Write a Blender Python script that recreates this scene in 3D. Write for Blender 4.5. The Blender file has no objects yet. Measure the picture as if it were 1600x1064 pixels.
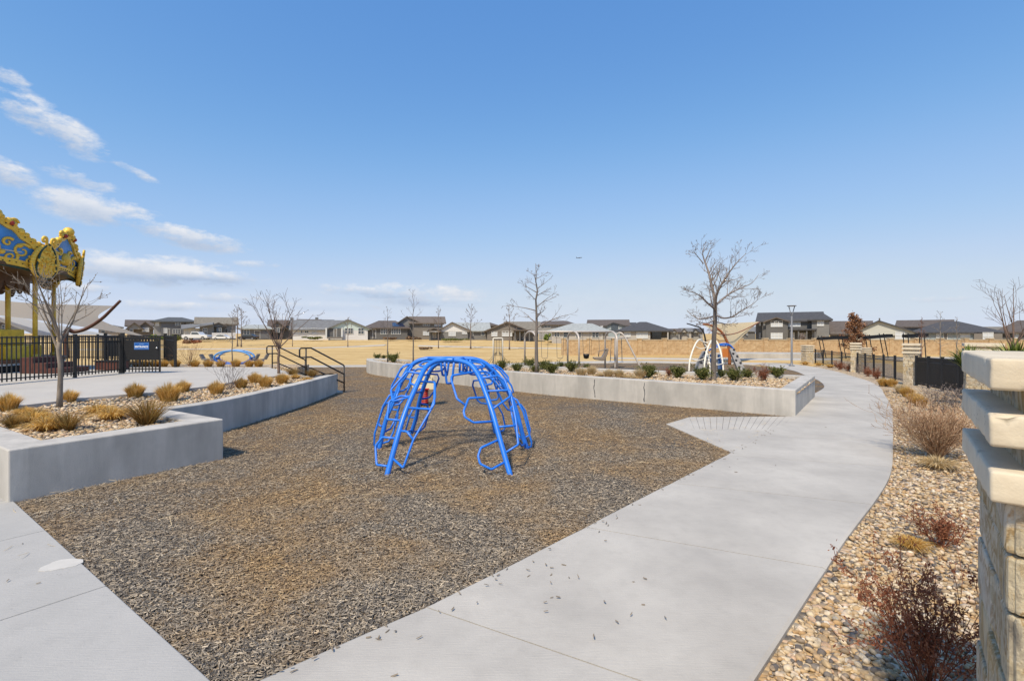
import bpy, bmesh, math, random
import numpy as np
from mathutils import Vector, Matrix
R = math.radians
PI = math.pi
scene = bpy.context.scene
C = scene.collection

# ------------------------------------------------------------------ camera
CAM_H = 2.0
FPX, HZ = 765.0, 521.0            # focal length and horizon row, in pixels of a 1600 wide frame
cd = bpy.data.cameras.new("camera")
cam = bpy.data.objects.new("camera", cd); C.objects.link(cam)
cam.location = (0, 0, CAM_H); cam.rotation_euler = (R(90), 0, 0)
cd.sensor_width = 36.0; cd.lens = 36.0 * FPX / 1600.0
cd.shift_y = -11.0 / 1600.0
cd.clip_start = 0.05; cd.clip_end = 12000
scene.camera = cam

# ------------------------------------------------------------------ light
SUN_EL, SUN_AZ = R(53), R(205)      # azimuth clockwise from +Y (the view direction)
SUN_STRENGTH = 2.5
SKY_STRENGTH = 0.10
EXPOSURE = 1.0
sl = bpy.data.lights.new("sun", 'SUN'); sl.energy = SUN_STRENGTH; sl.angle = R(5.0); sl.color = (1.0, 0.87, 0.68)
so = bpy.data.objects.new("sun", sl); C.objects.link(so)
sd = Vector((math.sin(SUN_AZ) * math.cos(SUN_EL), math.cos(SUN_AZ) * math.cos(SUN_EL), math.sin(SUN_EL)))
so.rotation_euler = sd.to_track_quat('Z', 'Y').to_euler(); so.location = (4, -10, 30)

world = bpy.data.worlds.new("World"); scene.world = world; world.use_nodes = True
scene.view_settings.view_transform = 'Standard'; scene.view_settings.look = 'None'
scene.view_settings.gamma = 1.0; scene.view_settings.exposure = EXPOSURE

def build_world():
    nt = world.node_tree; nt.nodes.clear()
    N = lambda t: nt.nodes.new(t)
    L = nt.links.new
    out = N('ShaderNodeOutputWorld'); bg = N('ShaderNodeBackground'); bg.inputs['Strength'].default_value = SKY_STRENGTH
    sky = N('ShaderNodeTexSky'); sky.sky_type = 'NISHITA'; sky.sun_disc = False
    sky.sun_elevation = SUN_EL; sky.sun_rotation = SUN_AZ
    sky.altitude = 1600; sky.air_density = 1.0; sky.dust_density = 0.6; sky.ozone_density = 2.2
    tc = N('ShaderNodeTexCoord')
    sep = N('ShaderNodeSeparateXYZ'); L(tc.outputs['Generated'], sep.inputs[0])
    def M(op, a, b=None, clamp=False):
        n = N('ShaderNodeMath'); n.operation = op; n.use_clamp = clamp
        for i, v in enumerate((a, b)):
            if v is None: continue
            if isinstance(v, (int, float)): n.inputs[i].default_value = v
            else: L(v, n.inputs[i])
        return n.outputs[0]
    # directions of the sky in degrees: azimuth (right of the view direction) and height
    az = M('MULTIPLY', M('ARCTAN2', sep.outputs[0], sep.outputs[1]), 57.2958)
    el = M('MULTIPLY', M('ARCSINE', sep.outputs[2]), 57.2958)
    comb = N('ShaderNodeCombineXYZ'); L(az, comb.inputs[0]); L(el, comb.inputs[1])
    def noise(scale, detail, rough, sx, sy, off=0.0):
        mp = N('ShaderNodeMapping'); mp.inputs['Scale'].default_value = (sx, sy, 1); mp.inputs['Location'].default_value = (off, off * 1.7, off * .3)
        L(comb.outputs[0], mp.inputs[0])
        t = N('ShaderNodeTexNoise'); t.inputs['Scale'].default_value = scale; t.inputs['Detail'].default_value = detail; t.inputs['Roughness'].default_value = rough
        L(mp.outputs[0], t.inputs['Vector']); return t.outputs[0]
    n1 = noise(0.20, 8, 0.60, 1.0, 2.6); n2 = noise(0.16, 7, 0.62, 0.5, 3.0, 5.0)
    edge = noise(0.55, 6, 0.65, 1.0, 1.8, 9.0)
    # cloud banks: (azimuth, height, half width, half height, slope, weight)
    banks = [(-43.3,17.3,4.8,1.9,-.42,1.0),(-37.6,14.6,2.4,.6,-.35,.7),(-45.6,19.9,1.6,.9,-.2,.75),
             (-46.6,13.2,3.2,1.5,-.3,.95),(-41.0,13.2,4.0,.9,-.25,.6),(-40,10.9,6.0,1.8,-.10,1.0),(-33.6,9.3,6.4,1.4,-.13,1.0),
             (-37.0,5.9,10,1.9,-.02,1.2),(-31,5.6,6,1.2,-.03,1.0),(-27.5,7.1,4.0,.5,0,.6),(-41.5,4.0,5.0,.6,0,.75),(-30.0,3.6,5.0,.7,0,.7),
             (-16.5,4.8,6,.9,-.04,1.0),(-11,4.4,12,1.8,-.02,.85),(-20.0,3.0,8,.6,0,.6),(-6,3.6,6,.6,0,.5),(-36,2.6,9,.7,0,.7),(-25,1.6,12,.8,0,.6),
             (-30.2,9.4,1.2,.4,0,.5),(40.5,3.0,4.5,.4,0,.45),(34,1.8,6,.6,0,.3)]
    tot = None; shade = None
    for (a, e, w, h, s, wt) in banks:
        da = M('SUBTRACT', az, a); de = M('SUBTRACT', M('SUBTRACT', el, e), M('MULTIPLY', da, s))
        # flat-based: the lower edge is sharper than the upper one
        q = M('ADD', M('POWER', M('ABSOLUTE', M('DIVIDE', da, w)), 2.0), M('POWER', M('ABSOLUTE', M('DIVIDE', de, h)), 2.0))
        m = M('MULTIPLY', M('SUBTRACT', 1.0, q, True), wt)
        sh = M('MULTIPLY', M('MULTIPLY', m, M('DIVIDE', de, h)), 1.0)
        tot = m if tot is None else M('MAXIMUM', tot, m)
        shade = sh if shade is None else M('ADD', shade, sh)
    body = M('ADD', M('MULTIPLY', tot, 0.80), M('MULTIPLY', M('SUBTRACT', n1, 0.5), 2.3))
    body = M('ADD', body, M('MULTIPLY', M('SUBTRACT', edge, 0.5), 1.5))
    d = M('MULTIPLY', M('SUBTRACT', body, 0.22), 1.7, True)
    d = M('MULTIPLY', d, M('MULTIPLY', tot, 2.2, True))
    # thin veil low on the horizon
    low = M('SUBTRACT', 1.0, M('DIVIDE', M('ABSOLUTE', M('SUBTRACT', el, 1.5)), 7.0), True)
    veil = M('MULTIPLY', M('MULTIPLY', M('SUBTRACT', n2, 0.36), 1.8, True), M('MULTIPLY', low, 0.75))
    cover = M('MAXIMUM', d, veil, True)
    # cloud tone: lit tops, grey-blue bases
    tone = M('ADD', M('MULTIPLY', shade, 1.1), M('MULTIPLY', M('SUBTRACT', edge, 0.5), 0.9))
    tone = M('ADD', tone, 0.52, True)
    ramp = N('ShaderNodeMix'); ramp.data_type = 'RGBA'
    L(tone, ramp.inputs['Factor'])
    k = 1.0 / (SKY_STRENGTH * 2 ** EXPOSURE)
    ramp.inputs['A'].default_value = (0.43 * k, 0.53 * k, 0.70 * k, 1); ramp.inputs['B'].default_value = (0.86 * k, 0.87 * k, 0.90 * k, 1)
    # the clear sky as exposed in the photograph: per-channel response of the physical sky
    s3 = N('ShaderNodeSeparateXYZ'); L(sky.outputs[0], s3.inputs[0]); c3 = N('ShaderNodeCombineXYZ')
    for i, pts in enumerate(SKY_CURVE):
        fc = N('ShaderNodeFloatCurve'); cv = fc.mapping.curves[0]
        while len(cv.points) < len(pts): cv.points.new(.5, .5)
        for p_, (x_, y_) in zip(cv.points, pts): p_.location = (x_, y_); p_.handle_type = 'AUTO_CLAMPED'
        fc.mapping.update(); L(M('MULTIPLY', s3.outputs[i], .1), fc.inputs['Value'])
        L(M('MULTIPLY', fc.outputs[0], 1 / (SKY_STRENGTH * 2 ** EXPOSURE)), c3.inputs[i])
    mx = N('ShaderNodeMix'); mx.data_type = 'RGBA'
    L(M('MULTIPLY', cover, 0.9), mx.inputs['Factor']); L(c3.outputs[0], mx.inputs['A']); L(ramp.outputs['Result'], mx.inputs['B'])
    L(mx.outputs['Result'], bg.inputs['Color']); L(bg.outputs[0], out.inputs['Surface'])
SKY_CURVE = (((0,.03),(.07,.110),(.20,.35),(.40,.56),(.85,.665),(1,.68)), ((0,.10),(.13,.30),(.30,.53),(.55,.675),(.88,.735),(1,.74)), ((0,.40),(.28,.70),(.53,.86),(.70,.87),(.85,.83),(1,.82)))
build_world()

# ------------------------------------------------------------------ terrain and placing
def sstep(v, a, b):
    t = max(0.0, min(1.0, (v - a) / (b - a))); return t * t * (3 - 2 * t)
def terrain(x, y):
    T = sstep(x, -3, 4)
    z = -0.45 * (sstep(y, 10, 34) * T + sstep(y, 29, 42) * (1 - T))
    # a low rise under the houses
    rise = sstep(y, 74, 100) * (1.15 - 0.8 * sstep(x, -5, 25))
    return z + rise
def at(px, py, z):
    "point at height z seen at pixel (px, py) of the photograph"
    d = FPX * (CAM_H - z) / (py - HZ); return Vector(((px - 800) / FPX * d, d, z))
def gp(px, py):
    z = 0.0
    for _ in range(30):
        p = at(px, py, z); z = .5 * z + .5 * terrain(p.x, p.y)
    return at(px, py, z)
def ad(px, py, d):
    return Vector(((px - 800) / FPX * d, d, CAM_H - (py - HZ) * d / FPX))

# ------------------------------------------------------------------ mesh helpers
def link(name, me, m=None, parent=None):
    o = bpy.data.objects.new(name, me); C.objects.link(o)
    if m is not None and me is not None and not me.materials: me.materials.append(m)
    if parent is not None: o.parent = parent
    return o
def tag(o, label=None, cat=None, group=None, kind=None):
    if label: o['label'] = label
    if cat: o['category'] = cat
    if group: o['group'] = group
    if kind: o['kind'] = kind
    return o
def thing(name, label, cat, loc=(0, 0, 0), rz=0.0, group=None):
    o = bpy.data.objects.new(name, None); C.objects.link(o); o.empty_display_size = .1
    o.location = loc; o.rotation_euler = (0, 0, rz)
    return tag(o, label, cat, group)
def dup(root, loc=None, rz=None, label=None, group=None, scale=None):
    def cp(o, par):
        c = o.copy(); C.objects.link(c)
        if par is not None: c.parent = par
        for ch in list(o.children): cp(ch, c)
        return c
    r = cp(root, None)
    if loc is not None: r.location = loc
    if rz is not None: r.rotation_euler = (0, 0, rz)
    if scale is not None: r.scale = (scale,) * 3 if isinstance(scale, (int, float)) else scale
    if label: r['label'] = label
    if group: r['group'] = group
    return r

class MB:
    def __init__(s): s.v = []; s.f = []; s.smooth = False
    def add(s, vs, fs):
        b = len(s.v); s.v.extend([tuple(x) for x in vs]); s.f.extend([tuple(b + i for i in q) for q in fs]); return s
    def box(s, x0, x1, y0, y1, z0, z1):
        v = [(x0,y0,z0),(x1,y0,z0),(x1,y1,z0),(x0,y1,z0),(x0,y0,z1),(x1,y0,z1),(x1,y1,z1),(x0,y1,z1)]
        return s.add(v, [(0,3,2,1),(4,5,6,7),(0,1,5,4),(1,2,6,5),(2,3,7,6),(3,0,4,7)])
    def obox(s, c, ux, hx, hy, z0, z1):
        "box about (x,y) c, axis ux in plan, half sizes hx along it and hy across"
        ux = Vector((ux[0], ux[1])).normalized(); uy = Vector((-ux.y, ux.x)); c = Vector((c[0], c[1]))
        p = [c - ux*hx - uy*hy, c + ux*hx - uy*hy, c + ux*hx + uy*hy, c - ux*hx + uy*hy]
        v = [(q.x,q.y,z0) for q in p] + [(q.x,q.y,z1) for q in p]
        return s.add(v, [(0,3,2,1),(4,5,6,7),(0,1,5,4),(1,2,6,5),(2,3,7,6),(3,0,4,7)])
    def prism(s, poly, z0, z1):
        n = len(poly); a = sum(poly[i][0]*poly[(i+1)%n][1]-poly[(i+1)%n][0]*poly[i][1] for i in range(n))
        if a < 0: poly = poly[::-1]
        zb = (lambda p: z0(*p)) if callable(z0) else (lambda p: z0); zt = (lambda p: z1(*p)) if callable(z1) else (lambda p: z1)
        v = [(p[0],p[1],zb(p)) for p in poly] + [(p[0],p[1],zt(p)) for p in poly]
        return s.add(v, [tuple(range(n-1,-1,-1)), tuple(range(n,2*n))] + [(i,(i+1)%n,n+(i+1)%n,n+i) for i in range(n)])
    def plate(s, poly, M, t):
        "a flat outline [(u,v)] extruded by t along w; M(u,v,w) gives the point"
        n = len(poly)
        v = [M(u, w_, 0) for (u, w_) in poly] + [M(u, w_, t) for (u, w_) in poly]
        return s.add(v, [tuple(range(n-1,-1,-1)), tuple(range(n,2*n))] + [(i,(i+1)%n,n+(i+1)%n,n+i) for i in range(n)])
    def tube(s, pts, r, n=8, cap=True):
        pts = [Vector(p) for p in pts]; k = len(pts)
        rs = r if isinstance(r, (list, tuple)) else [r] * k
        up = None; rings = []
        for i, p in enumerate(pts):
            t = (pts[min(i+1,k-1)] - pts[max(i-1,0)])
            if t.length < 1e-9: t = Vector((0,0,1))
            t.normalize()
            if up is None: up = Vector((1,0,0)) if abs(t.x) < .8 else Vector((0,1,0))
            up = up - t * up.dot(t)
            if up.length < 1e-6: up = Vector((0,1,0)) - t * t.y
            up.normalize(); sd_ = t.cross(up)
            rings.append([p + (up * math.cos(2*PI*j/n) + sd_ * math.sin(2*PI*j/n)) * rs[i] for j in range(n)])
        v = [q for rg in rings for q in rg]
        f = [(i*n+j, i*n+(j+1)%n, (i+1)*n+(j+1)%n, (i+1)*n+j) for i in range(k-1) for j in range(n)]
        if cap: f += [tuple(range(n-1,-1,-1)), tuple((k-1)*n + j for j in range(n))]
        return s.add(v, f)
    def lathe(s, prof, c=(0,0,0), n=24, ang=2*PI):
        "prof: [(r,z)]"
        k = len(prof)
        v = [(c[0]+r*math.cos(ang*j/n), c[1]+r*math.sin(ang*j/n), c[2]+z) for (r,z) in prof for j in range(n)]
        f = [(i*n+j, i*n+(j+1)%n, (i+1)*n+(j+1)%n, (i+1)*n+j) for i in range(k-1) for j in range(n)]
        if prof[0][0] > 1e-5: f.append(tuple(range(n-1,-1,-1)))
        if prof[-1][0] > 1e-5: f.append(tuple((k-1)*n+j for j in range(n)))
        return s.add(v, f)
    def ball(s, c, r, n=10, sq=(1,1,1)):
        prof = [(max(1e-6, math.sin(PI*i/n)), -math.cos(PI*i/n)) for i in range(n+1)]
        k = len(s.v); s.lathe(prof, (0,0,0), n*2 if n < 8 else 14)
        for i in range(k, len(s.v)):
            x,y,z = s.v[i]; s.v[i] = (c[0]+x*r*sq[0], c[1]+y*r*sq[1], c[2]+z*r*sq[2])
        return s
    def mesh(s, name, smooth=False):
        me = bpy.data.meshes.new(name); me.from_pydata(s.v, [], s.f); me.update()
        if smooth: me.shade_smooth()
        return me
    def build(s, name, m, parent=None, smooth=False, bevel=0.0, fix=True):
        me = s.mesh(name, smooth)
        if fix or bevel:
            bm = bmesh.new(); bm.from_mesh(me)
            if fix: bmesh.ops.recalc_face_normals(bm, faces=bm.faces)
            if bevel:
                es = [e for e in bm.edges if len(e.link_faces) == 2 and e.calc_face_angle(0) > R(30)]
                bmesh.ops.bevel(bm, geom=es, offset=bevel, segments=2, affect='EDGES', profile=.5)
            bm.to_mesh(me); bm.free()
        return link(name, me, m, parent)

def np_mesh(name, verts, faces, m, smooth=False):
    "verts (n,3), faces (k,q) arrays"
    me = bpy.data.meshes.new(name); nv, nf, q = len(verts), len(faces), faces.shape[1]
    me.vertices.add(nv); me.vertices.foreach_set('co', np.asarray(verts, np.float32).ravel())
    me.loops.add(nf*q); me.loops.foreach_set('vertex_index', np.asarray(faces, np.int32).ravel())
    me.polygons.add(nf); me.polygons.foreach_set('loop_start', np.arange(0, nf*q, q, dtype=np.int32))
    try: me.polygons.foreach_set('loop_total', np.full(nf, q, np.int32))
    except Exception: pass
    me.update(calc_edges=True); me.validate()
    if smooth: me.shade_smooth()
    me.materials.append(m); return me

def catmull(P, n=8):
    P = [Vector(p) for p in P]; out = []
    for i in range(len(P)-1):
        p0, p1, p2, p3 = P[max(i-1,0)], P[i], P[i+1], P[min(i+2,len(P)-1)]
        for j in range(n):
            t = j/n
            out.append(.5*((2*p1)+(p2-p0)*t+(2*p0-5*p1+4*p2-p3)*t*t+(3*p1-p0-3*p2+p3)*t**3))
    out.append(P[-1]); return out
def resample(P, k):
    P = [Vector(p) for p in P]; L_ = [0]
    for a, b in zip(P, P[1:]): L_.append(L_[-1] + (b-a).length)
    out = []; j = 0
    for i in range(k):
        s_ = L_[-1]*i/(k-1)
        while j < len(P)-2 and L_[j+1] < s_: j += 1
        t = (s_-L_[j])/max(1e-9, L_[j+1]-L_[j]); out.append(P[j].lerp(P[j+1], t))
    return out
def sheet(name, poly, off, m, step=1.0, label=None, kind='structure', zf=None):
    "a ground polygon cut on a grid and laid on the terrain"
    bm = bmesh.new(); f = bm.faces.new([bm.verts.new((p[0], p[1], 0)) for p in poly])
    xs = [p[0] for p in poly]; ys = [p[1] for p in poly]
    if step:
        k = math.ceil(min(xs)/step)*step
        while k < max(xs):
            bmesh.ops.bisect_plane(bm, geom=bm.verts[:]+bm.edges[:]+bm.faces[:], plane_co=(k,0,0), plane_no=(1,0,0)); k += step
        k = math.ceil(min(ys)/step)*step
        while k < max(ys):
            bmesh.ops.bisect_plane(bm, geom=bm.verts[:]+bm.edges[:]+bm.faces[:], plane_co=(0,k,0), plane_no=(0,1,0)); k += step
    for v in bm.verts: v.co.z = (zf or terrain)(v.co.x, v.co.y) + off
    bmesh.ops.triangulate(bm, faces=bm.faces[:]); bmesh.ops.recalc_face_normals(bm, faces=bm.faces)
    for fc in bm.faces:
        if fc.normal.z < 0: fc.normal_flip()
    me = bpy.data.meshes.new(name); bm.to_mesh(me); bm.free()
    o = link(name, me, m); tag(o, label, None, None, kind); return o

# ------------------------------------------------------------------ materials
MATS = {}
def srgb(r, g, b):
    f = lambda c: (c/255)/12.92 if c/255 <= .04045 else ((c/255+.055)/1.055)**2.4
    return (f(r), f(g), f(b), 1)
def mat(name, col, rough=.7, var=0.0, vscale=3.0, col2=None, metal=0.0, bump=0.0, bscale=40.0, island=0.0, detail=6, stretch=None, spec=.5, trans=0.0):
    "principled material: base colour varied by world-space noise and, if island, from piece to piece"
    if name in MATS: return MATS[name]
    m = bpy.data.materials.new(name); m.use_nodes = True; nt = m.node_tree; b = nt.nodes['Principled BSDF']
    L = nt.links.new; N = lambda t: nt.nodes.new(t)
    col = tuple(col) if len(col) == 4 else tuple(col)+(1,)
    b.inputs['Roughness'].default_value = rough; b.inputs['Metallic'].default_value = metal
    b.inputs['Specular IOR Level'].default_value = spec
    if trans: b.inputs['Transmission Weight'].default_value = trans
    geo = N('ShaderNodeNewGeometry'); tc = N('ShaderNodeTexCoord')
    vec = geo.outputs['Position']
    if stretch:
        mp = N('ShaderNodeMapping'); mp.inputs['Scale'].default_value = stretch; L(vec, mp.inputs[0]); vec = mp.outputs[0]
    out = None
    if var or col2:
        t = N('ShaderNodeTexNoise'); t.inputs['Scale'].default_value = vscale; t.inputs['Detail'].default_value = detail; t.inputs['Roughness'].default_value = .62
        L(vec, t.inputs['Vector'])
        mx = N('ShaderNodeMix'); mx.data_type = 'RGBA'
        rg = N('ShaderNodeMapRange'); rg.inputs['From Min'].default_value = .32; rg.inputs['From Max'].default_value = .68
        L(t.outputs[0], rg.inputs['Value']); L(rg.outputs[0], mx.inputs['Factor'])
        c2 = col2 if col2 else tuple(min(1, c*(1+var)) for c in col[:3])+(1,)
        c1 = col if col2 else tuple(c*(1-var) for c in col[:3])+(1,)
        mx.inputs['A'].default_value = c1; mx.inputs['B'].default_value = c2; out = mx.outputs['Result']
    if island:
        hv = N('ShaderNodeHueSaturation')
        r2 = N('ShaderNodeMapRange'); r2.inputs['To Min'].default_value = 1-island; r2.inputs['To Max'].default_value = 1+island
        L(geo.outputs['Random Per Island'], r2.inputs['Value']); L(r2.outputs[0], hv.inputs['Value'])
        if out is not None: L(out, hv.inputs['Color'])
        else: hv.inputs['Color'].default_value = col
        out = hv.outputs[0]
    if out is not None: L(out, b.inputs['Base Color'])
    else: b.inputs['Base Color'].default_value = col
    if bump:
        t = N('ShaderNodeTexNoise'); t.inputs['Scale'].default_value = bscale; t.inputs['Detail'].default_value = 8; t.inputs['Roughness'].default_value = .65
        L(geo.outputs['Position'], t.inputs['Vector'])
        bp = N('ShaderNodeBump'); bp.inputs['Strength'].default_value = bump; bp.inputs['Distance'].default_value = .02
        L(t.outputs[0], bp.inputs['Height']); L(bp.outputs[0], b.inputs['Normal'])
    MATS[name] = m; return m
def nodes_of(name):
    m = bpy.data.materials.new(name); m.use_nodes = True; nt = m.node_tree
    return m, nt, nt.nodes['Principled BSDF'], nt.links.new, (lambda t: nt.nodes.new(t))
def ramp_node(N, stops, interp='LINEAR'):
    r = N('ShaderNodeValToRGB'); cr = r.color_ramp; cr.interpolation = interp
    while len(cr.elements) < len(stops): cr.elements.new(.5)
    for e, (p, c) in zip(cr.elements, stops): e.position = p; e.color = c if len(c) == 4 else tuple(c)+(1,)
    return r
def concrete_mat(name, base, stain, broom=False, streaks=False, spots=False):
    m, nt, b, L, N = nodes_of(name); geo = N('ShaderNodeNewGeometry'); P = geo.outputs['Position']
    def nz(scale, detail=7, rough=.6, sc=None):
        v = P
        if sc: mp = N('ShaderNodeMapping'); mp.inputs['Scale'].default_value = sc; L(P, mp.inputs[0]); v = mp.outputs[0]
        t = N('ShaderNodeTexNoise'); t.inputs['Scale'].default_value = scale; t.inputs['Detail'].default_value = detail; t.inputs['Roughness'].default_value = rough; L(v, t.inputs['Vector']); return t.outputs[0]
    def mixc(f, a, c, blend='MIX'):
        x = N('ShaderNodeMix'); x.data_type = 'RGBA'; x.blend_type = blend
        if isinstance(f, (int, float)): x.inputs['Factor'].default_value = f
        else: L(f, x.inputs['Factor'])
        for s_, v in (('A', a), ('B', c)):
            if isinstance(v, tuple): x.inputs[s_].default_value = v
            else: L(v, x.inputs[s_])
        return x.outputs['Result']
    def rng(v, a, c, lo=0, hi=1):
        r = N('ShaderNodeMapRange'); r.inputs['From Min'].default_value = a; r.inputs['From Max'].default_value = c; r.inputs['To Min'].default_value = lo; r.inputs['To Max'].default_value = hi; L(v, r.inputs['Value']); return r.outputs[0]
    c = mixc(rng(nz(.8), .35, .65), base, stain)
    c = mixc(rng(nz(7), .5, .8, 0, .35), c, tuple(x*.8 for x in stain[:3])+(1,))
    if streaks:
        c = mixc(rng(nz(3.0, 5, .6, (1, 1, .12)), .42, .7, 0, .7), c, tuple(x*.72 for x in stain[:3])+(1,))
        c = mixc(rng(nz(1.3, 4, .55, (1, 1, .6)), .48, .66, 0, .65), c, tuple(x*.66 for x in stain[:3])+(1,))
        c = mixc(rng(nz(5.0, 5, .6, (1, 1, .08)), .58, .8, 0, .5), c, tuple(min(1, x*1.35) for x in base[:3])+(1,))
    fine = nz(160, 3, .7)
    c = mixc(rng(fine, .3, .7, .0, .40), c, tuple(x*.7 for x in base[:3])+(1,))
    if spots:
        vo = N('ShaderNodeTexVoronoi'); vo.inputs['Scale'].default_value = 16
        mp = N('ShaderNodeMapping'); mp.inputs['Rotation'].default_value = (0, 0, R(40)); mp.inputs['Scale'].default_value = (1, 2.4, 1); L(P, mp.inputs[0]); L(mp.outputs[0], vo.inputs['Vector'])
        k = N('ShaderNodeMath'); k.operation = 'MULTIPLY'; L(rng(vo.outputs['Distance'], .10, .22, 1, 0), k.inputs[0]); L(rng(nz(1.1, 3), .5, .62, 0, .5), k.inputs[1])
        c = mixc(k.outputs[0], c, (.13, .13, .13, 1))
    L(c, b.inputs['Base Color']); b.inputs['Roughness'].default_value = .85; b.inputs['Specular IOR Level'].default_value = .25
    bp = N('ShaderNodeBump'); bp.inputs['Strength'].default_value = .45; bp.inputs['Distance'].default_value = .006
    h = nz(60, 8, .7)
    if broom: h2 = nz(30, 3, .5, (.25, 3, 1)); a = N('ShaderNodeMath'); L(h, a.inputs[0]); L(h2, a.inputs[1]); h = a.outputs[0]
    L(h, bp.inputs['Height']); L(bp.outputs[0], b.inputs['Normal']); return m
def island_mat(name, stops, patch=None, rough=.85, fine=0.25, vary=.35):
    "colour picked per loose piece from a ramp, optionally pulled to another ramp in patches of the ground"
    m, nt, b, L, N = nodes_of(name); geo = N('ShaderNodeNewGeometry')
    r = ramp_node(N, stops); L(geo.outputs['Random Per Island'], r.inputs[0]); c = r.outputs[0]
    if patch:
        scale, lo, hi, stops2, amt = patch
        r2 = ramp_node(N, stops2); mm = N('ShaderNodeMath'); mm.operation = 'FRACT'; m3 = N('ShaderNodeMath'); m3.operation = 'MULTIPLY'; m3.inputs[1].default_value = 7.31
        L(geo.outputs['Random Per Island'], m3.inputs[0]); L(m3.outputs[0], mm.inputs[0]); L(mm.outputs[0], r2.inputs[0])
        t = N('ShaderNodeTexNoise'); t.inputs['Scale'].default_value = scale; t.inputs['Detail'].default_value = 5; t.inputs['Roughness'].default_value = .6; L(geo.outputs['Position'], t.inputs['Vector'])
        sy = N('ShaderNodeSeparateXYZ'); L(geo.outputs['Position'], sy.inputs[0]); fr = N('ShaderNodeMapRange'); fr.inputs['From Min'].default_value = 4; fr.inputs['From Max'].default_value = 13; fr.inputs['To Min'].default_value = 0; fr.inputs['To Max'].default_value = .10; L(sy.outputs[1], fr.inputs['Value'])
        sm = N('ShaderNodeMath'); L(t.outputs[0], sm.inputs[0]); L(fr.outputs[0], sm.inputs[1])
        g = N('ShaderNodeMapRange'); g.inputs['From Min'].default_value = lo; g.inputs['From Max'].default_value = hi; g.inputs['To Max'].default_value = amt; L(sm.outputs[0], g.inputs['Value'])
        x = N('ShaderNodeMix'); x.data_type = 'RGBA'; L(g.outputs[0], x.inputs['Factor']); L(c, x.inputs['A']); L(r2.outputs[0], x.inputs['B']); c = x.outputs['Result']
    if fine:
        t = N('ShaderNodeTexNoise'); t.inputs['Scale'].default_value = 45; t.inputs['Detail'].default_value = 4; L(geo.outputs['Position'], t.inputs['Vector'])
        h = N('ShaderNodeHueSaturation'); g = N('ShaderNodeMapRange'); g.inputs['From Min'].default_value = .3; g.inputs['From Max'].default_value = .7; g.inputs['To Min'].default_value = 1-fine; g.inputs['To Max'].default_value = 1+fine
        L(t.outputs[0], g.inputs['Value']); L(g.outputs[0], h.inputs['Value']); L(c, h.inputs['Color']); c = h.outputs[0]
    L(c, b.inputs['Base Color']); b.inputs['Roughness'].default_value = rough; b.inputs['Specular IOR Level'].default_value = .3
    return m
# ------------------------------------------------------------------ common materials
M_PATH = concrete_mat('path concrete', (.51,.485,.44,1), (.375,.355,.325,1), broom=True)
M_PATH_L = concrete_mat('left path concrete', (.445,.435,.415,1), (.37,.365,.35,1), broom=True, spots=True)
M_PLAZA = concrete_mat('plaza concrete', (.51,.485,.445,1), (.44,.42,.39,1), broom=True)
M_WALL = concrete_mat('wall concrete', (.585,.555,.51,1), (.435,.42,.39,1), streaks=True)
M_DARK = mat('dark earth', (.03,.027,.023), .95)
M_BLACK = mat('black metal', (.012,.012,.013), .45, spec=.5)

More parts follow.
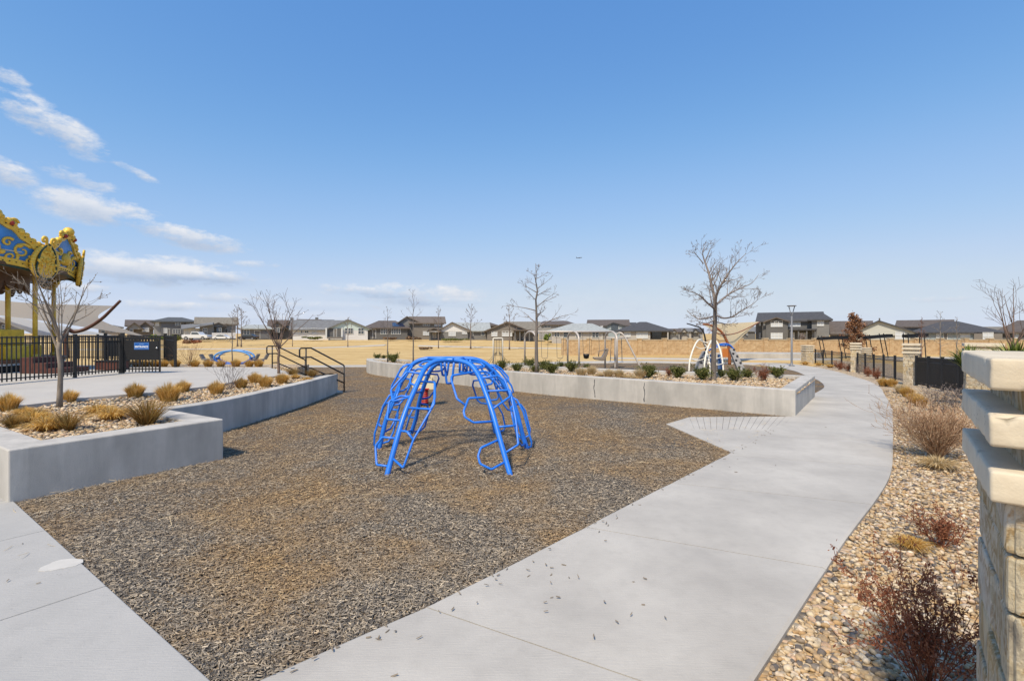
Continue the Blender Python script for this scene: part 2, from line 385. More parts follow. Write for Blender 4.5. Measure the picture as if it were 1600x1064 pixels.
def ground_mats():
    # dry winter lawn
    m, nt, b, L, N = nodes_of('dry grass'); geo = N('ShaderNodeNewGeometry'); P = geo.outputs['Position']
    def nz(scale, detail, rough, sc=None):
        v = P
        if sc: mp = N('ShaderNodeMapping'); mp.inputs['Scale'].default_value = sc; L(P, mp.inputs[0]); v = mp.outputs[0]
        t = N('ShaderNodeTexNoise'); t.inputs['Scale'].default_value = scale; t.inputs['Detail'].default_value = detail; t.inputs['Roughness'].default_value = rough; L(v, t.inputs['Vector']); return t.outputs[0]
    r = ramp_node(N, [(.34,(.33,.215,.09)),(.46,(.48,.33,.145)),(.55,(.55,.40,.19)),(.68,(.64,.50,.285))])
    a = N('ShaderNodeMath'); a.operation = 'MULTIPLY'; a.inputs[1].default_value = .62; L(nz(.09, 9, .72, (1, 3.4, 1)), a.inputs[0])
    a2 = N('ShaderNodeMath'); a2.operation = 'MULTIPLY'; a2.inputs[1].default_value = .38; L(nz(1.2, 8, .75), a2.inputs[0])
    a3 = N('ShaderNodeMath'); L(a.outputs[0], a3.inputs[0]); L(a2.outputs[0], a3.inputs[1]); L(a3.outputs[0], r.inputs[0])
    L(r.outputs[0], b.inputs['Base Color']); b.inputs['Roughness'].default_value = .95; b.inputs['Specular IOR Level'].default_value = .1
    bp = N('ShaderNodeBump'); bp.inputs['Strength'].default_value = .6; bp.inputs['Distance'].default_value = .05; L(nz(14, 6, .7), bp.inputs['Height']); L(bp.outputs[0], b.inputs['Normal'])
    # mulch bed
    m2, nt, b, L, N = nodes_of('mulch bed'); geo = N('ShaderNodeNewGeometry'); P = geo.outputs['Position']
    def vor(scale, sc, rot):
        mp = N('ShaderNodeMapping'); mp.inputs['Scale'].default_value = sc; mp.inputs['Rotation'].default_value = (0, 0, rot); L(P, mp.inputs[0])
        v = N('ShaderNodeTexVoronoi'); v.inputs['Scale'].default_value = scale; v.inputs['Randomness'].default_value = 1; L(mp.outputs[0], v.inputs['Vector']); return v
    v1 = vor(26, (1, 2.6, 1), .5); v2 = vor(26, (2.6, 1, 1), .2)
    sp = N('ShaderNodeSeparateColor'); L(v1.outputs['Color'], sp.inputs[0])
    r = ramp_node(N, [(0,(.07,.063,.06)),(.3,(.13,.115,.10)),(.55,(.19,.16,.13)),(.8,(.26,.215,.165)),(1,(.38,.31,.225))]); L(sp.outputs[0], r.inputs[0])
    r2 = ramp_node(N, [(0,(.10,.06,.03)),(.4,(.24,.15,.075)),(.75,(.36,.235,.115)),(1,(.48,.35,.19))]); L(sp.outputs[1], r2.inputs[0])
    t = N('ShaderNodeTexNoise'); t.inputs['Scale'].default_value = .55; t.inputs['Detail'].default_value = 5; L(P, t.inputs['Vector'])
    g = N('ShaderNodeMapRange'); g.inputs['From Min'].default_value = .36; g.inputs['From Max'].default_value = .60; g.inputs['To Max'].default_value = .8; L(t.outputs[0], g.inputs['Value'])
    x = N('ShaderNodeMix'); x.data_type = 'RGBA'; L(g.outputs[0], x.inputs['Factor']); L(r.outputs[0], x.inputs['A']); L(r2.outputs[0], x.inputs['B'])
    L(x.outputs['Result'], b.inputs['Base Color']); b.inputs['Roughness'].default_value = .9; b.inputs['Specular IOR Level'].default_value = .2
    ad_ = N('ShaderNodeMath'); L(v1.outputs['Distance'], ad_.inputs[0]); L(v2.outputs['Distance'], ad_.inputs[1])
    bp = N('ShaderNodeBump'); bp.invert = True; bp.inputs['Strength'].default_value = 1.0; bp.inputs['Distance'].default_value = .03; L(ad_.outputs[0], bp.inputs['Height']); L(bp.outputs[0], b.inputs['Normal'])
    # river rock bed
    m3, nt, b, L, N = nodes_of('river rock bed'); geo = N('ShaderNodeNewGeometry')
    v = N('ShaderNodeTexVoronoi'); v.inputs['Scale'].default_value = 17; L(geo.outputs['Position'], v.inputs['Vector'])
    sp = N('ShaderNodeSeparateColor'); L(v.outputs['Color'], sp.inputs[0])
    r = ramp_node(N, ROCKS); L(sp.outputs[0], r.inputs[0]); L(r.outputs[0], b.inputs['Base Color']); b.inputs['Roughness'].default_value = .8
    bp = N('ShaderNodeBump'); bp.invert = True; bp.inputs['Strength'].default_value = 1.0; bp.inputs['Distance'].default_value = .04; L(v.outputs['Distance'], bp.inputs['Height']); L(bp.outputs[0], b.inputs['Normal'])
    # asphalt
    m4 = mat('asphalt', (.16,.165,.17), .9, var=.15, vscale=1.5, bump=.2, bscale=90)
    return m, m2, m3, m4
ROCKS = [(0,(.11,.095,.085)),(.12,(.20,.17,.14)),(.26,(.36,.255,.15)),(.42,(.50,.375,.215)),(.56,(.40,.25,.115)),(.68,(.54,.43,.28)),(.82,(.60,.51,.38)),(.92,(.45,.30,.19)),(1,(.68,.61,.50))]
M_LAWN, M_MULCH, M_ROCKBED, M_ASPHALT = ground_mats()
M_CHIP = island_mat('mulch chips', [(0,(.05,.046,.044)),(.25,(.115,.104,.092)),(.5,(.20,.174,.142)),(.75,(.30,.255,.20)),(.93,(.42,.35,.26)),(1,(.58,.49,.37))],
                    patch=(.6,.47,.64,[(0,(.10,.06,.03)),(.4,(.26,.165,.08)),(.75,(.40,.265,.13)),(1,(.58,.42,.22))],.85))
M_ROCK = island_mat('river rock', ROCKS, rough=.7, fine=.22)

# ------------------------------------------------------------------ ground
def build_ground():
    xs = [-3000,-1500,-700,-350,-180] + list(np.arange(-120, 121, 4.0)) + [180,350,700,1500,3000]
    ys = [-60,-20] + list(np.arange(-8, 121, 3.0)) + [150,220,400,800,1600,4000]
    def gz(x, y):
        return terrain(x, y) - .07
    V = [(x, y, gz(x, y)) for y in ys for x in xs]; n = len(xs)
    F = [(j*n+i, j*n+i+1, (j+1)*n+i+1, (j+1)*n+i) for j in range(len(ys)-1) for i in range(n-1)]
    me = bpy.data.meshes.new('ground'); me.from_pydata(V, [], F); me.update(); me.shade_smooth()
    tag(link('ground', me, M_LAWN), kind='structure')
build_ground()

# plan of the paved and planted areas ---------------------------------------------
U = Vector((.528, .849)); NB = Vector((-.849, .528))           # axes of the square planter corner
PB = Vector((-5.97, 5.80)); PA = Vector((-4.66, 7.91))
v2 = lambda p: (p[0], p[1])
CURVE_L = catmull([(-6.42,8.75,0),(-6.05,9.6,0),(-5.9,10.5,0),(-5.84,12.2,0),(-5.82,14.0,0),(-5.96,16.76,0)], 8)
def offset(P, t):
    out = []
    for i, p in enumerate(P):
        d = (P[min(i+1,len(P)-1)] - P[max(i-1,0)]); d.z = 0; d.normalize(); out.append(Vector((p.x - d.y*t, p.y + d.x*t, p.z)))
    return out
PLAZA_EDGE = [(-9.47,7.85),(-9.42,9.3),(-9.15,10.6),(-8.45,11.4),(-7.95,12.8),(-7.95,15.2),(-7.6,16.0),(-6.75,15.97)]
STAIR_TOP = [(-6.75,15.97),(-9.55,19.5)]
FRONT_R = catmull([(-8.06,27.2,0),(-7.3,24.9,0),(-5.48,22.4,0),(-3.0,20.1,0),(-.23,17.8,0),(1.29,16.5,0),(3.78,14.5,0),(5.3,13.22,0),(6.9,11.92,0)], 6)
BACK_R = catmull([(-8.06,27.2,0),(-6.9,26.9,0),(-4.0,24.6,0),(-.5,22.0,0),(3.3,19.5,0),(6.5,17.7,0),(9.93,16.05,0)], 6)

# mulch areas
MULCH_A = [(-1.5,2.2),(4.4,8.3),(7.6,12.2),(6.6,13.2),(3.8,15.6),(-3,22.2),(-6.5,27.8),(-8.6,29.2),(-14,30),(-14,24),(-9.4,18.6),(-6.4,15.2),(-6.4,9.2),(-5.0,8.1),(-6.3,5.6)]
MULCH_B = [(-7.2,27.4),(-4.0,24.8),(3.3,19.9),(9.2,16.6),(8.2,13.4),(10.4,16.0),(13.1,19.6),(16.4,25.5),(19.5,33),(18.5,38.6),(12,41.0),(5,40.0),(-1,36.6),(-6.0,31.6),(-8.3,29.2)]
sheet('mulch', MULCH_A, -.028, M_MULCH, 1.0, kind='structure')
sheet('playground_mulch', MULCH_B, -.028, M_MULCH, 2.0, kind='structure')

# sidewalk: paired edge points, cut into slabs with open joints
RIB = [((-3.9,.55),(-2.1,-.95)),((-1.479,2.828),(.25,1.65)),((-.332,3.913),(1.381,2.818)),((1.66,6.07),(3.1,4.62)),((3.656,8.226),(5.25,6.82)),((5.3,10.15),(7.0,9.0)),
       ((6.78,11.9),(8.6,11.05)),((8.5,14.25),(10.55,13.6)),((10.4,16.9),(12.75,16.75)),((12.75,20.0),(14.95,19.9)),((14.9,23.8),(17.0,23.3)),((16.6,27.6),(18.8,27.0)),((18.7,32.6),(21.0,31.8)),((19.3,36.4),(22.3,36.6)),((19.5,38.5),(22.6,40.5))]
def ribbon(name, L_, R_, joints, zt, m, thick=.16, gap=.012, n=240):
    Lc = resample(catmull([(p[0],p[1],0) for p in L_], 10), n); Rc = resample(catmull([(p[0],p[1],0) for p in R_], 10), n)
    arc = [0]
    for i in range(1, n): arc.append(arc[-1] + ((Lc[i]+Rc[i])/2-(Lc[i-1]+Rc[i-1])/2).length)
    def P(s):
        i = 0
        while i < n-2 and arc[i+1] < s: i += 1
        t = (s-arc[i])/max(1e-9, arc[i+1]-arc[i]); return Lc[i].lerp(Lc[i+1], t), Rc[i].lerp(Rc[i+1], t)
    mb = MB(); cuts = [0.0] + list(np.arange(joints[0], arc[-1], joints[1])) + [arc[-1]]
    for a, b in zip(cuts, cuts[1:]):
        a += gap/2; b -= gap/2
        if b - a < .05: continue
        k = max(2, int((b-a)/.35)+1); sec = []
        for q in range(k):
            l, r = P(a+(b-a)*q/(k-1)); mid = [l.lerp(r, w) for w in (0, .012, .5, .988, 1)]
            top = [(p.x, p.y, zt(p.x, p.y) - (.012 if w in (0, 4) else 0) - (.006 if (q in (0, k-1)) else 0)) for w, p in enumerate(mid)]
            sec.append(top)
        base = len(mb.v)
        for top in sec: mb.v += top + [(top[0][0],top[0][1],top[0][2]-thick),(top[4][0],top[4][1],top[4][2]-thick)]
        for q in range(k-1):
            o, p = base+q*7, base+(q+1)*7
            for w in range(4): mb.f.append((o+w, o+w+1, p+w+1, p+w))
            mb.f.append((o+5, o, p, p+5)); mb.f.append((o+4, o+6, p+6, p+4))
        for o in (base, base+(k-1)*7): mb.f.append((o, o+1, o+2, o+3, o+4, o+6, o+5))
    o = mb.build(name, m); return tag(o, kind='structure')
ribbon('sidewalk', [a for a, b in RIB], [b for a, b in RIB], (.40, 2.12), terrain, M_PATH)
ribbon('far_walkway', [(-32,29.6),(-20,29.4),(-13.5,29.2),(-8.4,29.9),(-5.6,32.0),(-.5,37.0),(5,40.3),(12,41.2),(19.2,38.7)],
       [(-32,31.6),(-20,31.5),(-13,31.3),(-8.6,32.4),(-6.5,33.8),(-1.4,39.2),(4.4,42.6),(12.3,43.6),(22.4,40.6)], (1.0, 3.0), lambda x, y: terrain(x, y)+.004, M_PATH)
# far pale walks across the lawn
for nm, a, b in (('lawn_walk', [(-70,74),(-48,76.0),(-34,78),(-22,84)], [(-70,75.6),(-48,77.4),(-34,79.5),(-22,86)]),
                 ('lawn_walk', [(-16,83),(0,79),(12,77),(22,73)], [(-16,84.5),(0,80.4),(12,78.4),(22,74.4)])):
    ribbon(nm, a, b, (2, 6), lambda x, y: terrain(x, y)+.004, M_PLAZA, n=60)
# the left path
def left_path():
    e0, e1 = Vector((-1.62,2.74)), Vector((-5.93,5.83)); d = (e1-e0).normalized(); nn = Vector((-d.y, d.x))*-1
    if nn.x > 0: nn = -nn
    nn = Vector((-.60,-.80)); mb = MB(); tot = (e1-e0).length; g = .006
    cuts = [-2.2, 2.42-.45, 3.85, tot+.15, 7.4, 10, 13, 16, 20, 26]
    for a, b in zip(cuts, cuts[1:]):
        p = [e0+d*(a+g), e0+d*(b-g), e0+d*(b-g)+nn*9, e0+d*(a+g)+nn*9]
        if a < 0: p = [e0+d*(g-.02), e0+d*(b-g), e0+d*(b-g)+nn*9, e0+d*(-.02)+nn*9]
        mb.prism([v2(q) for q in p], -.2, .001)
    o = mb.build('left_path', M_PATH_L, bevel=.008); tag(o, kind='structure')
left_path()
tag(MB().prism([(-12,-6),(14,-6),(14,1),(4,3),(-1.5,2.8),(-6,5.9),(-12,8)], -.26, -.205).build('path_base', M_DARK), kind='structure')
# dried cement stain on the left path
def stain():
    rnd = random.Random(4); c = at(97, 882, 0); pts = []
    for i in range(40):
        a = 2*PI*i/40; r = 1 + .10*math.sin(3*a+1) + .06*rnd.uniform(-1, 1)
        pts.append((c.x + .135*r*math.cos(a) + .03*math.sin(a), c.y + .115*r*math.sin(a)))
    MB().prism(pts, .0012, .004).build('cement_stain', mat('pale cement', (.505,.487,.452), .9, var=.08, vscale=8))
    tag(bpy.data.objects['cement_stain'], kind='structure')
stain()
# ramp from the sidewalk into the mulch, with a grooved landing
def ramp():
    tip, far, c1, c0 = at(1041,662,-.01), at(1077,651.5,-.01), at(1238,650.5,0), at(1143,705.5,0)
    m1, m2 = at(1085,670,-.006), at(1216,670.5,-.002)
    z = lambda x, y: -.012 + .012*sstep((x-tip.x)/(c1.x-tip.x), 0, 1)
    mb = MB()
    mb.prism([v2(p) for p in (tip, m1, m2, c0)], -.2, z)
    # grooved part: bars with open grooves running towards the upper right
    A, B = (tip.xy+(m1.xy-tip.xy)*.02, far.xy), (m2.xy, c1.xy)
    n = 15
    lo = [tip.xy.lerp(m1.xy, 1) if False else (m1.xy.lerp(m2.xy, i/n)) for i in range(n+1)]; up = [far.xy.lerp(c1.xy, i/n) for i in range(n+1)]
    mb.prism([v2(tip), v2(m1), v2(far)], -.2, z)
    for i in range(n):
        g = .035
        a, b = lo[i].lerp(lo[i+1], g/2), lo[i].lerp(lo[i+1], 1-g/2); c, d = up[i].lerp(up[i+1], 1-g/2), up[i].lerp(up[i+1], g/2)
        mb.prism([v2(a), v2(b), v2(c), v2(d)], -.2, z)
    tag(mb.build('ramp', M_PATH, bevel=.004), kind='structure')
    tag(MB().prism([v2(p) for p in (tip, c0, c1, far)], -.22, -.04).build('ramp_base', M_PATH), kind='structure')
ramp()

# plaza and stairs
def plaza():
    poly = PLAZA_EDGE + [STAIR_TOP[1], (-9.9,20.0), (-12,20.1), (-40,20.4), (-60,20.4), (-60,26), (-60,-2), (-20,9), (-11.3,9.15)]
    poly = PLAZA_EDGE + [STAIR_TOP[1], (-9.9,20.0), (-12,20.1), (-60,20.4), (-60,-2), (-30,3.0), (-11.42,8.72), (-11.1,9.22)]
    tag(MB().prism(poly, -.3, .62).build('plaza', M_PLAZA), kind='structure')
    a, b = Vector(STAIR_TOP[0]), Vector(STAIR_TOP[1]); n = Vector((.78,.62)); mb = MB()
    for i in range(4):
        p = [a+n*(.31*i+.002), b+n*(.31*i+.002), b+n*(.31*(i+1)), a+n*(.31*(i+1))]
        mb.prism([v2(q) for q in p], -.3, .62-.155*(i+1)+.02)
    o = mb.build('stairs', M_PLAZA, bevel=.012); tag(o, 'four broad concrete steps down from the plaza to the mulch between two black handrails', 'steps')
plaza()

# ------------------------------------------------------------------ planters
def wall_prism(outer, inner, z0, z1): return MB().prism([v2(p) for p in outer] + [v2(p) for p in reversed(inner)], z0, z1)
t_ = .40
o = MB().prism([v2(p) for p in (PB+NB*6.3, PB, PA, PA+NB*1.9, PA+NB*1.9-U*t_, PA-U*t_+NB*t_, PB+U*t_+NB*t_, PB+NB*6.3+U*t_)], -.3, .62).build('planter_wall', M_WALL, bevel=.018)
tag(o, 'low concrete planter wall with a square corner nearest the left path, under the dry grasses', 'planter wall')
inn = offset(CURVE_L, .30)
outer = CURVE_L + [Vector((-6.78,15.93,0)), Vector((-6.58,15.72,0)), Vector((-6.26,16.05,0))]
o = MB().prism([v2(p) for p in outer] + [v2(p) for p in reversed(inn[:-1])], -.3, .622).build('planter_wall', M_WALL, bevel=.018)
tag(o, 'low curving concrete planter wall on the left that ends at the black handrail', 'planter wall')
inn_r = offset(FRONT_R[2:], .36); bk = offset(BACK_R, -.30)
end_o = [Vector((6.9,11.92,0)), Vector((9.93,16.05,0))]
ring_o = [v2(p) for p in FRONT_R] + [v2(p) for p in reversed(BACK_R[1:])]
e_d = (end_o[1]-end_o[0]).normalized(); e_n = Vector((-e_d.y, e_d.x, 0))
ic0 = Vector((6.9,11.92,0)) + e_n*.36 + e_d*.28; ic1 = end_o[1] + e_n*.36 - e_d*.35
ring_i = [v2(p) for p in inn_r[:-1] if p.x < ic0.x-.1] + [v2(ic0), v2(ic1)] + [v2(p) for p in reversed(bk) if p.x < ic1.x-.2 and p.x > -6.6]
def ring_wall(outer, inner, z0, z1):
    "a closed wall: outer loop, inner loop"
    bm = bmesh.new(); top = []
    for loop in (outer, inner):
        vs = [bm.verts.new((p[0], p[1], z1)) for p in loop]; top.append([bm.edges.new((vs[i], vs[(i+1)%len(vs)])) for i in range(len(vs))])
    bmesh.ops.triangle_fill(bm, use_beauty=True, use_dissolve=False, edges=bm.edges[:])
    bmesh.ops.dissolve_limit(bm, angle_limit=.001, verts=bm.verts[:], edges=bm.edges[:]) if False else None
    ext = bmesh.ops.extrude_face_region(bm, geom=bm.faces[:])
    bmesh.ops.translate(bm, vec=(0,0,z0-z1), verts=[g for g in ext['geom'] if isinstance(g, bmesh.types.BMVert)])
    bmesh.ops.recalc_face_normals(bm, faces=bm.faces)
    es = [e for e in bm.edges if len(e.link_faces) == 2 and e.calc_face_angle(0) > R(40) and all(v.co.z > z1-.01 for v in e.verts)]
    bmesh.ops.bevel(bm, geom=es, offset=.018, segments=2, affect='EDGES', profile=.5)
    me = bpy.data.meshes.new('ring'); bm.to_mesh(me); bm.free(); return me
o = link('planter_wall', ring_wall(ring_o, ring_i, -.5, .62), M_WALL)
tag(o, 'long low concrete planter wall sweeping across behind the blue climber to the sidewalk', 'planter wall')
# two dark cracks in its face
def crack(px, y0, y1, sd_):
    rnd = random.Random(sd_); c = at(px, 600, .33); best = min(range(len(FRONT_R)-1), key=lambda i: abs((FRONT_R[i].x/FRONT_R[i].y) - (px-800)/FPX))
    a, b = FRONT_R[best], FRONT_R[best+1]; k = (px-800)/FPX; den = (b.x-a.x)-k*(b.y-a.y); t = (k*a.y-a.x)/den
    p = a.lerp(b, t); d = (b-a).normalized(); nrm = Vector((d.y, -d.x, 0)); nrm = nrm if nrm.y < 0 else -nrm
    mb = MB(); pts = []; x = 0
    for i in range(9):
        x += rnd.uniform(-.02, .02); pts.append((x, .55-.56*i/8, rnd.uniform(.008, .02)))
    for (xa, za, wa), (xb, zb, wb) in zip(pts, pts[1:]):
        M = lambda u, w, t: p + d*u + nrm*(t-.004) + Vector((0,0,w))
        mb.plate([(xa-wa, za), (xa+wa, za), (xb+wb, zb), (xb-wb, zb)], M, .007)
    return mb
o.name = 'planter_wall'
for k, px in enumerate((929.5, 1007.5)): crack(px, 0, 0, k+3).build('crack', mat('crack dark', (.10,.105,.11), .9), o)

FILL_L = [v2(PB+U*.2+NB*.2), v2(PA-U*.2+NB*.2), v2(PA+NB*1.7-U*.2), (-6.5,9.0)] + [v2(p) for p in offset(CURVE_L, .15)[4:-2]] + [(-6.5,15.9)] + PLAZA_EDGE[::-1][1:] + [v2(PB+NB*4.1+U*.2)]
sheet('planter_soil', FILL_L, .545, M_ROCKBED, None, zf=lambda x, y: 0)
FILL_R = [v2(p) for p in offset(FRONT_R[1:], .15)] + [v2(p) for p in reversed(offset(BACK_R, -.15)[1:])]
sheet('planter_soil', FILL_R, .50, M_ROCKBED, None, zf=lambda x, y: 0)
# rock bed right of the sidewalk
RB = [b for a, b in RIB]
rc = [v2(p) for p in catmull([(p[0],p[1],0) for p in RB[:14]], 6)]
BED_R = [(p[0]-.1, p[1]+.1) for p in rc] + [(25.5,38.5),(27,42),(30,45),(31,40),(25,32),(20,21),(18,14),(14,6),(6,-4),(0,-4)]
sheet('rock_bed', BED_R, -.045, M_ROCKBED, 2.0)

# ------------------------------------------------------------------ loose pieces
def inside(px, py, poly):
    poly = np.asarray(poly); x, y = np.asarray(px), np.asarray(py); c = np.zeros(len(x), bool); j = len(poly)-1
    for i in range(len(poly)):
        xi, yi = poly[i]; xj, yj = poly[j]
        if yi != yj: c ^= ((yi > y) != (yj > y)) & (x < (xj-xi)*(y-yi)/(yj-yi)+xi)
        j = i
    return c
def vterr(x, y):
    def s(v, a, b): t = np.clip((v-a)/(b-a), 0, 1); return t*t*(3-2*t)
    T = s(x, -3, 4); return -.45*(s(y, 10, 34)*T + s(y, 29, 42)*(1-T))
def seen(x, y, z=0.0, m=.06):
    d = np.maximum(y, .01); px = 800+FPX*x/d; py = HZ+FPX*(CAM_H-z)/d
    return (y > .3) & (px > -1600*m) & (px < 1600*(1+m)) & (py < 1064*(1+m))
def sample(poly, bands, rng, z=0.0):
    "bands: (d0, d1, pieces per square metre)"
    P = np.asarray(poly); x0, x1, y0, y1 = P[:,0].min(), P[:,0].max(), P[:,1].min(), P[:,1].max(); out = []
    for d0, d1, dens in bands:
        n = int((x1-x0)*(y1-y0)*dens); x = rng.uniform(x0, x1, n); y = rng.uniform(y0, y1, n); d = np.hypot(x, y)
        k = (d >= d0) & (d < d1) & seen(x, y, z); x, y = x[k], y[k]; k = inside(x, y, poly); out.append(np.stack([x[k], y[k]], 1))
    return np.concatenate(out)
def chips(name, pts, z, rng, l0, l1, w0, w1, m):
    n = len(pts); a = rng.uniform(0, 2*PI, n); l = rng.uniform(l0, l1, n); w = rng.uniform(w0, w1, n); tl = rng.normal(0, .22, n); bend = rng.uniform(-.25, .35, n)*l
    dx, dy = np.cos(a), np.sin(a); V = np.zeros((n, 9, 3)); zb = z + rng.uniform(.002, .022, n)
    for i, s in enumerate((-.5, 0, .5)):
        cx = pts[:,0] + dx*l*s; cy = pts[:,1] + dy*l*s; off = bend*(.25-s*s)
        cx = cx - dy*off; cy = cy + dx*off; cz = zb + np.sin(tl)*l*s; ww = w*(1.0 if s == 0 else .55)
        V[:,i*3,0] = cx-dy*ww/2; V[:,i*3,1] = cy+dx*ww/2; V[:,i*3,2] = cz
        V[:,i*3+1,0] = cx; V[:,i*3+1,1] = cy; V[:,i*3+1,2] = cz+w*.45
        V[:,i*3+2,0] = cx+dy*ww/2; V[:,i*3+2,1] = cy-dx*ww/2; V[:,i*3+2,2] = cz
    b = (np.arange(n)*9)[:,None]; F = []
    for q in ((0,1,4,3),(1,2,5,4),(3,4,7,6),(4,5,8,7)): F.append(b+np.array(q))
    F = np.stack(F, 1).reshape(-1, 4)
    return np_mesh(name, V.reshape(-1, 3), F, m)
rng = np.random.default_rng(11)
pts = sample(MULCH_A, [(0,4.6,6500),(4.6,6.5,4000),(6.5,9,2000),(9,13,900),(13,30,250)], rng)
SW = [v2(p) for p in catmull([(a[0],a[1],0) for a, b in RIB], 8)] + [v2(p) for p in reversed(catmull([(b[0],b[1],0) for a, b in RIB], 8))]
keep = ~inside(pts[:,0], pts[:,1], SW)
RP = [v2(at(*q)) for q in ((1040,662,0),(1076,651,0),(1245,650,0),(1145,706,0))]
keep &= ~inside(pts[:,0], pts[:,1], RP)
keep &= ~inside(pts[:,0], pts[:,1], [(-1.62,2.74),(-5.93,5.83),(-9,2),(-4,-2)])
pts = pts[keep]
o = link('mulch_chips', chips('mulch_chips', pts, vterr(pts[:,0], pts[:,1])-.028, rng, .016, .050, .0045, .011, M_CHIP)); tag(o, kind='stuff')
straw = sample([(-6,3),(3.5,8),(6,11),(0,14),(-5.5,13),(-5.5,9)], [(2.6,14,9)], rng); straw = straw[~inside(straw[:,0], straw[:,1], SW)]
o = link('straw_bits', chips('straw_bits', straw, .006, rng, .06, .17, .004, .007, mat('straw bits', (.50,.40,.25), .9, var=.3, vscale=9))); tag(o, kind='stuff')
# a few chips blown onto the sidewalk and left path
lit = np.array([[q.x, q.y] for q in (at(a, b, 0) for a, b in ((718,928),(707,953),(745,944),(770,900),(775,907),(782,914),(825,892),(826,900),(853,884),(862,888),(861,898),(881,883),(889,903),(903,904),(861,913),(862,934),(852,943),(853,958),(872,935),(945,943),(964,974),(986,963),(928,998),(947,818),(950,821),(946,846),(936,831),(990,909),(1008,905),(592,998),(616,1056),(655,998),(1005,945),(1040,968),(1140,730),(1150,738),(1212,728),(1290,668),(60,912),(12,909),(35,850)))])
el = [p for p in catmull([(a[0],a[1],0) for a, b in RIB[1:6]], 40)]; er = random.Random(6); ex = []
for _ in range(70):
    i = er.randrange(len(el)-1); d_ = (el[i+1]-el[i]).normalized(); w_ = abs(er.gauss(0, .09)); q_ = el[i].lerp(el[i+1], er.random()); ex.append([q_.x + d_.y*w_, q_.y - d_.x*w_])
lit = np.concatenate([lit, np.array(ex)])
o = link('litter_chips', chips('litter_chips', lit, .0, rng, .024, .045, .009, .015, mat('old chip', (.20,.165,.125), .9, var=.3, vscale=20))); tag(o, kind='stuff')
def ico(sub):
    bm = bmesh.new(); bmesh.ops.create_icosphere(bm, subdivisions=sub, radius=1); v = np.array([q.co[:] for q in bm.verts]); f = np.array([[w.index for w in q.verts] for q in bm.faces]); bm.free(); return v, f
def pebbles(name, pts, z, rng, s0, s1, sub, m):
    bv, bf = ico(sub); n, k = len(pts), len(bv)
    s = rng.uniform(0, 1, n)**1.8*(s1-s0)+s0; sc = np.stack([s*rng.uniform(.8,1.35,n), s*rng.uniform(.65,1.0,n), s*rng.uniform(.4,.75,n)], 1)
    V = bv[None]*(1+rng.normal(0, .09, (n,k,1)))*sc[:,None,:]
    a, t = rng.uniform(0, 2*PI, n), rng.normal(0, .35, n)
    y = V[:,:,1]*np.cos(t)[:,None]-V[:,:,2]*np.sin(t)[:,None]; zz = V[:,:,1]*np.sin(t)[:,None]+V[:,:,2]*np.cos(t)[:,None]; x = V[:,:,0]
    W = np.stack([x*np.cos(a)[:,None]-y*np.sin(a)[:,None]+pts[:,0][:,None], x*np.sin(a)[:,None]+y*np.cos(a)[:,None]+pts[:,1][:,None], zz+(z+sc[:,2]*rng.uniform(.1,.9,n))[:,None]], 2)
    F = (bf[None]+(np.arange(n)*k)[:,None,None]).reshape(-1, 3)
    return np_mesh(name, W.reshape(-1, 3), F, m, smooth=True)
p1 = sample(BED_R, [(0,4.6,1750)], rng); p1 = p1[~inside(p1[:,0]-.03, p1[:,1]+.02, SW)]
o = link('river_pebbles', pebbles('river_pebbles', p1, np.full(len(p1), -.04), rng, .011, .030, 2, M_ROCK)); tag(o, kind='stuff')
p2 = sample(BED_R, [(4.6,8,900),(8,14,420),(14,24,130)], rng); p2 = p2[~inside(p2[:,0]-.02, p2[:,1]+.01, SW)]
o = link('river_pebbles', pebbles('river_pebbles', p2, vterr(p2[:,0], p2[:,1])-.04, rng, .012, .033, 1, M_ROCK)); tag(o, kind='stuff')
p3 = sample(FILL_L, [(0,11,620),(11,20,330)], rng, .6)
o = link('planter_pebbles', pebbles('planter_pebbles', p3, np.full(len(p3), .55), rng, .014, .042, 1, M_ROCK)); tag(o, kind='stuff')
p4 = sample(FILL_R, [(0,18,330),(18,30,130)], rng, .6)
o = link('planter_pebbles', pebbles('planter_pebbles', p4, np.full(len(p4), .505), rng, .016, .045, 1, M_ROCK)); tag(o, kind='stuff')
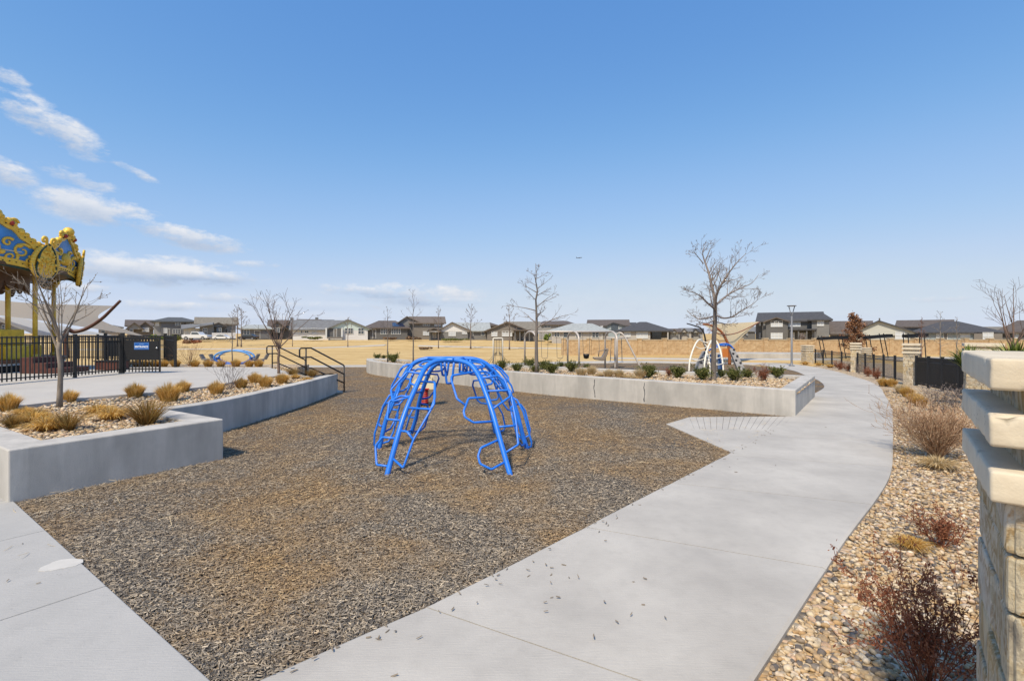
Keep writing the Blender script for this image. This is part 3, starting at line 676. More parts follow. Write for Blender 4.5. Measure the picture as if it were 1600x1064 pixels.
# ------------------------------------------------------------------ blue climber
M_BLUE = mat('blue enamel', (.018,.175,.70), .38, var=.08, vscale=6, spec=.5)
M_BLUE2 = mat('blue coated steel', (.02,.14,.55), .45)
def climber():
    root = thing('climbing_dome', 'bright blue arched tube climber with hexagon rungs standing alone in the brown mulch', 'climber', (-.95, 8.6, 0))
    off = Vector((-.95, 8.6, 0))
    FL = [(606,738,7.05),(624,673,7.30),(636,637,7.5),(654,596,7.8),(662,579,7.95),(670,570,8.05),(682,564,8.12),(698,562,8.17)]
    FR = [(796,738,7.05),(781,686,7.28),(768,640,7.5),(752,596,7.8),(744,581,7.93),(735,570,8.03),(722,564.5,8.11),(710,562.5,8.16)]
    ML = [(593,699,8.62),(602,660,8.66),(611,634,8.68),(622,608,8.7),(635,581,8.7),(645,569.5,8.7),(655,563.5,8.7),(668,560.5,8.7)]
    MR = [(823,699,8.62),(816.5,679,8.64),(807,643,8.66),(796,615,8.7),(783,594,8.7),(769,577,8.7),(757,567,8.7),(742,561.5,8.7),(725,560.2,8.7)]
    BL = [(643,675,9.9),(650,653,9.8),(656,624,9.6),(665,596,9.4),(673,578,9.3),(682,569,9.25),(692,564.5,9.2)]
    BR = [(774,675,9.93),(769,653,9.8),(763,626,9.6),(754,598,9.4),(746,580,9.3),(737,570,9.25),(726,565,9.2)]
    def P(L_): return catmull([ad(*p) - off for p in L_], 5)
    def ground(L_):
        f = L_[0].copy(); d = (L_[0]-L_[1]).normalized(); return [f + d*.12] + L_
    rails = {}
    for nm, a, b in (('front', FL, FR), ('mid', ML, MR), ('back', BL, BR)):
        pa, pb = P(a), P(b); rails[nm] = (pa, pb)
        pts = ground(pa) + catmull([pa[-2], pa[-1], pb[-1], pb[-2]], 3)[4:-3] + list(reversed(ground(pb)))
        MB().tube(pts, .040, 14).build('arch', M_BLUE, root, smooth=True)
    # plate under the crown tying the arches together
    tie = MB()
    for (a, b) in ((rails['front'][0][-1], rails['mid'][0][-1]), (rails['mid'][0][-1], rails['back'][0][-1]), (rails['front'][1][-1], rails['mid'][1][-1]), (rails['mid'][1][-1], rails['back'][1][-1])):
        tie.tube([a, b], .026, 8)
    tie.build('crown_bar', M_BLUE, root, smooth=True)
    def leg_at(leg, y_px):
        "point of a leg at picture row y_px"
        best = min(leg, key=lambda q: abs((HZ + FPX*(CAM_H-(q+off).z)/(q+off).y) - y_px)); return best
    r = .0175
    def loop(leg, tang, L_, free=False):
        "rungs given as picture offsets from the leg: [(px, py)], ends on the leg"
        pts = []
        for i, (px, py) in enumerate(L_):
            b = leg_at(leg, py); d = (b+off).y; bx = 800 + FPX*(b+off).x/d; w = (px-bx)*d/FPX/abs(tang.x)
            q = b + tang*(w*(1 if tang.x > 0 else -1)); pts.append(q)
        pts[0] = leg_at(leg, L_[0][1])
        if not free: pts[-1] = leg_at(leg, L_[-1][1])
        out = [pts[0]]
        for i in range(1, len(pts)-1):      # round the corners
            a, b, c = pts[i-1], pts[i], pts[i+1]; k = .022
            u = (a-b); u_ = u.normalized()*min(k, u.length*.4); w = (c-b); w_ = w.normalized()*min(k, w.length*.4)
            out += [b+u_, b+(u_+w_)*.28, b+w_]
        out.append(pts[-1]); return out
    def rung(leg, tang, *Ls, free=False):
        for L_ in Ls: MB().tube(loop(leg, tang, L_, free), r, 8).build('rung', M_BLUE, root, smooth=True)
    tFL, tFR = Vector((.93,-.36,0)), Vector((.93,.36,0))
    f0, f1 = rails['front']; m0, m1 = rails['mid']; b0, b1 = rails['back']
    rung(f0, tFL, [(655,595),(681,597),(682,620),(676,634),(636,637)], [(655,595),(681,598),(681,626),(648,686),(632,722),(613,718)],         [(638,620),(624,618),(605,632),(602,655),(607,658),(625,659)], [(614,690),(595,686),(583,705),(586,726),(592,731),(606,733)])
    rung(f0, tFL, [(660,583),(634,581),(607,612),(611,626),(640,622)])
    rung(f1, tFR, [(755,617),(733,621),(726,637),(728,648),(741,662),(768,655)], [(778,684),(752,694),(748,706),(751,720),(768,734),(790,725)],
         [(752,593),(778,587),(789,598),(798,616),(783,632),(767,636)], [(758,612),(797,612),(806,655),(810,702),(792,711)])
    rung(f0, tFL, [(624,673),(637,676),(648,685)], free=True); rung(f1, tFR, [(777,668),(795,663),(806,669)], [(742,580),(708,585),(707,592),(716,620),(728,634)], free=True)
    tM0, tM1 = Vector((.35,-.94,0)), Vector((.35,.94,0))
    def gen(leg, tang, w, spans):
        "half hexagons standing off a leg towards tang"
        n = len(leg)
        for (a, b) in spans:
            i0, i1 = int(a*(n-1)), int(b*(n-1)); A, B = leg[i0], leg[i1]; k0, k1 = leg[int(i0+(i1-i0)*.25)], leg[int(i0+(i1-i0)*.75)]
            pts = [A, A+(k0-A)*.2+tang*w*.75, k0+tang*w, k1+tang*w, B+(k1-B)*.2+tang*w*.75, B]
            MB().tube(pts, r, 8).build('rung', M_BLUE, root, smooth=True)
    gen(m0, Vector((-.85,-.35,0)), .15, [(.02,.40),(.42,.72)]); gen(m0, Vector((.3,.9,0)), .34, [(.10,.34),(.40,.62)])
    gen(m1, Vector((.85,-.30,0)), .14, [(.02,.36),(.38,.70)]); gen(m1, Vector((-.3,.9,0)), .34, [(.08,.34),(.42,.66)])
    gen(m1, Vector((-.25,-.9,0)), .36, [(.06,.30),(.40,.60)]); gen(m0, Vector((.25,-.9,0)), .34, [(.22,.46),(.5,.7)]); gen(m0, Vector((.8,.2,0)), .22, [(.30,.52),(.04,.26)]); gen(m0, Vector((-.7,.6,0)), .22, [(.12,.34),(.52,.74)]); gen(m1, Vector((.7,.6,0)), .22, [(.10,.32),(.48,.70)]); gen(f0, Vector((-.6,.75,0)), .30, [(.42,.60),(.66,.84)]); gen(f1, Vector((.6,.75,0)), .30, [(.40,.58),(.64,.82)]); gen(m1, Vector((-.8,.2,0)), .24, [(.26,.46),(.5,.68)])
    gen(b0, Vector((.85,.35,0)), .26, [(.02,.30),(.36,.60),(.64,.82)]); gen(b0, Vector((-.8,.2,0)), .26, [(.18,.42)])
    gen(b1, Vector((-.85,.35,0)), .26, [(.30,.55),(.60,.80)]); gen(b0, Vector((-.3,-.9,0)), .30, [(.06,.28),(.42,.62)]); gen(b1, Vector((.3,-.9,0)), .30, [(.08,.30),(.42,.62)]); gen(b1, Vector((.85,.2,0)), .26, [(.02,.30),(.34,.58),(.62,.82)])
    # loops hanging under the crown
    c = (f0[-1]+f1[-1])/2
    for dx, dy, dep, wd in ((-.06,.30,.40,.17),(-.20,.75,.30,.16)):
        a = Vector((c.x+dx-wd/2, c.y+dy, c.z-.02)); pts = []
        for i in range(13):
            t = i/12; ang = PI*(t); pts.append(Vector((a.x+wd*t, a.y, c.z-.02-dep*min(1, math.sin(ang)*1.5))))
        MB().tube(pts, .020, 8).build('hanging_loop', M_BLUE, root, smooth=True)
    for dx in (.10,.16,.225,.285):
        MB().tube([(c.x+dx, c.y+.5, c.z-.02), (c.x+dx, c.y+.5, c.z-.24)], .020, 8).build('hanging_bar', M_BLUE, root, smooth=True)
    MB().tube([(c.x+.08, c.y+.5, c.z-.24), (c.x+.31, c.y+.5, c.z-.24)], .020, 8).build('hanging_bar', M_BLUE, root, smooth=True)
climber()

# ------------------------------------------------------------------ spring rider
def rider():
    p = gp(664, 632)
    root = thing('spring_rider', 'cream and yellow spring rocker on a red coil half hidden behind the blue climber', 'spring rider', p)
    red = mat('red paint', (.45,.015,.012), .4); cream = mat('cream panel', (.72,.63,.42), .5); yel = mat('yellow panel', (.62,.40,.04), .5)
    MB().lathe([(0,.0),(.16,.0),(.16,.02),(0,.02)]).build('base_plate', M_BLACK, root)
    n = 120; MB().tube([(.085*math.cos(i*.42), .085*math.sin(i*.42), .03+.40*i/n) for i in range(n)], .018, 8).build('spring', red, root, smooth=True)
    MB().box(-.14,.14,-.14,.14,.44,.47).build('seat_plate', red, root)
    out = [(-.34,.52),(-.30,.44),(.26,.44),(.32,.52),(.27,.66),(.20,.70),(.28,.86),(.26,1.0),(.16,1.06),(.04,1.02),(-.02,.9),(-.06,.72),(-.22,.74),(-.33,.66)]
    for s in (-.13, .13):
        b = MB().plate(out, lambda u, w, t: Vector((u, s+t, w)), .02).build('side_panel', cream, root, bevel=.005)
        star = [((.085 if i % 2 == 0 else .04)*math.sin(PI*i/5)+.14, (.085 if i % 2 == 0 else .04)*math.cos(PI*i/5)+.90) for i in range(10)]
        MB().plate(star, lambda u, w, t: Vector((u, s-.004+t, w)), .028).build('star', yel, b)
    MB().box(-.24,.02,-.15,.17,.60,.63).build('seat', yel, root, bevel=.01)
    MB().tube([(.10,-.28,.98),(.10,.30,.98)], .016, 8).build('handlebar', red, root, smooth=True)
rider()

# ------------------------------------------------------------------ handrails
def handrails():
    def rail(name, label, top, bot, zt, zb):
        root = thing(name, label, 'handrail', (bot.x, bot.y, zb))
        o = Vector((bot.x, bot.y, zb)); T = Vector((top.x, top.y, 0)); B = Vector((bot.x, bot.y, 0)); d = (B-T).normalized()
        r = .026; H = .90
        def q(p, z): return Vector((p.x, p.y, z)) - o
        # upper and lower post
        MB().tube([q(T, zt), q(T, zt+H)], r, 8).build('post', M_BLACK, root, smooth=True)
        MB().tube([q(B, zb), q(B, zb+H-.02)], r, 8).build('post', M_BLACK, root, smooth=True)
        k = T + d*.16
        up = [q(T-d*.17, zt+H-.30), q(T-d*.20, zt+H-.26), q(T-d*.20, zt+H-.05), q(T-d*.16, zt+H), q(k, zt+H), q(B-d*.03, zb+H+.02), q(B, zb+H-.02)]
        MB().tube(up, r, 8).build('top_rail', M_BLACK, root, smooth=True)
        MB().tube([q(T-d*.17, zt+H-.30), q(k, zt+H-.30), q(B, zb+H-.30)], r, 8).build('middle_rail', M_BLACK, root, smooth=True)
        MB().tube([q(T, zt+.24), q(k, zt+.24), q(B, zb+.30)], r*.9, 8).build('lower_rail', M_BLACK, root, smooth=True)
    n = Vector((.78,.62,0))
    rail('handrail', 'black steel stair handrail at the end of the curving planter wall', Vector((-6.74,16.02,0)), Vector((-5.76,16.80,0)), .62, 0)
    rail('handrail', 'black steel stair handrail farther up the steps, behind a thin tree trunk', Vector((-9.5,19.4,0)), Vector((-8.55,20.25,0)), .60, 0)
handrails()

# ------------------------------------------------------------------ carousel fence and gate
def text_mesh(txt, size, m, parent, name, M, ext=.002, bold=False):
    cu = bpy.data.curves.new(name, 'FONT'); cu.body = txt; cu.size = size; cu.extrude = ext; cu.align_x = 'CENTER'; cu.align_y = 'CENTER'
    if bold: cu.offset = size*.03
    ob = bpy.data.objects.new(name, cu); C.objects.link(ob); dg = bpy.context.evaluated_depsgraph_get()
    me = bpy.data.meshes.new_from_object(ob.evaluated_get(dg)); bpy.data.objects.remove(ob)
    me.transform(M); me.materials.clear(); return link(name, me, m, parent)
def picket_run(mb, a, b, z0, z1, sp, w=.012):
    a, b = Vector(a), Vector(b); L_ = (b-a).length; n = max(1, int(L_/sp)); d = (b-a)/L_
    for i in range(1, n):
        p = a + d*(L_*i/n); mb.obox((p.x,p.y), (d.x,d.y), w, w, z0+p.z, z1+p.z)
def fence(name, label, posts, h, cat='fence', sp=.115, group=None, w=.012):
    "posts: points on the ground"
    base = Vector(posts[0]); root = thing(name, label, cat, base, 0, group); P = [Vector(p)-base for p in posts]
    for p in P:
        q = MB().obox((p.x,p.y), (1,0), .038, .038, p.z, p.z+h+.04)
        o = q.build('post', M_BLACK, root)
        MB().obox((p.x,p.y), (1,0), .046, .046, p.z+h+.04, p.z+h+.06).build('post_cap', M_BLACK, o)
    pk, rl = MB(), MB()
    for a, b in zip(P, P[1:]):
        picket_run(pk, a, b, .05, h, sp, w)
        for hh in (.13, h-.20, h-.03): MB().tube([a+Vector((0,0,hh)), b+Vector((0,0,hh))], .018, 4).build('rail', M_BLACK, root)
    pk.build('pickets', M_BLACK, root)
    return root
ZP = .62
def carousel_fence():
    fence('metal_fence', 'black metal picket fence along the plaza in front of the gold carousel', [(-14.45,9.0,ZP),(-14.05,12.2,ZP),(-13.66,15.3,ZP),(-13.60,17.0,ZP)], 1.30)
    fence('metal_fence', 'black metal picket fence behind the carousel, seen through the front pickets', [(-13.75,20.0,ZP-.02),(-17.0,24.0,ZP-.02),(-22.0,26.0,ZP-.02),(-28,26.5,ZP-.02)], 1.30)
    # open gate with the sign
    def gate(label, hinge, ang, w, sign):
        g = thing('metal_gate', label, 'gate', hinge, ang); h = 1.24
        fr = MB()
        for (x0,x1,z0,z1) in ((0,.05,.04,h),(w-.05,w,.04,h),(.05,w-.05,h-.05,h),(.05,w-.05,.13,.17)): fr.box(x0,x1,-.02,.02,z0,z1)
        fr.build('gate_frame', M_BLACK, g)
        pk = MB(); picket_run(pk, (.05,0,0), (w-.05,0,0), .04, h-.05, .108); pk.build('pickets', M_BLACK, g)
        MB().box(.051,w-.051,-.026,-.0125,h-.78,h-.12).build('kick_panel', M_BLACK, g)
        MB().lathe([(0,-.03),(.03,-.02),(.03,.02),(0,.03)], (w-.09,-.05,h-.36), 10).build('latch', mat('steel knob', (.6,.6,.6), .3, metal=.9), g, smooth=True)
        if sign:
            sg = MB().box(w*.29,w*.70,-.036,-.0262,h-.42,h-.17).build('sign', mat('sign blue', (.015,.10,.36), .4), g)
            wh = mat('sign white', (.75,.78,.80), .5)
            bd = MB(); x0,x1,z0,z1 = w*.29+.012, w*.70-.012, h-.42+.012, h-.17-.012
            for q in ((x0,x1,z0,z0+.006),(x0,x1,z1-.006,z1),(x0,x0+.006,z0,z1),(x1-.006,x1,z0,z1)): bd.box(q[0],q[1],-.0385,-.0362,q[2],q[3])
            bd.build('border', mat('sign rim', (.18,.32,.55), .5), sg)
            M = Matrix.Translation(((x0+x1)/2, -.038, h-.325)) @ Matrix.Rotation(R(90), 4, 'X')
            text_mesh('ENTRANCE', .088, wh, sg, 'lettering', M, bold=True)
            MB().box((x0+x1)/2-.085,(x0+x1)/2+.085,-.0385,-.0362,h-.243,h-.228).build('faded_line', mat('sign pale', (.22,.36,.58), .5), sg)
        MB().obox((-.06,0), (1,0), .045, .045, 0, 1.40).build('post', M_BLACK, g)
    gate('black metal gate standing open with a blue ENTRANCE sign on its solid panel', (-13.46,17.0,ZP), R(1), 1.24, True)
    gate('black metal gate with a solid panel behind the fence, without any sign', (-16.2,19.6,ZP), R(16), 1.15, False)
carousel_fence()

# ------------------------------------------------------------------ carousel
def carousel():
    cx, cy = -22.37, 17.58; Rr = 5.0; n = 10; th0 = R(6)
    root = thing('carousel', 'gold and blue carousel with scrolled crown panels rising behind the black fence', 'carousel', (cx, cy, ZP))
    gold = mat('gold paint', (.70,.42,.035), .42, var=.22, vscale=7, col2=(.86,.58,.09,1), bump=.5, bscale=28, metal=.15)
    gold2 = mat('old gold', (.66,.38,.05), .5, var=.2, vscale=5); blue = mat('carousel blue', (.05,.24,.60), .45, var=.3, vscale=1.5)
    green = mat('carousel green', (.012,.045,.03), .5); brown = mat('carousel brown', (.12,.060,.022), .6, var=.3, vscale=3); white = mat('carousel white', (.7,.7,.66), .5)
    wood = mat('carousel deck', (.21,.085,.035), .6, var=.2, vscale=5)
    zc = lambda z: z-ZP
    C_ = [Vector((Rr*math.cos(th0+2*PI*i/n), Rr*math.sin(th0+2*PI*i/n), 0)) for i in range(n)]
    def top(t): # crest profile over half side t in -1..1
        a = abs(t); return zc(5.22) + .78*(math.cos(PI*min(1,a*1.08))*.5+.5)**.85 + .035*math.sin(a*22)
    def bot(t): return zc(4.28) + .20*(1-t*t)
    vis = [0, n-1, 1, n-2, 2]
    for i in range(n):
        a, b = C_[i], C_[(i+1) % n]; mid = (a+b)/2; out = mid.normalized(); d = (b-a).normalized(); hw = (b-a).length/2
        lean = .10
        M = lambda u, w, t: mid + d*u + out*(t + lean*(w-zc(4.3))) + Vector((0,0,w))
        # side i faces angle th0+(i+.5)*36: build details only where they can be seen, plain backing elsewhere
        T = [-1+2*k/24 for k in range(25)]
        outl = [(t*hw, bot(t)) for t in T] + [(t*hw, top(t)) for t in reversed(T)]
        pn = MB().plate(outl, M, .05).build('crown_panel', blue, root)
        bt, bt2 = MB(), MB()
        for k in range(24):
            t0, t1 = T[k], T[k+1]
            bt.plate([(t0*hw, bot(t0)-.05), (t1*hw, bot(t1)-.05), (t1*hw, bot(t1)+.17), (t0*hw, bot(t0)+.17)], lambda u,w,t: M(u,w,t+.045), .06)
            bt2.plate([(t0*hw, top(t0)-.24), (t1*hw, top(t1)-.24), (t1*hw, top(t1)+.03), (t0*hw, top(t0)+.03)], lambda u,w,t: M(u,w,t+.045), .08)
        bt.build('lower_band', gold, pn); bt2.build('upper_band', gold, pn)
        if i not in vis: continue
        gr = MB()
        for k in range(24):
            t0, t1 = T[k], T[k+1]; gr.plate([(t0*hw, bot(t0)-.13), (t1*hw, bot(t1)-.13), (t1*hw, bot(t1)-.055), (t0*hw, bot(t0)-.055)], lambda u,w,t: M(u,w,t+.03), .05)
        gr.build('green_band', green, pn)
        beads = MB()
        for k in range(16):
            t = -.94+1.88*k/15; beads.ball(M(t*hw, bot(t)+.06, .12), .022, 4); beads.ball(M(t*hw, top(t)-.11, .14), .024, 4)
        beads.build('beads', green, pn)
        sc = MB()   # scrollwork: mirrored spirals and a centre boss
        for s in (-1, 1):
            for (u0, w0, r0, turns, dirn) in ((.62,.60,.30,1.2,1),(.38,.36,.22,1.3,-1),(.80,.30,.16,1.2,-1),(.30,.85,.18,1.1,1)):
                pts = []
                for q in range(26):
                    f = q/25; ang = dirn*(f*turns*2*PI)+.6; rr = r0*(1-.82*f)
                    pts.append(M(s*(u0*hw*.9 + rr*math.cos(ang)), zc(4.32)+w0+rr*math.sin(ang)*.9, .07))
                sc.tube(pts, [.055*(1-.55*q/25) for q in range(26)], 6)
            for (u0, w0, r) in ((.50,.78,.10),(.16,.5,.12),(.72,.44,.07)): sc.ball(M(s*u0*hw, zc(4.32)+w0, .07), r, 5, (1,1,.8))
        sc.ball(M(0, zc(4.95), .08), .20, 7, (1,1,1.3))
        sc.build('scrollwork', gold, pn, smooth=True)
        cr = MB()   # crest knobs
        for k in range(15):
            t = -.86+1.72*k/14; cr.ball(M(t*hw, top(t)+.02, .09), .085+.05*math.cos(t*1.5)*(k % 2), 5)
        for s in (-1, 1):
            pts = [M(s*(.34*hw+.15*(1-q/20)*math.cos(q*.5)), top(.36)+.05+.15*(1-q/20)*math.sin(q*.5), .09) for q in range(20)]
            cr.tube(pts, .05, 6)
        cr.ball(M(0, top(0)+.06, .1), .19, 6); cr.build('crest', gold, pn, smooth=True)
        for sx in (1, -1): MB().ball(M(sx*hw*.28, top(.3)-.03, .17), .085, 5).build('red_jewel', mat('red jewel', (.35,.03,.015), .4), pn, smooth=True)
    # shields on the corners
    for i in [0, 1, n-1, n-2, 2]:
        c = C_[i]; out = c.normalized(); d = Vector((-out.y, out.x, 0))
        M = lambda u, w, t: c + d*u + out*(t + .1*(w-zc(4.3)) + .06) + Vector((0,0,w))
        pts = []
        for k in range(41):
            t = -PI+2*PI*k/40; a = abs(t)/PI
            pts.append((.60*math.sin(t)*(.62+.42*math.cos(t)) if a < .5 else .60*.62*math.sin(t)**(1+2.2*(a-.5))*(1 if t > 0 else 1) if t > 0 else -.60*.62*abs(math.sin(t))**(1+2.2*(a-.5)), zc(4.02)+.64*(1-math.cos(t))))
        sh = MB().plate(pts[:-1], M, .10).build('shield', gold, root)
        MB().tube([M(u, w, .10) for u, w in pts], .035, 6).build('shield_rim', green, sh, smooth=True)
        k2 = MB(); rg = random.Random(i)
        for k in range(60):
            t = rg.uniform(-PI, PI); f = rg.uniform(0,.8)**.6; u, w = .5*math.sin(t)*(.55+.45*math.cos(t*.5))*f, zc(4.05)+.5+ (.62*(1-math.cos(t))*.95-.5)*f
            k2.ball(M(u, w, .11), rg.uniform(.03,.07), 4)
        for k in range(14):   # sunburst edge
            t = .5+ (PI-1.0)*k/13
            for s in (-1, 1):
                u, w = s*.60*math.sin(t)*(.6+.4*math.cos(t*.5)), zc(4.05)+.62*(1-math.cos(t))*.95
                k2.ball(M(u, w, .03), .085, 4)
        k2.build('shield_relief', gold, sh, smooth=True)
        fin = MB()
        for s in (-1, 1):
            base = [(s*.05,zc(5.02)),(s*.07,zc(5.2)),(s*.10,zc(5.36))] + [(s*(.21-.11*math.cos(.5*q)*(1-q/16)), zc(5.42)+.13*math.sin(.5*q)*(1-q/18)) for q in range(12)]
            fin.tube([M(u, w, .09) for u, w in base], .05, 6)
        fin.build('finial', gold, sh, smooth=True)
    # ceiling, inner rounding board with scalloped valance
    MB().lathe([(.4,zc(5.6)),(4.9,zc(4.50)),(4.9,zc(4.38)),(3.4,zc(4.22)),(.4,zc(4.22))], (0,0,0), 40).build('canopy_ceiling', brown, root)
    MB().lathe([(.4,zc(5.9)),(2,zc(5.65)),(4.95,zc(4.9)),(4.95,zc(4.86)),(2,zc(5.6))], (0,0,0), 40).build('canopy_roof', mat('canopy cream', (.55,.5,.4), .7), root)
    va = MB()
    for k in range(40):
        for q in range(6):
            a0, a1 = 2*PI*(k+q/6)/40, 2*PI*(k+(q+1)/6)/40; z0, z1 = [zc(3.98)-.30*abs(math.sin(PI*x))**.7-(.12 if k % 4 == 0 else 0)*math.sin(PI*x) for x in (q/6, (q+1)/6)]
            r = 3.55; v = [(r*math.cos(a),r*math.sin(a),z) for a, z in ((a0,z0),(a1,z1),(a1,zc(4.3)),(a0,zc(4.3)))]
            r2 = 3.61; v += [(r2*math.cos(a),r2*math.sin(a),z) for a, z in ((a0,z0),(a1,z1),(a1,zc(4.3)),(a0,zc(4.3)))]
            va.add(v, [(0,1,2,3),(7,6,5,4),(0,4,5,1),(2,6,7,3)])
    va.build('valance', mat('valance', (.10,.048,.018), .6, var=.35, vscale=6), root)
    MB().lathe([(.9,zc(.75)),(.9,zc(4.4)),(.0,zc(4.4))], (0,0,0), 20).build('centre_drum', gold2, root)
    # platform
    MB().lathe([(0,zc(.66)),(4.6,zc(.66)),(4.6,zc(.86)),(0,zc(.86))], (0,0,0), 60).build('platform', M_BLACK, root)
    MB().lathe([(0,zc(.86)),(4.7,zc(.86)),(4.7,zc(.94)),(0,zc(.94))], (0,0,0), 60).build('platform_trim', white, root)
    MB().lathe([(0,zc(.941)),(4.74,zc(.941)),(4.74,zc(1.05)),(0,zc(1.05))], (0,0,0), 60).build('deck', wood, root)
    # poles
    def polar(r, a): return (r*math.cos(a), r*math.sin(a))
    for r, a in ((4.35,R(-22)),(4.35,R(14)),(4.35,R(50)),(4.35,R(-58)),(3.0,R(-10)),(3.0,R(40)),(3.0,R(-46)),(3.3,R(20))):
        x, y = polar(r, a); MB().tube([(x,y,zc(1.05)),(x,y,zc(4.4))], .075, 10).lathe([(.10,0),(.14,.08),(.10,.16)], (x,y,zc(1.05)), 10).build('pole', gold, root, smooth=True)
    # yellow chariot with green side and a bench behind it
    x, y = polar(3.45, R(-14))
    ch = MB()
    prof = [(-.95,.45),(-.85,.15),(.75,.15),(.95,.45),(1.0,1.0),(.85,1.15),(.5,.95),(0,.9),(-.5,1.05),(-.9,1.3),(-1.05,1.2)]
    ca, sa = math.cos(R(76)), math.sin(R(76))
    for s in (-.42,.42):
        ch.plate(prof, lambda u,w,t: Vector((x + u*ca - (s+t)*sa, y + u*sa + (s+t)*ca, zc(1.05)+w)), .06)
    ch.plate([(-.5,0),(.5,0),(.5,.9),(-.5,.9)], lambda u,w,t: Vector((x + (-.85+t)*ca - u*.85*sa, y+(-.85+t)*sa+u*.85*ca, zc(1.25)+w)), .06)
    c = ch.build('chariot', mat('chariot yellow', (.88,.56,.03), .45), root)
    MB().plate([(-.45,.35),(.35,.35),(.45,.62),(-.45,.66)], lambda u,w,t: Vector((x + u*ca + (.43+t)*sa, y + u*sa - (.43+t)*ca, zc(1.05)+w)), .03).build('chariot_panel', mat('chariot green', (.42,.52,.05), .5), c)
    for r, a, sgn in ((3.9,R(-33),1),(3.2,R(22),1),(4.0,R(8),1),(3.6,R(48),1)):
        x, y = polar(r, a); bx = MB(); t = a+PI/2; ux = (math.cos(t), math.sin(t))
        bx.obox((x,y), ux, .75, .30, zc(1.05), zc(1.55)).obox((x-.3*math.cos(a),y-.3*math.sin(a)), ux, .75, .06, zc(1.55), zc(2.15))
        bx.build('bench', mat('yellow bench', (.86,.52,.03), .5, var=.2, vscale=4), root, bevel=.04)
    # service cabinet and steps beside the platform
carousel()
def near_carousel():
    red = mat('dark red timber', (.085,.026,.018), .6, var=.3, vscale=6)
    t = thing('wooden_steps', 'dark reddish wooden step box beside the carousel platform behind the fence', 'steps', (-16.5,17.4,ZP), R(-90))
    for i, (a, h) in enumerate(((0,.55),(.45,.36),(.9,.18))): MB().box(-.6,.6,a-.4,a+.048,0,h).build('step', red, t, bevel=.015)
    t = thing('planter_box', 'low black box on the plaza behind the fence beside the gate', 'box', (-15.2,18.6,ZP))
    MB().box(-.45,.45,-.25,.25,0,.32).build('box_body', red, t, bevel=.01); MB().box(-.48,.48,-.28,.28,.321,.36).build('box_lid', M_BLACK, t, bevel=.005)
near_carousel()

# ------------------------------------------------------------------ shade sails
def sail_surface(cor, nu, sag, droop):
    "a quad of four corners with hollow edges, thickness added as two skins"
    A, B, D, E = [Vector(p) for p in cor]; V = []; n = nu
    ctr = (A+B+D+E)/4
    for j in range(n+1):
        for i in range(n+1):
            u, v = i/n, j/n
            p = A*(1-u)*(1-v)+B*u*(1-v)+D*u*v+E*(1-u)*v
            edge = 4*u*(1-u)*(1 if False else (abs(2*v-1)**2)) + 4*v*(1-v)*(abs(2*u-1)**2)
            p = p + (ctr-p)*sag*edge + Vector((0,0,-droop*4*u*(1-u)*4*v*(1-v))); V.append(p)
    mb = MB(); F = [(j*(n+1)+i, j*(n+1)+i+1, (j+1)*(n+1)+i+1, (j+1)*(n+1)+i) for j in range(n) for i in range(n)]
    mb.add(V, F); return mb
def cloth(name, c):
    "woven shade cloth that lets part of the light through"
    m = mat(name, c, .85, var=.05, vscale=2); nt = m.node_tree; b = nt.nodes['Principled BSDF']; out = nt.nodes['Material Output']
    tr = nt.nodes.new('ShaderNodeBsdfTranslucent'); tr.inputs['Color'].default_value = tuple(c)+(1,); mx = nt.nodes.new('ShaderNodeMixShader'); mx.inputs[0].default_value = .6
    nt.links.new(b.outputs[0], mx.inputs[1]); nt.links.new(tr.outputs[0], mx.inputs[2]); nt.links.new(mx.outputs[0], out.inputs['Surface']); return m
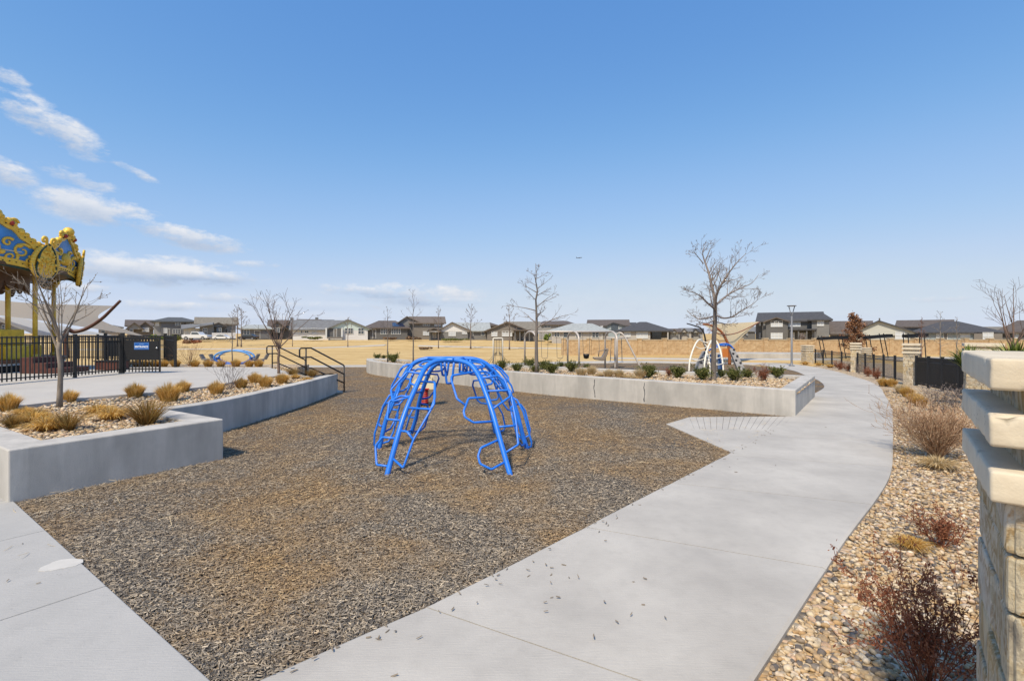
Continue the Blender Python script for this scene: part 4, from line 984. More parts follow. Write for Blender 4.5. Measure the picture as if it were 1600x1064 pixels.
def sails():
    gray = cloth('sail grey', (.50,.455,.39)); blue_w = cloth('sail white', (.62,.66,.72)); sand = cloth('sail sand', (.72,.63,.44))
    steel = mat('brown steel', (.10,.042,.028), .5); rust = mat('orange steel', (.26,.085,.025), .5)
    # grey sail left of the plaza
    t = thing('shade_sail', 'large taupe shade sail stretched low behind the carousel to a curved brown mast', 'shade sail', (-22,27,ZP))
    o = Vector((-22,27,ZP))
    cor = [ad(-140,452,24)-o, ad(178,478,26.5)-o, ad(232,527,30)-o, ad(-120,481,34)-o]
    sail_surface(cor, 14, .30, .05).build('sail_cloth', gray, t, smooth=True, fix=False)
    t2 = thing('shade_sail', 'pale bluish white shade sail under the taupe sail at the left', 'shade sail', (-24,33,ZP)); o2 = Vector((-24,33,ZP))
    cor = [ad(-30,493,31)-o2, ad(20,494,33)-o2, ad(176,524,34)-o2, ad(60,526,30)-o2]
    sail_surface(cor, 12, .10, .1).build('sail_cloth', blue_w, t2, smooth=True, fix=False)
    m = thing('sail_mast', 'curved brown steel mast holding the taupe shade sail behind the bare tree', 'mast', gp(106, 560)); o3 = m.location
    pts = catmull([ad(104,560,26)-o3, ad(103,530,26)-o3, ad(105,515,26)-o3, ad(116,518.5,26.2)-o3, ad(136,513,26.4)-o3, ad(158,499,26.4)-o3, ad(174,484,26.4)-o3, ad(188,470,26.4)-o3], 5)
    MB().tube(pts, [.12-.05*i/(len(pts)-1) for i in range(len(pts))], 10).build('mast_tube', steel, m, smooth=True)
    # sand sail at the right
    t = thing('shade_sail', 'sand coloured shade sail over the playground beside the dark two-storey house', 'shade sail', (17,42,1)); o = Vector((17,42,1))
    cor = [ad(1096,507,44)-o, ad(1187,502.5,46)-o, ad(1145,541,40)-o, ad(1110,514,38.5)-o]
    sail_surface(cor, 12, .05, .1).build('sail_cloth', sand, t, smooth=True, fix=False)
    MB().tube(catmull([ad(1110,515.5,38.4)-o, ad(1125,522,38.6)-o, ad(1145,522,40)-o, ad(1165,514.5,43)-o, ad(1187,503,45.9)-o], 5), .045, 8).build('hem', rust, t, smooth=True)
    g = gp(1140,569); m = thing('sail_mast', 'curved rust coloured steel mast under the sand shade sail on the playground', 'mast', g); d = g.y
    pts = catmull([ad(1140,570,d)-g, ad(1139.5,548,d)-g, ad(1136,534,d)-g, ad(1129,521,d)-g, ad(1120,513,d)-g, ad(1107,507.5,d)-g, ad(1098,507,d)-g], 5)
    MB().tube(pts, [.13-.06*i/(len(pts)-1) for i in range(len(pts))], 10).build('mast_tube', rust, m, smooth=True)
    m = thing('sail_mast', 'thin dark curved mast reaching left of the sand shade sail', 'mast', gp(1102,562)); g = m.location
    pts = catmull([ad(1103,562,g.y)-g, ad(1102,530,g.y)-g, ad(1096,514,g.y)-g, ad(1085,509,g.y)-g, ad(1073,505.5,g.y)-g], 5)
    MB().tube(pts, [.09-.04*i/(len(pts)-1) for i in range(len(pts))], 8).build('mast_tube', M_BLACK, m, smooth=True)
sails()

# ------------------------------------------------------------------ seesaw on the lawn side
def seesaw():
    g = Vector((-17.0, 30.0, -.09)); root = thing('seesaw', 'light blue ring shaped seesaw with grey seats beyond the plaza edge', 'seesaw', g, R(4))
    lb = mat('light blue steel', (.09,.28,.62), .45); db = mat('deep blue steel', (.015,.10,.42), .45); gy = mat('grey seat', (.16,.15,.145), .6)
    W = 1.06
    for y in (-.28,.28):
        MB().tube([(W*math.cos(a), y, .62+.42*math.sin(a)) for a in [PI*i/24 for i in range(25)]], .055, 8).build('arch', lb, root, smooth=True)
        MB().tube([(W*math.cos(a), y, .62-.40*math.sin(a)) for a in [PI*i/24 for i in range(25)]], .06, 8).build('lower_arch', db, root, smooth=True)
    for x in (-W, -.45, .45, W): MB().tube([(x,-.3,.62+.42*math.sqrt(max(0,1-(x/W)**2))),(x,.3,.62+.42*math.sqrt(max(0,1-(x/W)**2)))], .035, 8).build('cross_bar', lb, root, smooth=True)
    MB().obox((0,0),(1,0),.30,.34,-.05,.24).build('base', db, root, bevel=.03)
    for s in (-1, 1):
        MB().tube([(s*.95,0,.62),(s*1.15,0,.45),(s*1.75,0,.42)], .05, 8).build('arm', db, root, smooth=True)
        MB().tube([(s*.78,-.45,.78),(s*.78,.45,.78)], .018, 6).build('handlebar', gy, root, smooth=True)
        for k, x in enumerate((1.1, 1.65)):
            pr = [(x*s+s*.02,.46),(x*s+s*.20,.48),(x*s+s*.36,.80),(x*s+s*.30,.84),(x*s+s*.14,.56),(x*s-s*.10,.53),(x*s-s*.10,.47)]
            MB().plate(pr, lambda u,w,t: Vector((u,-.2+t,w)), .4).build('seat', gy, root, bevel=.015)
seesaw()

# ------------------------------------------------------------------ playground behind the long planter
M_STEEL = mat('galvanised tan steel', (.54,.48,.42), .45, var=.05, vscale=5, metal=.15)
M_CHAIN = mat('chain', (.16,.15,.14), .5, metal=.6)
def swings():
    zb = 2.13; dn, df = 31.0, 33.5
    g = Vector((4.0, 32.2, terrain(4, 32.2))); root = thing('swing_set', 'tan steel swing frame with arched end posts and a long beam', 'swing set', g)
    arch = []
    for xf, xn in ((.876,1.54),(3.81,4.24),(6.37,6.65)):
        a, b = Vector((xf, df, terrain(xf, df)-.05)), Vector((xn, dn, terrain(xn, dn)-.05)); m = (a+b)/2
        pts = [a, a+Vector((0,0,zb-a.z-.55))]
        for i in range(1, 12):
            th = PI*i/12; pts.append(m + (a-m)*math.cos(th) + Vector((0,0,zb-m.z-.55+.55*math.sin(th))))
        pts += [b+Vector((0,0,zb-b.z-.55)), b]
        pts = [Vector((p.x,p.y,p.z)) for p in pts]
        MB().tube([p-g for p in pts], .06, 10).build('arch_post', M_STEEL, root, smooth=True); arch.append(m)
    MB().tube([Vector((arch[0].x,arch[0].y,zb-.02))-g, Vector((arch[2].x,arch[2].y,zb-.02))-g], .058, 10).build('beam', M_STEEL, root, smooth=True)
    def seat(name, label, px, dep, kind):
        x = (px-800)/FPX*32.25; t = thing(name, label, 'swing', (x, 32.25, zb-.08))
        w = .24
        L_ = -1.58 if kind == 'belt' else -1.40
        for s in (-1, 1):
            MB().tube([(s*w,0,0),(s*w*.9,dep*.5,L_*.5),(s*w*.8,dep,L_)], .014, 5).build('chain', M_CHAIN, t)
        if kind == 'belt':
            pts = [(w*.85*math.cos(a), dep, L_-.0-.10*math.sin(a)) for a in [PI*i/10 for i in range(11)]]
            mb = MB()
            for p, q in zip(pts, pts[1:]): mb.add([(p[0],dep-.08,p[2]),(q[0],dep-.08,q[2]),(q[0],dep+.08,q[2]),(p[0],dep+.08,p[2]),(p[0],dep-.08,p[2]-.02),(q[0],dep-.08,q[2]-.02),(q[0],dep+.08,q[2]-.02),(p[0],dep+.08,p[2]-.02)], [(0,1,2,3),(7,6,5,4),(0,4,5,1),(2,6,7,3)])
            mb.build('belt', M_BLACK, t)
        elif kind == 'bucket':
            MB().lathe([(.03,-.32),(.16,-.28),(.20,-.10),(.21,0),(.18,0),(.17,-.10),(.13,-.24),(.03,-.27)], (0,dep,L_), 14).build('bucket', M_BLACK, t, smooth=True)
        else:
            tan = mat('tan plastic', (.22,.18,.145), .5)
            pr = [(-.62,-.30),(-.50,-.38),(-.05,-.46),(.10,-.42),(.26,-.1),(.36,.28),(.30,.36),(.16,.34),(.10,.05),(-.05,-.22),(-.45,-.24),(-.6,-.22)]
            b = MB().plate(pr, lambda u,w,tt: Vector((u,dep-.26+tt,L_+.02+w)), .52).build('seat_shell', tan, t, bevel=.03)
            MB().tube([(-.30,dep-.27,L_-.15),(-.34,dep-.27,L_+.2),(0,dep-.27,L_+.26),(.2,dep-.27,L_+.3)], .03, 6).build('lap_bar', tan, b, smooth=True)
    seat('belt_swing', 'black belt swing hanging in the left bay beside the thick tree trunk', 851, 0, 'belt')
    seat('belt_swing', 'black belt swing hanging in the left bay next to the middle arch post', 875, 0, 'belt')
    seat('bucket_swing', 'black toddler bucket swing on two chains', 916, 0, 'bucket')
    seat('chair_swing', 'tan moulded high-back chair swing tilted back near the right arch post', 941, -.1, 'chair')
    # second frame with a saucer swing
    g2 = Vector((7.4,33.0,terrain(7.4,33))); r2 = thing('swing_set', 'smaller swing frame with one slanting leg, right of the long swing beam', 'swing set', g2)
    a, b = ad(961,572,33.6), ad(1003,573.5,33.0); a.z = terrain(a.x,a.y)-.05; b.z = terrain(b.x,b.y)-.05
    pts = catmull([a, ad(961.5,540,33.6), ad(962,528,33.6), ad(964.5,522,33.5), ad(969,520,33.4), ad(974.5,524,33.3), ad(982,537,33.2), b], 5)
    MB().tube([p-g2 for p in pts], .055, 8).build('arch_post', M_STEEL, r2, smooth=True)
    a, b = ad(961,563,38), ad(962,526,38); a.z = terrain(a.x,a.y)-.05
    MB().tube([a-g2, b-g2], .09, 8).build('rear_post', mat('grey post', (.14,.125,.115), .5), r2, smooth=True)
    MB().tube([ad(946,528,36)-g2, ad(982,528,36)-g2], .05, 8).build('beam', M_STEEL, r2, smooth=True)
    sx = ad(963,565.5,36); t = thing('saucer_swing', 'flat round saucer swing hung on ropes low over the mulch', 'swing', ad(963,528.5,36)); o = t.location
    for dx, dy in ((-.42,-.1),(.42,-.1),(-.4,.2),(.4,.2)): MB().tube([(dx*.9,0,0),(dx*.95+dx*.1,dy,sx.z-o.z+.03)], .016, 5).build('rope', M_CHAIN, t)
    MB().lathe([(0,-.03),(.48,-.03),(.54,0),(.48,.04),(0,.02)], (0,0,sx.z-o.z), 20).build('saucer', mat('pale blue disc', (.42,.46,.52), .6), t, smooth=True)
swings()

def net_frame():
    g = ad(778,572,36); g.z = terrain(g.x,g.y); root = thing('net_climber', 'narrow white portal frame with a black rope net beside the swing set', 'net climber', g); w = .345; h = 2 - (528.5-521)*36/FPX - g.z
    wh = mat('white steel', (.70,.66,.56), .45)
    MB().tube([(-w,0,-.05),(-w,0,h-.02),(-w+.03,0,h),(w-.03,0,h),(w,0,h-.02),(w,0,-.05)], .045, 8).build('portal', wh, root, smooth=True)
    nt = MB()
    for k in range(9): z = h-.1-k*.14; nt.tube([(-w*.8,.02,z),(w*.8,.02,z)], .012, 4)
    for k in range(4): x = -w*.8+k*w*.533; nt.tube([(x,.02,h-.05),(x,.02,h-1.25)], .012, 4)
    for s in (-1, 1):
        for k in range(4): nt.tube([(s*w*.3,.02,h-1.0),(s*(.25+.22*k),-.2+.1*k,.02)], .012, 4)
    nt.build('rope_net', mat('rope', (.09,.085,.08), .8), root)
net_frame()

def right_dome():
    d0 = 30.0; g = ad(1118,580,d0); g.z = terrain(g.x,g.y); root = thing('climbing_dome', 'white tube arches joined to grey rock climbing panels behind the large bare tree', 'climber', g)
    wh = mat('cream tube', (.72,.68,.58), .4); rock = mat('grey climbing panel', (.24,.235,.235), .7, var=.2, vscale=7); navy = mat('navy panel', (.02,.06,.16), .5); bl = M_BLUE2
    hold = mat('climbing hold', (.05,.05,.055), .6)
    q = lambda px, py, d=d0: ad(px,py,d)-g
    A1 = catmull([q(1076.5,581,29.2),q(1078,563,29.4),q(1083,546,29.8),q(1089,534,30.2),q(1094,530.5,30.6),q(1098,533,31),q(1101,540,31.4),q(1103,544,31.6)], 5)
    A2 = catmull([q(1100,580,28.9),q(1101.5,563,29.1),q(1105,547,29.6),q(1110,535,30.1),q(1115.5,530.5,30.6),q(1121,536,30.6),q(1126,550,30.2),q(1129,566,29.9),q(1130.5,582,29.7)], 5)
    A3 = catmull([q(1109.5,583,29.5),q(1108.5,568,29.8),q(1106,556,30.2),q(1103,549,30.6)], 5)
    for A in (A1, A2, A3): MB().tube(A, .052, 8).build('arch', wh, root, smooth=True)
    for k in (6, 12, 18, 24, 28):   # bowed rungs between the two big arches
        a, b = A1[min(k,len(A1)-1)], A2[min(k,len(A2)-1)]; m = (a+b)/2+Vector((0,.1,-.16)); MB().tube(catmull([a,m,b],5), .03, 6).build('rung', wh, root, smooth=True)
    for (x0,x1,y) in ((1109,1130,579),(1109,1130,568),(1107,1128,558)):
        MB().tube(catmull([q(x0,y,29.7),q((x0+x1)/2,y+2.2,29.6),q(x1,y,29.8)],4), .028, 6).build('rung', wh, root, smooth=True)
    def slab(pts, m, name, t=.14):
        P_ = [q(*p) for p in pts]; n = (P_[1]-P_[0]).cross(P_[2]-P_[0]).normalized()*t; n = n if n.y > 0 else -n
        return MB().add(P_+[p+n for p in P_], [(0,1,2,3),(7,6,5,4),(0,4,5,1),(1,5,6,2),(2,6,7,3),(3,7,4,0)]).build(name, m, root, bevel=.02)
    s1 = slab([(1082,581,30.8),(1104,581,31.0),(1107,548,31.8),(1098,548,31.7)], rock, 'rock_panel'); s2 = slab([(1155,582,30.2),(1166,579,30.2),(1147,543,31.2),(1140,545,31.2)], rock, 'rock_panel', .25)
    slab([(1109,577,30.6),(1118,577,30.6),(1119,551,31.2),(1110,553,31.2)], navy, 'navy_panel'); slab([(1122,577,30.6),(1129,577,30.6),(1127,554,31.2),(1122,553,31.2)], navy, 'navy_panel')
    rg = random.Random(2); hb = MB()
    for k in range(13):
        t, u = rg.uniform(.08,.92), rg.uniform(.1,.9); a = q(1082,581,30.8).lerp(q(1098,548,31.7), t); b = q(1104,581,31).lerp(q(1107,548,31.8), t); hb.ball(a.lerp(b,u)+Vector((0,-.04,0)), .075, 4)
    hb.build('climbing_holds', hold, s1, smooth=True); hb = MB()
    for k in range(7):
        t, u = (k+.5)/7, .5+.3*(-1)**k*.8; a = q(1155,582,30.2).lerp(q(1140,545,31.2), t); b = q(1166,579,30.2).lerp(q(1147,543,31.2), t); hb.ball(a.lerp(b,u)+Vector((0,-.05,0)), .075, 4)
    hb.build('climbing_holds', hold, s2, smooth=True)
    MB().tube(catmull([q(1108,548,31),q(1116,541,31.2),q(1127,537.5,31.2),q(1138,538,31.2),q(1146,545,31.2),q(1149,553,31)],5), .05, 8).build('arch', bl, root, smooth=True)
    MB().tube(catmull([q(1112,553,32),q(1122,541,32),q(1132,540,32),q(1142,541,31.8),q(1152,557,31.6)],5), .05, 8).build('arch', bl, root, smooth=True)
    for (x, y) in ((1116,541),(1124,538.5),(1133,538.5),(1141,540)): MB().tube([q(x,y,31.1),q(x+1,y+2,32)], .035, 6).build('rung', bl, root, smooth=True)
right_dome()
def play_post():
    # small orange panel and grey drum under the sail
    g = gp(1134,569); t = thing('play_station', 'small orange play panel on a post beside the rust coloured mast', 'play panel', g)
    MB().tube([(0,0,0),(0,0,1.0)], .03, 6).build('post', M_STEEL, t, smooth=True)
    MB().box(-.28,.22,-.03,.03,.55,1.25).build('panel', mat('orange panel', (.50,.16,.03), .5), t, bevel=.02)
    g = gp(1150.5,569); t = thing('play_drum', 'dark round drum beside the grey sloping rock panel', 'drum', g)
    MB().lathe([(0,0),(.16,.02),(.27,.25),(.20,.55),(0,.62)], (0,0,0), 14).build('drum_shell', mat('slate drum', (.07,.08,.11), .5), t, smooth=True); MB().lathe([(.0,-.03),(.12,-.03),(.12,.03),(0,.03)], (0,0,0), 10).build('foot', M_BLACK, t)
play_post()

# ------------------------------------------------------------------ lamp post
def lamp():
    g = gp(1237,572); root = thing('lamp_post', 'tall slim grey lamp post with a flat Y-shaped head beside the sidewalk bend', 'lamp post', g); d = g.y; h = CAM_H-(478-HZ)*d/FPX-g.z
    gm = mat('lamp grey', (.17,.175,.19), .45)
    MB().lathe([(0,0),(.20,0),(.20,.05),(.10,.08),(.075,.3),(.06,h-.75),(0,h-.75)], (0,0,0), 12).build('pole', gm, root, smooth=True)
    for s in (-1, 1): MB().tube([(0,0,h-.8),(s*.06,0,h-.62),(s*.22,0,h-.03)], .035, 6).build('arm', gm, root, smooth=True)
    MB().lathe([(0,-.04),(.30,-.03),(.33,0),(.30,.035),(0,.05)], (0,0,h), 20).build('lamp_head', gm, root, smooth=True)
    MB().lathe([(0,-.052),(.18,-.05),(.18,-.041),(0,-.041)], (0,0,h), 16).build('lens', mat('lens', (.6,.6,.58), .3), root)
lamp()
# ------------------------------------------------------------------ stone pillars and fence on the right
def stone_mat(name, big):
    m, nt, b, L, N = nodes_of(name); geo = N('ShaderNodeNewGeometry'); tc = N('ShaderNodeTexCoord')
    br = N('ShaderNodeTexVoronoi'); mp = N('ShaderNodeMapping'); mp.inputs['Scale'].default_value = (1, 1, 2.2); L(geo.outputs['Position'], mp.inputs[0]); L(mp.outputs[0], br.inputs['Vector']); br.inputs['Scale'].default_value = 2.6
    w = N('ShaderNodeTexNoise'); w.inputs['Scale'].default_value = 3.2 if big else 4; w.inputs['Detail'].default_value = 7; w.inputs['Roughness'].default_value = .6; w.inputs['Distortion'].default_value = 3.0
    mp2 = N('ShaderNodeMapping'); mp2.inputs['Scale'].default_value = (1, 1, .55); mp2.inputs['Rotation'].default_value = (.7, .5, 0); L(geo.outputs['Position'], mp2.inputs[0]); L(mp2.outputs[0], w.inputs['Vector'])
    r = ramp_node(N, [(.28,(.16,.15,.135)),(.38,(.40,.355,.28)),(.46,(.58,.52,.40)),(.52,(.36,.27,.165)),(.57,(.56,.48,.36)),(.64,(.64,.59,.49)),(.70,(.42,.26,.12)),(.78,(.50,.42,.30))]); L(w.outputs[0], r.inputs[0])
    sp = N('ShaderNodeSeparateColor'); L(br.outputs['Color'], sp.inputs[0])
    h = N('ShaderNodeHueSaturation'); g = N('ShaderNodeMapRange'); g.inputs['To Min'].default_value = .78; g.inputs['To Max'].default_value = 1.12; L(sp.outputs[0], g.inputs['Value']); L(g.outputs[0], h.inputs['Value']); L(r.outputs[0], h.inputs['Color'])
    g2 = N('ShaderNodeMapRange'); g2.inputs['To Min'].default_value = .8; g2.inputs['To Max'].default_value = 1.35; L(sp.outputs[1], g2.inputs['Value']); L(g2.outputs[0], h.inputs['Saturation'])
    L(h.outputs[0], b.inputs['Base Color']); b.inputs['Roughness'].default_value = .85; b.inputs['Specular IOR Level'].default_value = .2
    n2 = N('ShaderNodeTexNoise'); n2.inputs['Scale'].default_value = 22; n2.inputs['Detail'].default_value = 9; n2.inputs['Roughness'].default_value = .7; L(geo.outputs['Position'], n2.inputs['Vector'])
    ad_ = N('ShaderNodeMath'); L(n2.outputs[0], ad_.inputs[0]); L(w.outputs[0], ad_.inputs[1])
    bp = N('ShaderNodeBump'); bp.inputs['Strength'].default_value = .9; bp.inputs['Distance'].default_value = .025; L(ad_.outputs[0], bp.inputs['Height']); L(bp.outputs[0], b.inputs['Normal']); return m
M_STONE = stone_mat('pillar stone', True)
def pitted(m):
    nt = m.node_tree; b = nt.nodes['Principled BSDF']; L = nt.links.new; N = nt.nodes.new; src = b.inputs['Base Color'].links[0].from_socket; geo = N('ShaderNodeNewGeometry')
    v = N('ShaderNodeTexVoronoi'); v.inputs['Scale'].default_value = 42; L(geo.outputs['Position'], v.inputs['Vector']); n = N('ShaderNodeTexNoise'); n.inputs['Scale'].default_value = 6; n.inputs['Detail'].default_value = 4; L(geo.outputs['Position'], n.inputs['Vector'])
    r = N('ShaderNodeMapRange'); r.inputs['From Min'].default_value = .12; r.inputs['From Max'].default_value = .22; r.inputs['To Min'].default_value = 1; r.inputs['To Max'].default_value = 0; L(v.outputs['Distance'], r.inputs['Value'])
    r2 = N('ShaderNodeMapRange'); r2.inputs['From Min'].default_value = .54; r2.inputs['From Max'].default_value = .66; r2.inputs['To Max'].default_value = .75; L(n.outputs[0], r2.inputs['Value'])
    k = N('ShaderNodeMath'); k.operation = 'MULTIPLY'; L(r.outputs[0], k.inputs[0]); L(r2.outputs[0], k.inputs[1])
    n2 = N('ShaderNodeTexNoise'); n2.inputs['Scale'].default_value = 2.2; n2.inputs['Detail'].default_value = 7; n2.inputs['Roughness'].default_value = .65; L(geo.outputs['Position'], n2.inputs['Vector'])
    r3 = N('ShaderNodeMapRange'); r3.inputs['From Min'].default_value = .5; r3.inputs['From Max'].default_value = .75; r3.inputs['To Max'].default_value = .6; L(n2.outputs[0], r3.inputs['Value'])
    x0 = N('ShaderNodeMix'); x0.data_type = 'RGBA'; L(r3.outputs[0], x0.inputs['Factor']); L(src, x0.inputs['A']); x0.inputs['B'].default_value = (.36,.33,.275,1)
    x = N('ShaderNodeMix'); x.data_type = 'RGBA'; L(k.outputs[0], x.inputs['Factor']); L(x0.outputs['Result'], x.inputs['A']); x.inputs['B'].default_value = (.13,.11,.09,1); L(x.outputs['Result'], b.inputs['Base Color']); return m
M_CAP = mat('pillar cap concrete', (.57,.49,.365), .85, var=.10, vscale=5, bump=.16, bscale=75, col2=(.65,.575,.44,1))
pitted(M_CAP)
def sq(c, ux, h): 
    ux = Vector(ux).normalized(); uy = Vector((-ux.y, ux.x)); c = Vector(c); return [v2(c-ux*h-uy*h), v2(c+ux*h-uy*h), v2(c+ux*h+uy*h), v2(c-ux*h+uy*h)]
def stone_column(c, ux, h, z0, z1, seed, big=1.0):
    "courses of split stone, each block a little proud or back"
    rg = random.Random(seed); mb = MB(); ux = Vector(ux).normalized(); uy = Vector((-ux.y, ux.x)); c = Vector(c); z = z0
    mb.obox(v2(c), ux, h-.03, h-.03, z0, z1)
    while z < z1-.02:
        hh = min(rg.uniform(.10,.26)*big, z1-z)
        if z1-(z+hh) < .06: hh = z1-z
        for s, (a, b_) in enumerate(((ux,uy),(uy,-ux),(-ux,-uy),(-uy,ux))):
            t = -h
            while t < h-.01:
                w = min(rg.uniform(.16,.42)*big, h-t)
                if h-(t+w) < .08: w = h-t
                mid = c + b_*(-(h-.02+.5*(k:=rg.uniform(.0,.016)))) + a*(t+w/2)
                mb.obox(v2(mid), v2(a), w/2-.004, .02+.5*k, z+.003, z+hh-.003); t += w
        z += hh
    return mb
def pillar(c, ux, w, z0, ztop, label, seed, group, th=.096, pitch=.172, inset=.045, bev=.008):
    root = thing('stone_pillar', label, 'pillar', (c[0], c[1], z0), 0, group); c0 = (0, 0); z = ztop - z0
    colh = w/2-inset; low = z-pitch*2-th
    stone_column(c0, ux, colh, -.15, low, seed, 1.3 if seed == 1 else 1.0).build('column', M_STONE, root, bevel=.014 if seed == 1 else .006)
    MB().prism(sq(c0, ux, colh-.03), low, z-.02).build('core', M_STONE, root)
    for k in range(3):
        zt = z-pitch*k; o = MB().prism(sq(c0, ux, w/2), zt-th, zt)
        if k: o = MB().prism(sq(c0, ux, w/2), zt-th, zt)
        if seed != 1: o.build('cap_slab', M_CAP, root, bevel=bev); continue
        cp = o.build('cap_slab', M_CAP, root, bevel=.009); bm = bmesh.new(); bm.from_mesh(cp.data)
        for _ in range(5):
            es = [e for e in bm.edges if e.calc_length() > .03]
            if not es: break
            bmesh.ops.subdivide_edges(bm, edges=es, cuts=1, use_grid_fill=True)
        bm.normal_update(); from_n = __import__('mathutils').noise
        for v in bm.verts:
            q = v.co*9 + Vector((0,0,k*3.1)); edge = 1.0 if len({tuple(round(c, 1) for c in f.normal) for f in v.link_faces}) > 1 else .35
            v.co += v.normal*(from_n.noise(q)*.0035 + from_n.noise(q*4)*.002)*edge - v.normal*max(0, from_n.noise(q*1.7+Vector((7,0,0)))-.38)*.05*(edge > .9)
        bmesh.ops.triangulate(bm, faces=bm.faces[:]); bm.to_mesh(cp.data); bm.free(); cp.data.shade_smooth()
    return root
PG = 'stone pillars along the black fence'
pillar((2.096, 1.572), (.622,.783), .90, .02, 1.924, 'nearest cream stone pillar with three stacked cap slabs filling the right edge', 1, PG, inset=.055)
pillar((14.75, 15.35), (.622,.783), .90, -.08, 1.69, 'stone pillar just behind the nearest one, topped by cream slabs beside green yucca leaves', 2, PG)
pillar((17.55, 21.5), (.70,.71), .62, terrain(17.5,21.5), 1.56, 'middle stone pillar between the two longer black fence runs', 3, PG)
pillar((22.2, 31.6), (.62,.78), .62, terrain(22,31.6), 1.40, 'stone pillar under the rust leaved tree between two fence runs', 4, PG)
pillar((24.5, 40.6), (1,.1), .74, terrain(24.5,40.6)-.02, 1.02, 'farthest stone pillar at the fence end beside the lamp post', 5, PG)
pillar((32.4, 45.0), (1,.2), .8, -.45, .70, 'small stone pillar standing behind the fence, partly hidden by a nearer pillar', 6, PG)
FG = 'black fence runs between stone pillars'
def on_ground(a, b, n):
    out = []
    for i in range(n+1):
        t = i/n; x, y = a[0]+(b[0]-a[0])*t, a[1]+(b[1]-a[1])*t; out.append((x, y, terrain(x, y)-.03))
    return out
fence('metal_fence', 'nearest black metal fence run with dense pickets, beyond the tan twiggy shrub', on_ground((17.35,21.0),(15.0,15.8),4), 1.22, sp=.09, group=FG, w=.012)
fence('metal_fence', 'black metal fence run between the middle pillar and the pillar under the rust leaved tree', on_ground((21.95,31.1),(17.8,22.0),5), 1.18, sp=.115, group=FG, w=.006)
fence('metal_fence', 'farthest black metal fence run ending at the pillar beside the lamp post', on_ground((24.9,40.2),(22.4,32.2),4), 1.15, sp=.12, group=FG, w=.006)

# street and kerb behind the fence
ST = [(19.5,14),(26,27),(31,38),(36,45),(60,47),(120,48),(120,30),(60,24),(40,12)]
sheet('street', ST, -.02, M_ASPHALT, 3.0)
KB = [(36,45.4),(60,47.4),(120,48.4),(120,51),(60,49.6),(35.5,47.6)]
o = MB().prism(KB, -.6, lambda x, y: terrain(x, y)+.12).build('kerb', M_PLAZA); tag(o, kind='structure')
ribbon('park_walk', [(31,46),(24,45.5),(17,46),(10,48)], [(31.6,48.2),(24,48),(17.4,48.4),(10,50)], (2,4), lambda x, y: terrain(x,y)+.004, M_PLAZA, n=60)
o = MB().prism([(19.5,49.5),(30,48.6),(33,52),(24,53.5)], -.6, -.02).build('pale_slab', M_PATH, bevel=.02); tag(o, kind='structure')

# tan block wall behind the lawn
def block_wall():
    m, nt, b, L, N = nodes_of('tan block'); geo = N('ShaderNodeNewGeometry')
    n1 = N('ShaderNodeTexNoise'); n1.inputs['Scale'].default_value = 2.5; n1.inputs['Detail'].default_value = 8; n1.inputs['Roughness'].default_value = .7; L(geo.outputs['Position'], n1.inputs['Vector'])
    r = ramp_node(N, [(.3,(.34,.22,.115)),(.5,(.45,.315,.175)),(.7,(.53,.40,.245))]); L(n1.outputs[0], r.inputs[0]); L(r.outputs[0], b.inputs['Base Color']); b.inputs['Roughness'].default_value = .9
    v = N('ShaderNodeTexVoronoi'); v.inputs['Scale'].default_value = 3; L(geo.outputs['Position'], v.inputs['Vector']); bp = N('ShaderNodeBump'); bp.inputs['Strength'].default_value = .8; bp.inputs['Distance'].default_value = .05; L(v.outputs['Distance'], bp.inputs['Height']); L(bp.outputs[0], b.inputs['Normal'])
    capm = mat('wall cap', (.50,.40,.26), .85, var=.1, vscale=2)
    root = thing('block_wall', 'long tan split-block wall with square posts running behind the lawn', 'wall', (6, 57, -.45)); o = Vector((6,57,-.45))
    pts = [(6.0,57),(52,57.5),(110,58.5)]
    w = MB(); cp = MB()
    for a, c in zip(pts, pts[1:]):
        A, B_ = Vector(a)-o.xy, Vector(c)-o.xy; mid = (A+B_)/2; L_ = (B_-A).length/2
        w.obox(v2(mid), v2(B_-A), L_, .14, -.3, 1.66); cp.obox(v2(mid), v2(B_-A), L_, .19, 1.662, 1.74)
    w.build('wall_body', m, root); cp.build('wall_cap', capm, root)
    x = 6.0; k = 0
    while x < 100:
        y = 57+.5*min(1,(x-6)/46)+max(0,(x-52)/58)
        pm = MB().obox((x-o.x, y-o.y), (1,0), .24, .24, -.3, 1.80).build('post', m, root)
        MB().obox((x-o.x, y-o.y), (1,0), .30, .30, 1.801, 1.90).build('post_cap', capm, pm); x += 2.95 if k < 18 else 5.9; k += 1
block_wall()

# ------------------------------------------------------------------ houses
WHITE = mat('white trim', (.62,.63,.62), .6); GLASS = mat('window glass', (.06,.075,.09), .12, spec=.8); BLIND = mat('window blind', (.52,.55,.58), .35, spec=.6)
def siding(name, c, rough=.8):
    c = tuple(min(.62, v*1.35+.012) for v in c); return mat('siding '+name, c, rough, var=.08, vscale=.6, stretch=(1,1,6))
def shingle(name, c):
    c = tuple(v*1.35+.01 for v in c); return mat('shingle '+name, c, .9, var=.22, vscale=2.2, bump=.3, bscale=8)
SID = dict(slate=siding('slate',(.085,.09,.10)), grey=siding('grey',(.12,.12,.118)), dkgrey=siding('dark grey',(.075,.074,.073)), brown=siding('brown',(.125,.112,.098)), tan=siding('tan',(.24,.215,.185)), white=siding('white',(.56,.575,.57)), mint=siding('mint',(.36,.43,.41)), pale=siding('pale',(.32,.325,.295)), mid=siding('mid grey',(.19,.19,.185)), blue=siding('blue grey',(.20,.235,.25)), stone=siding('stone',(.27,.255,.235)))
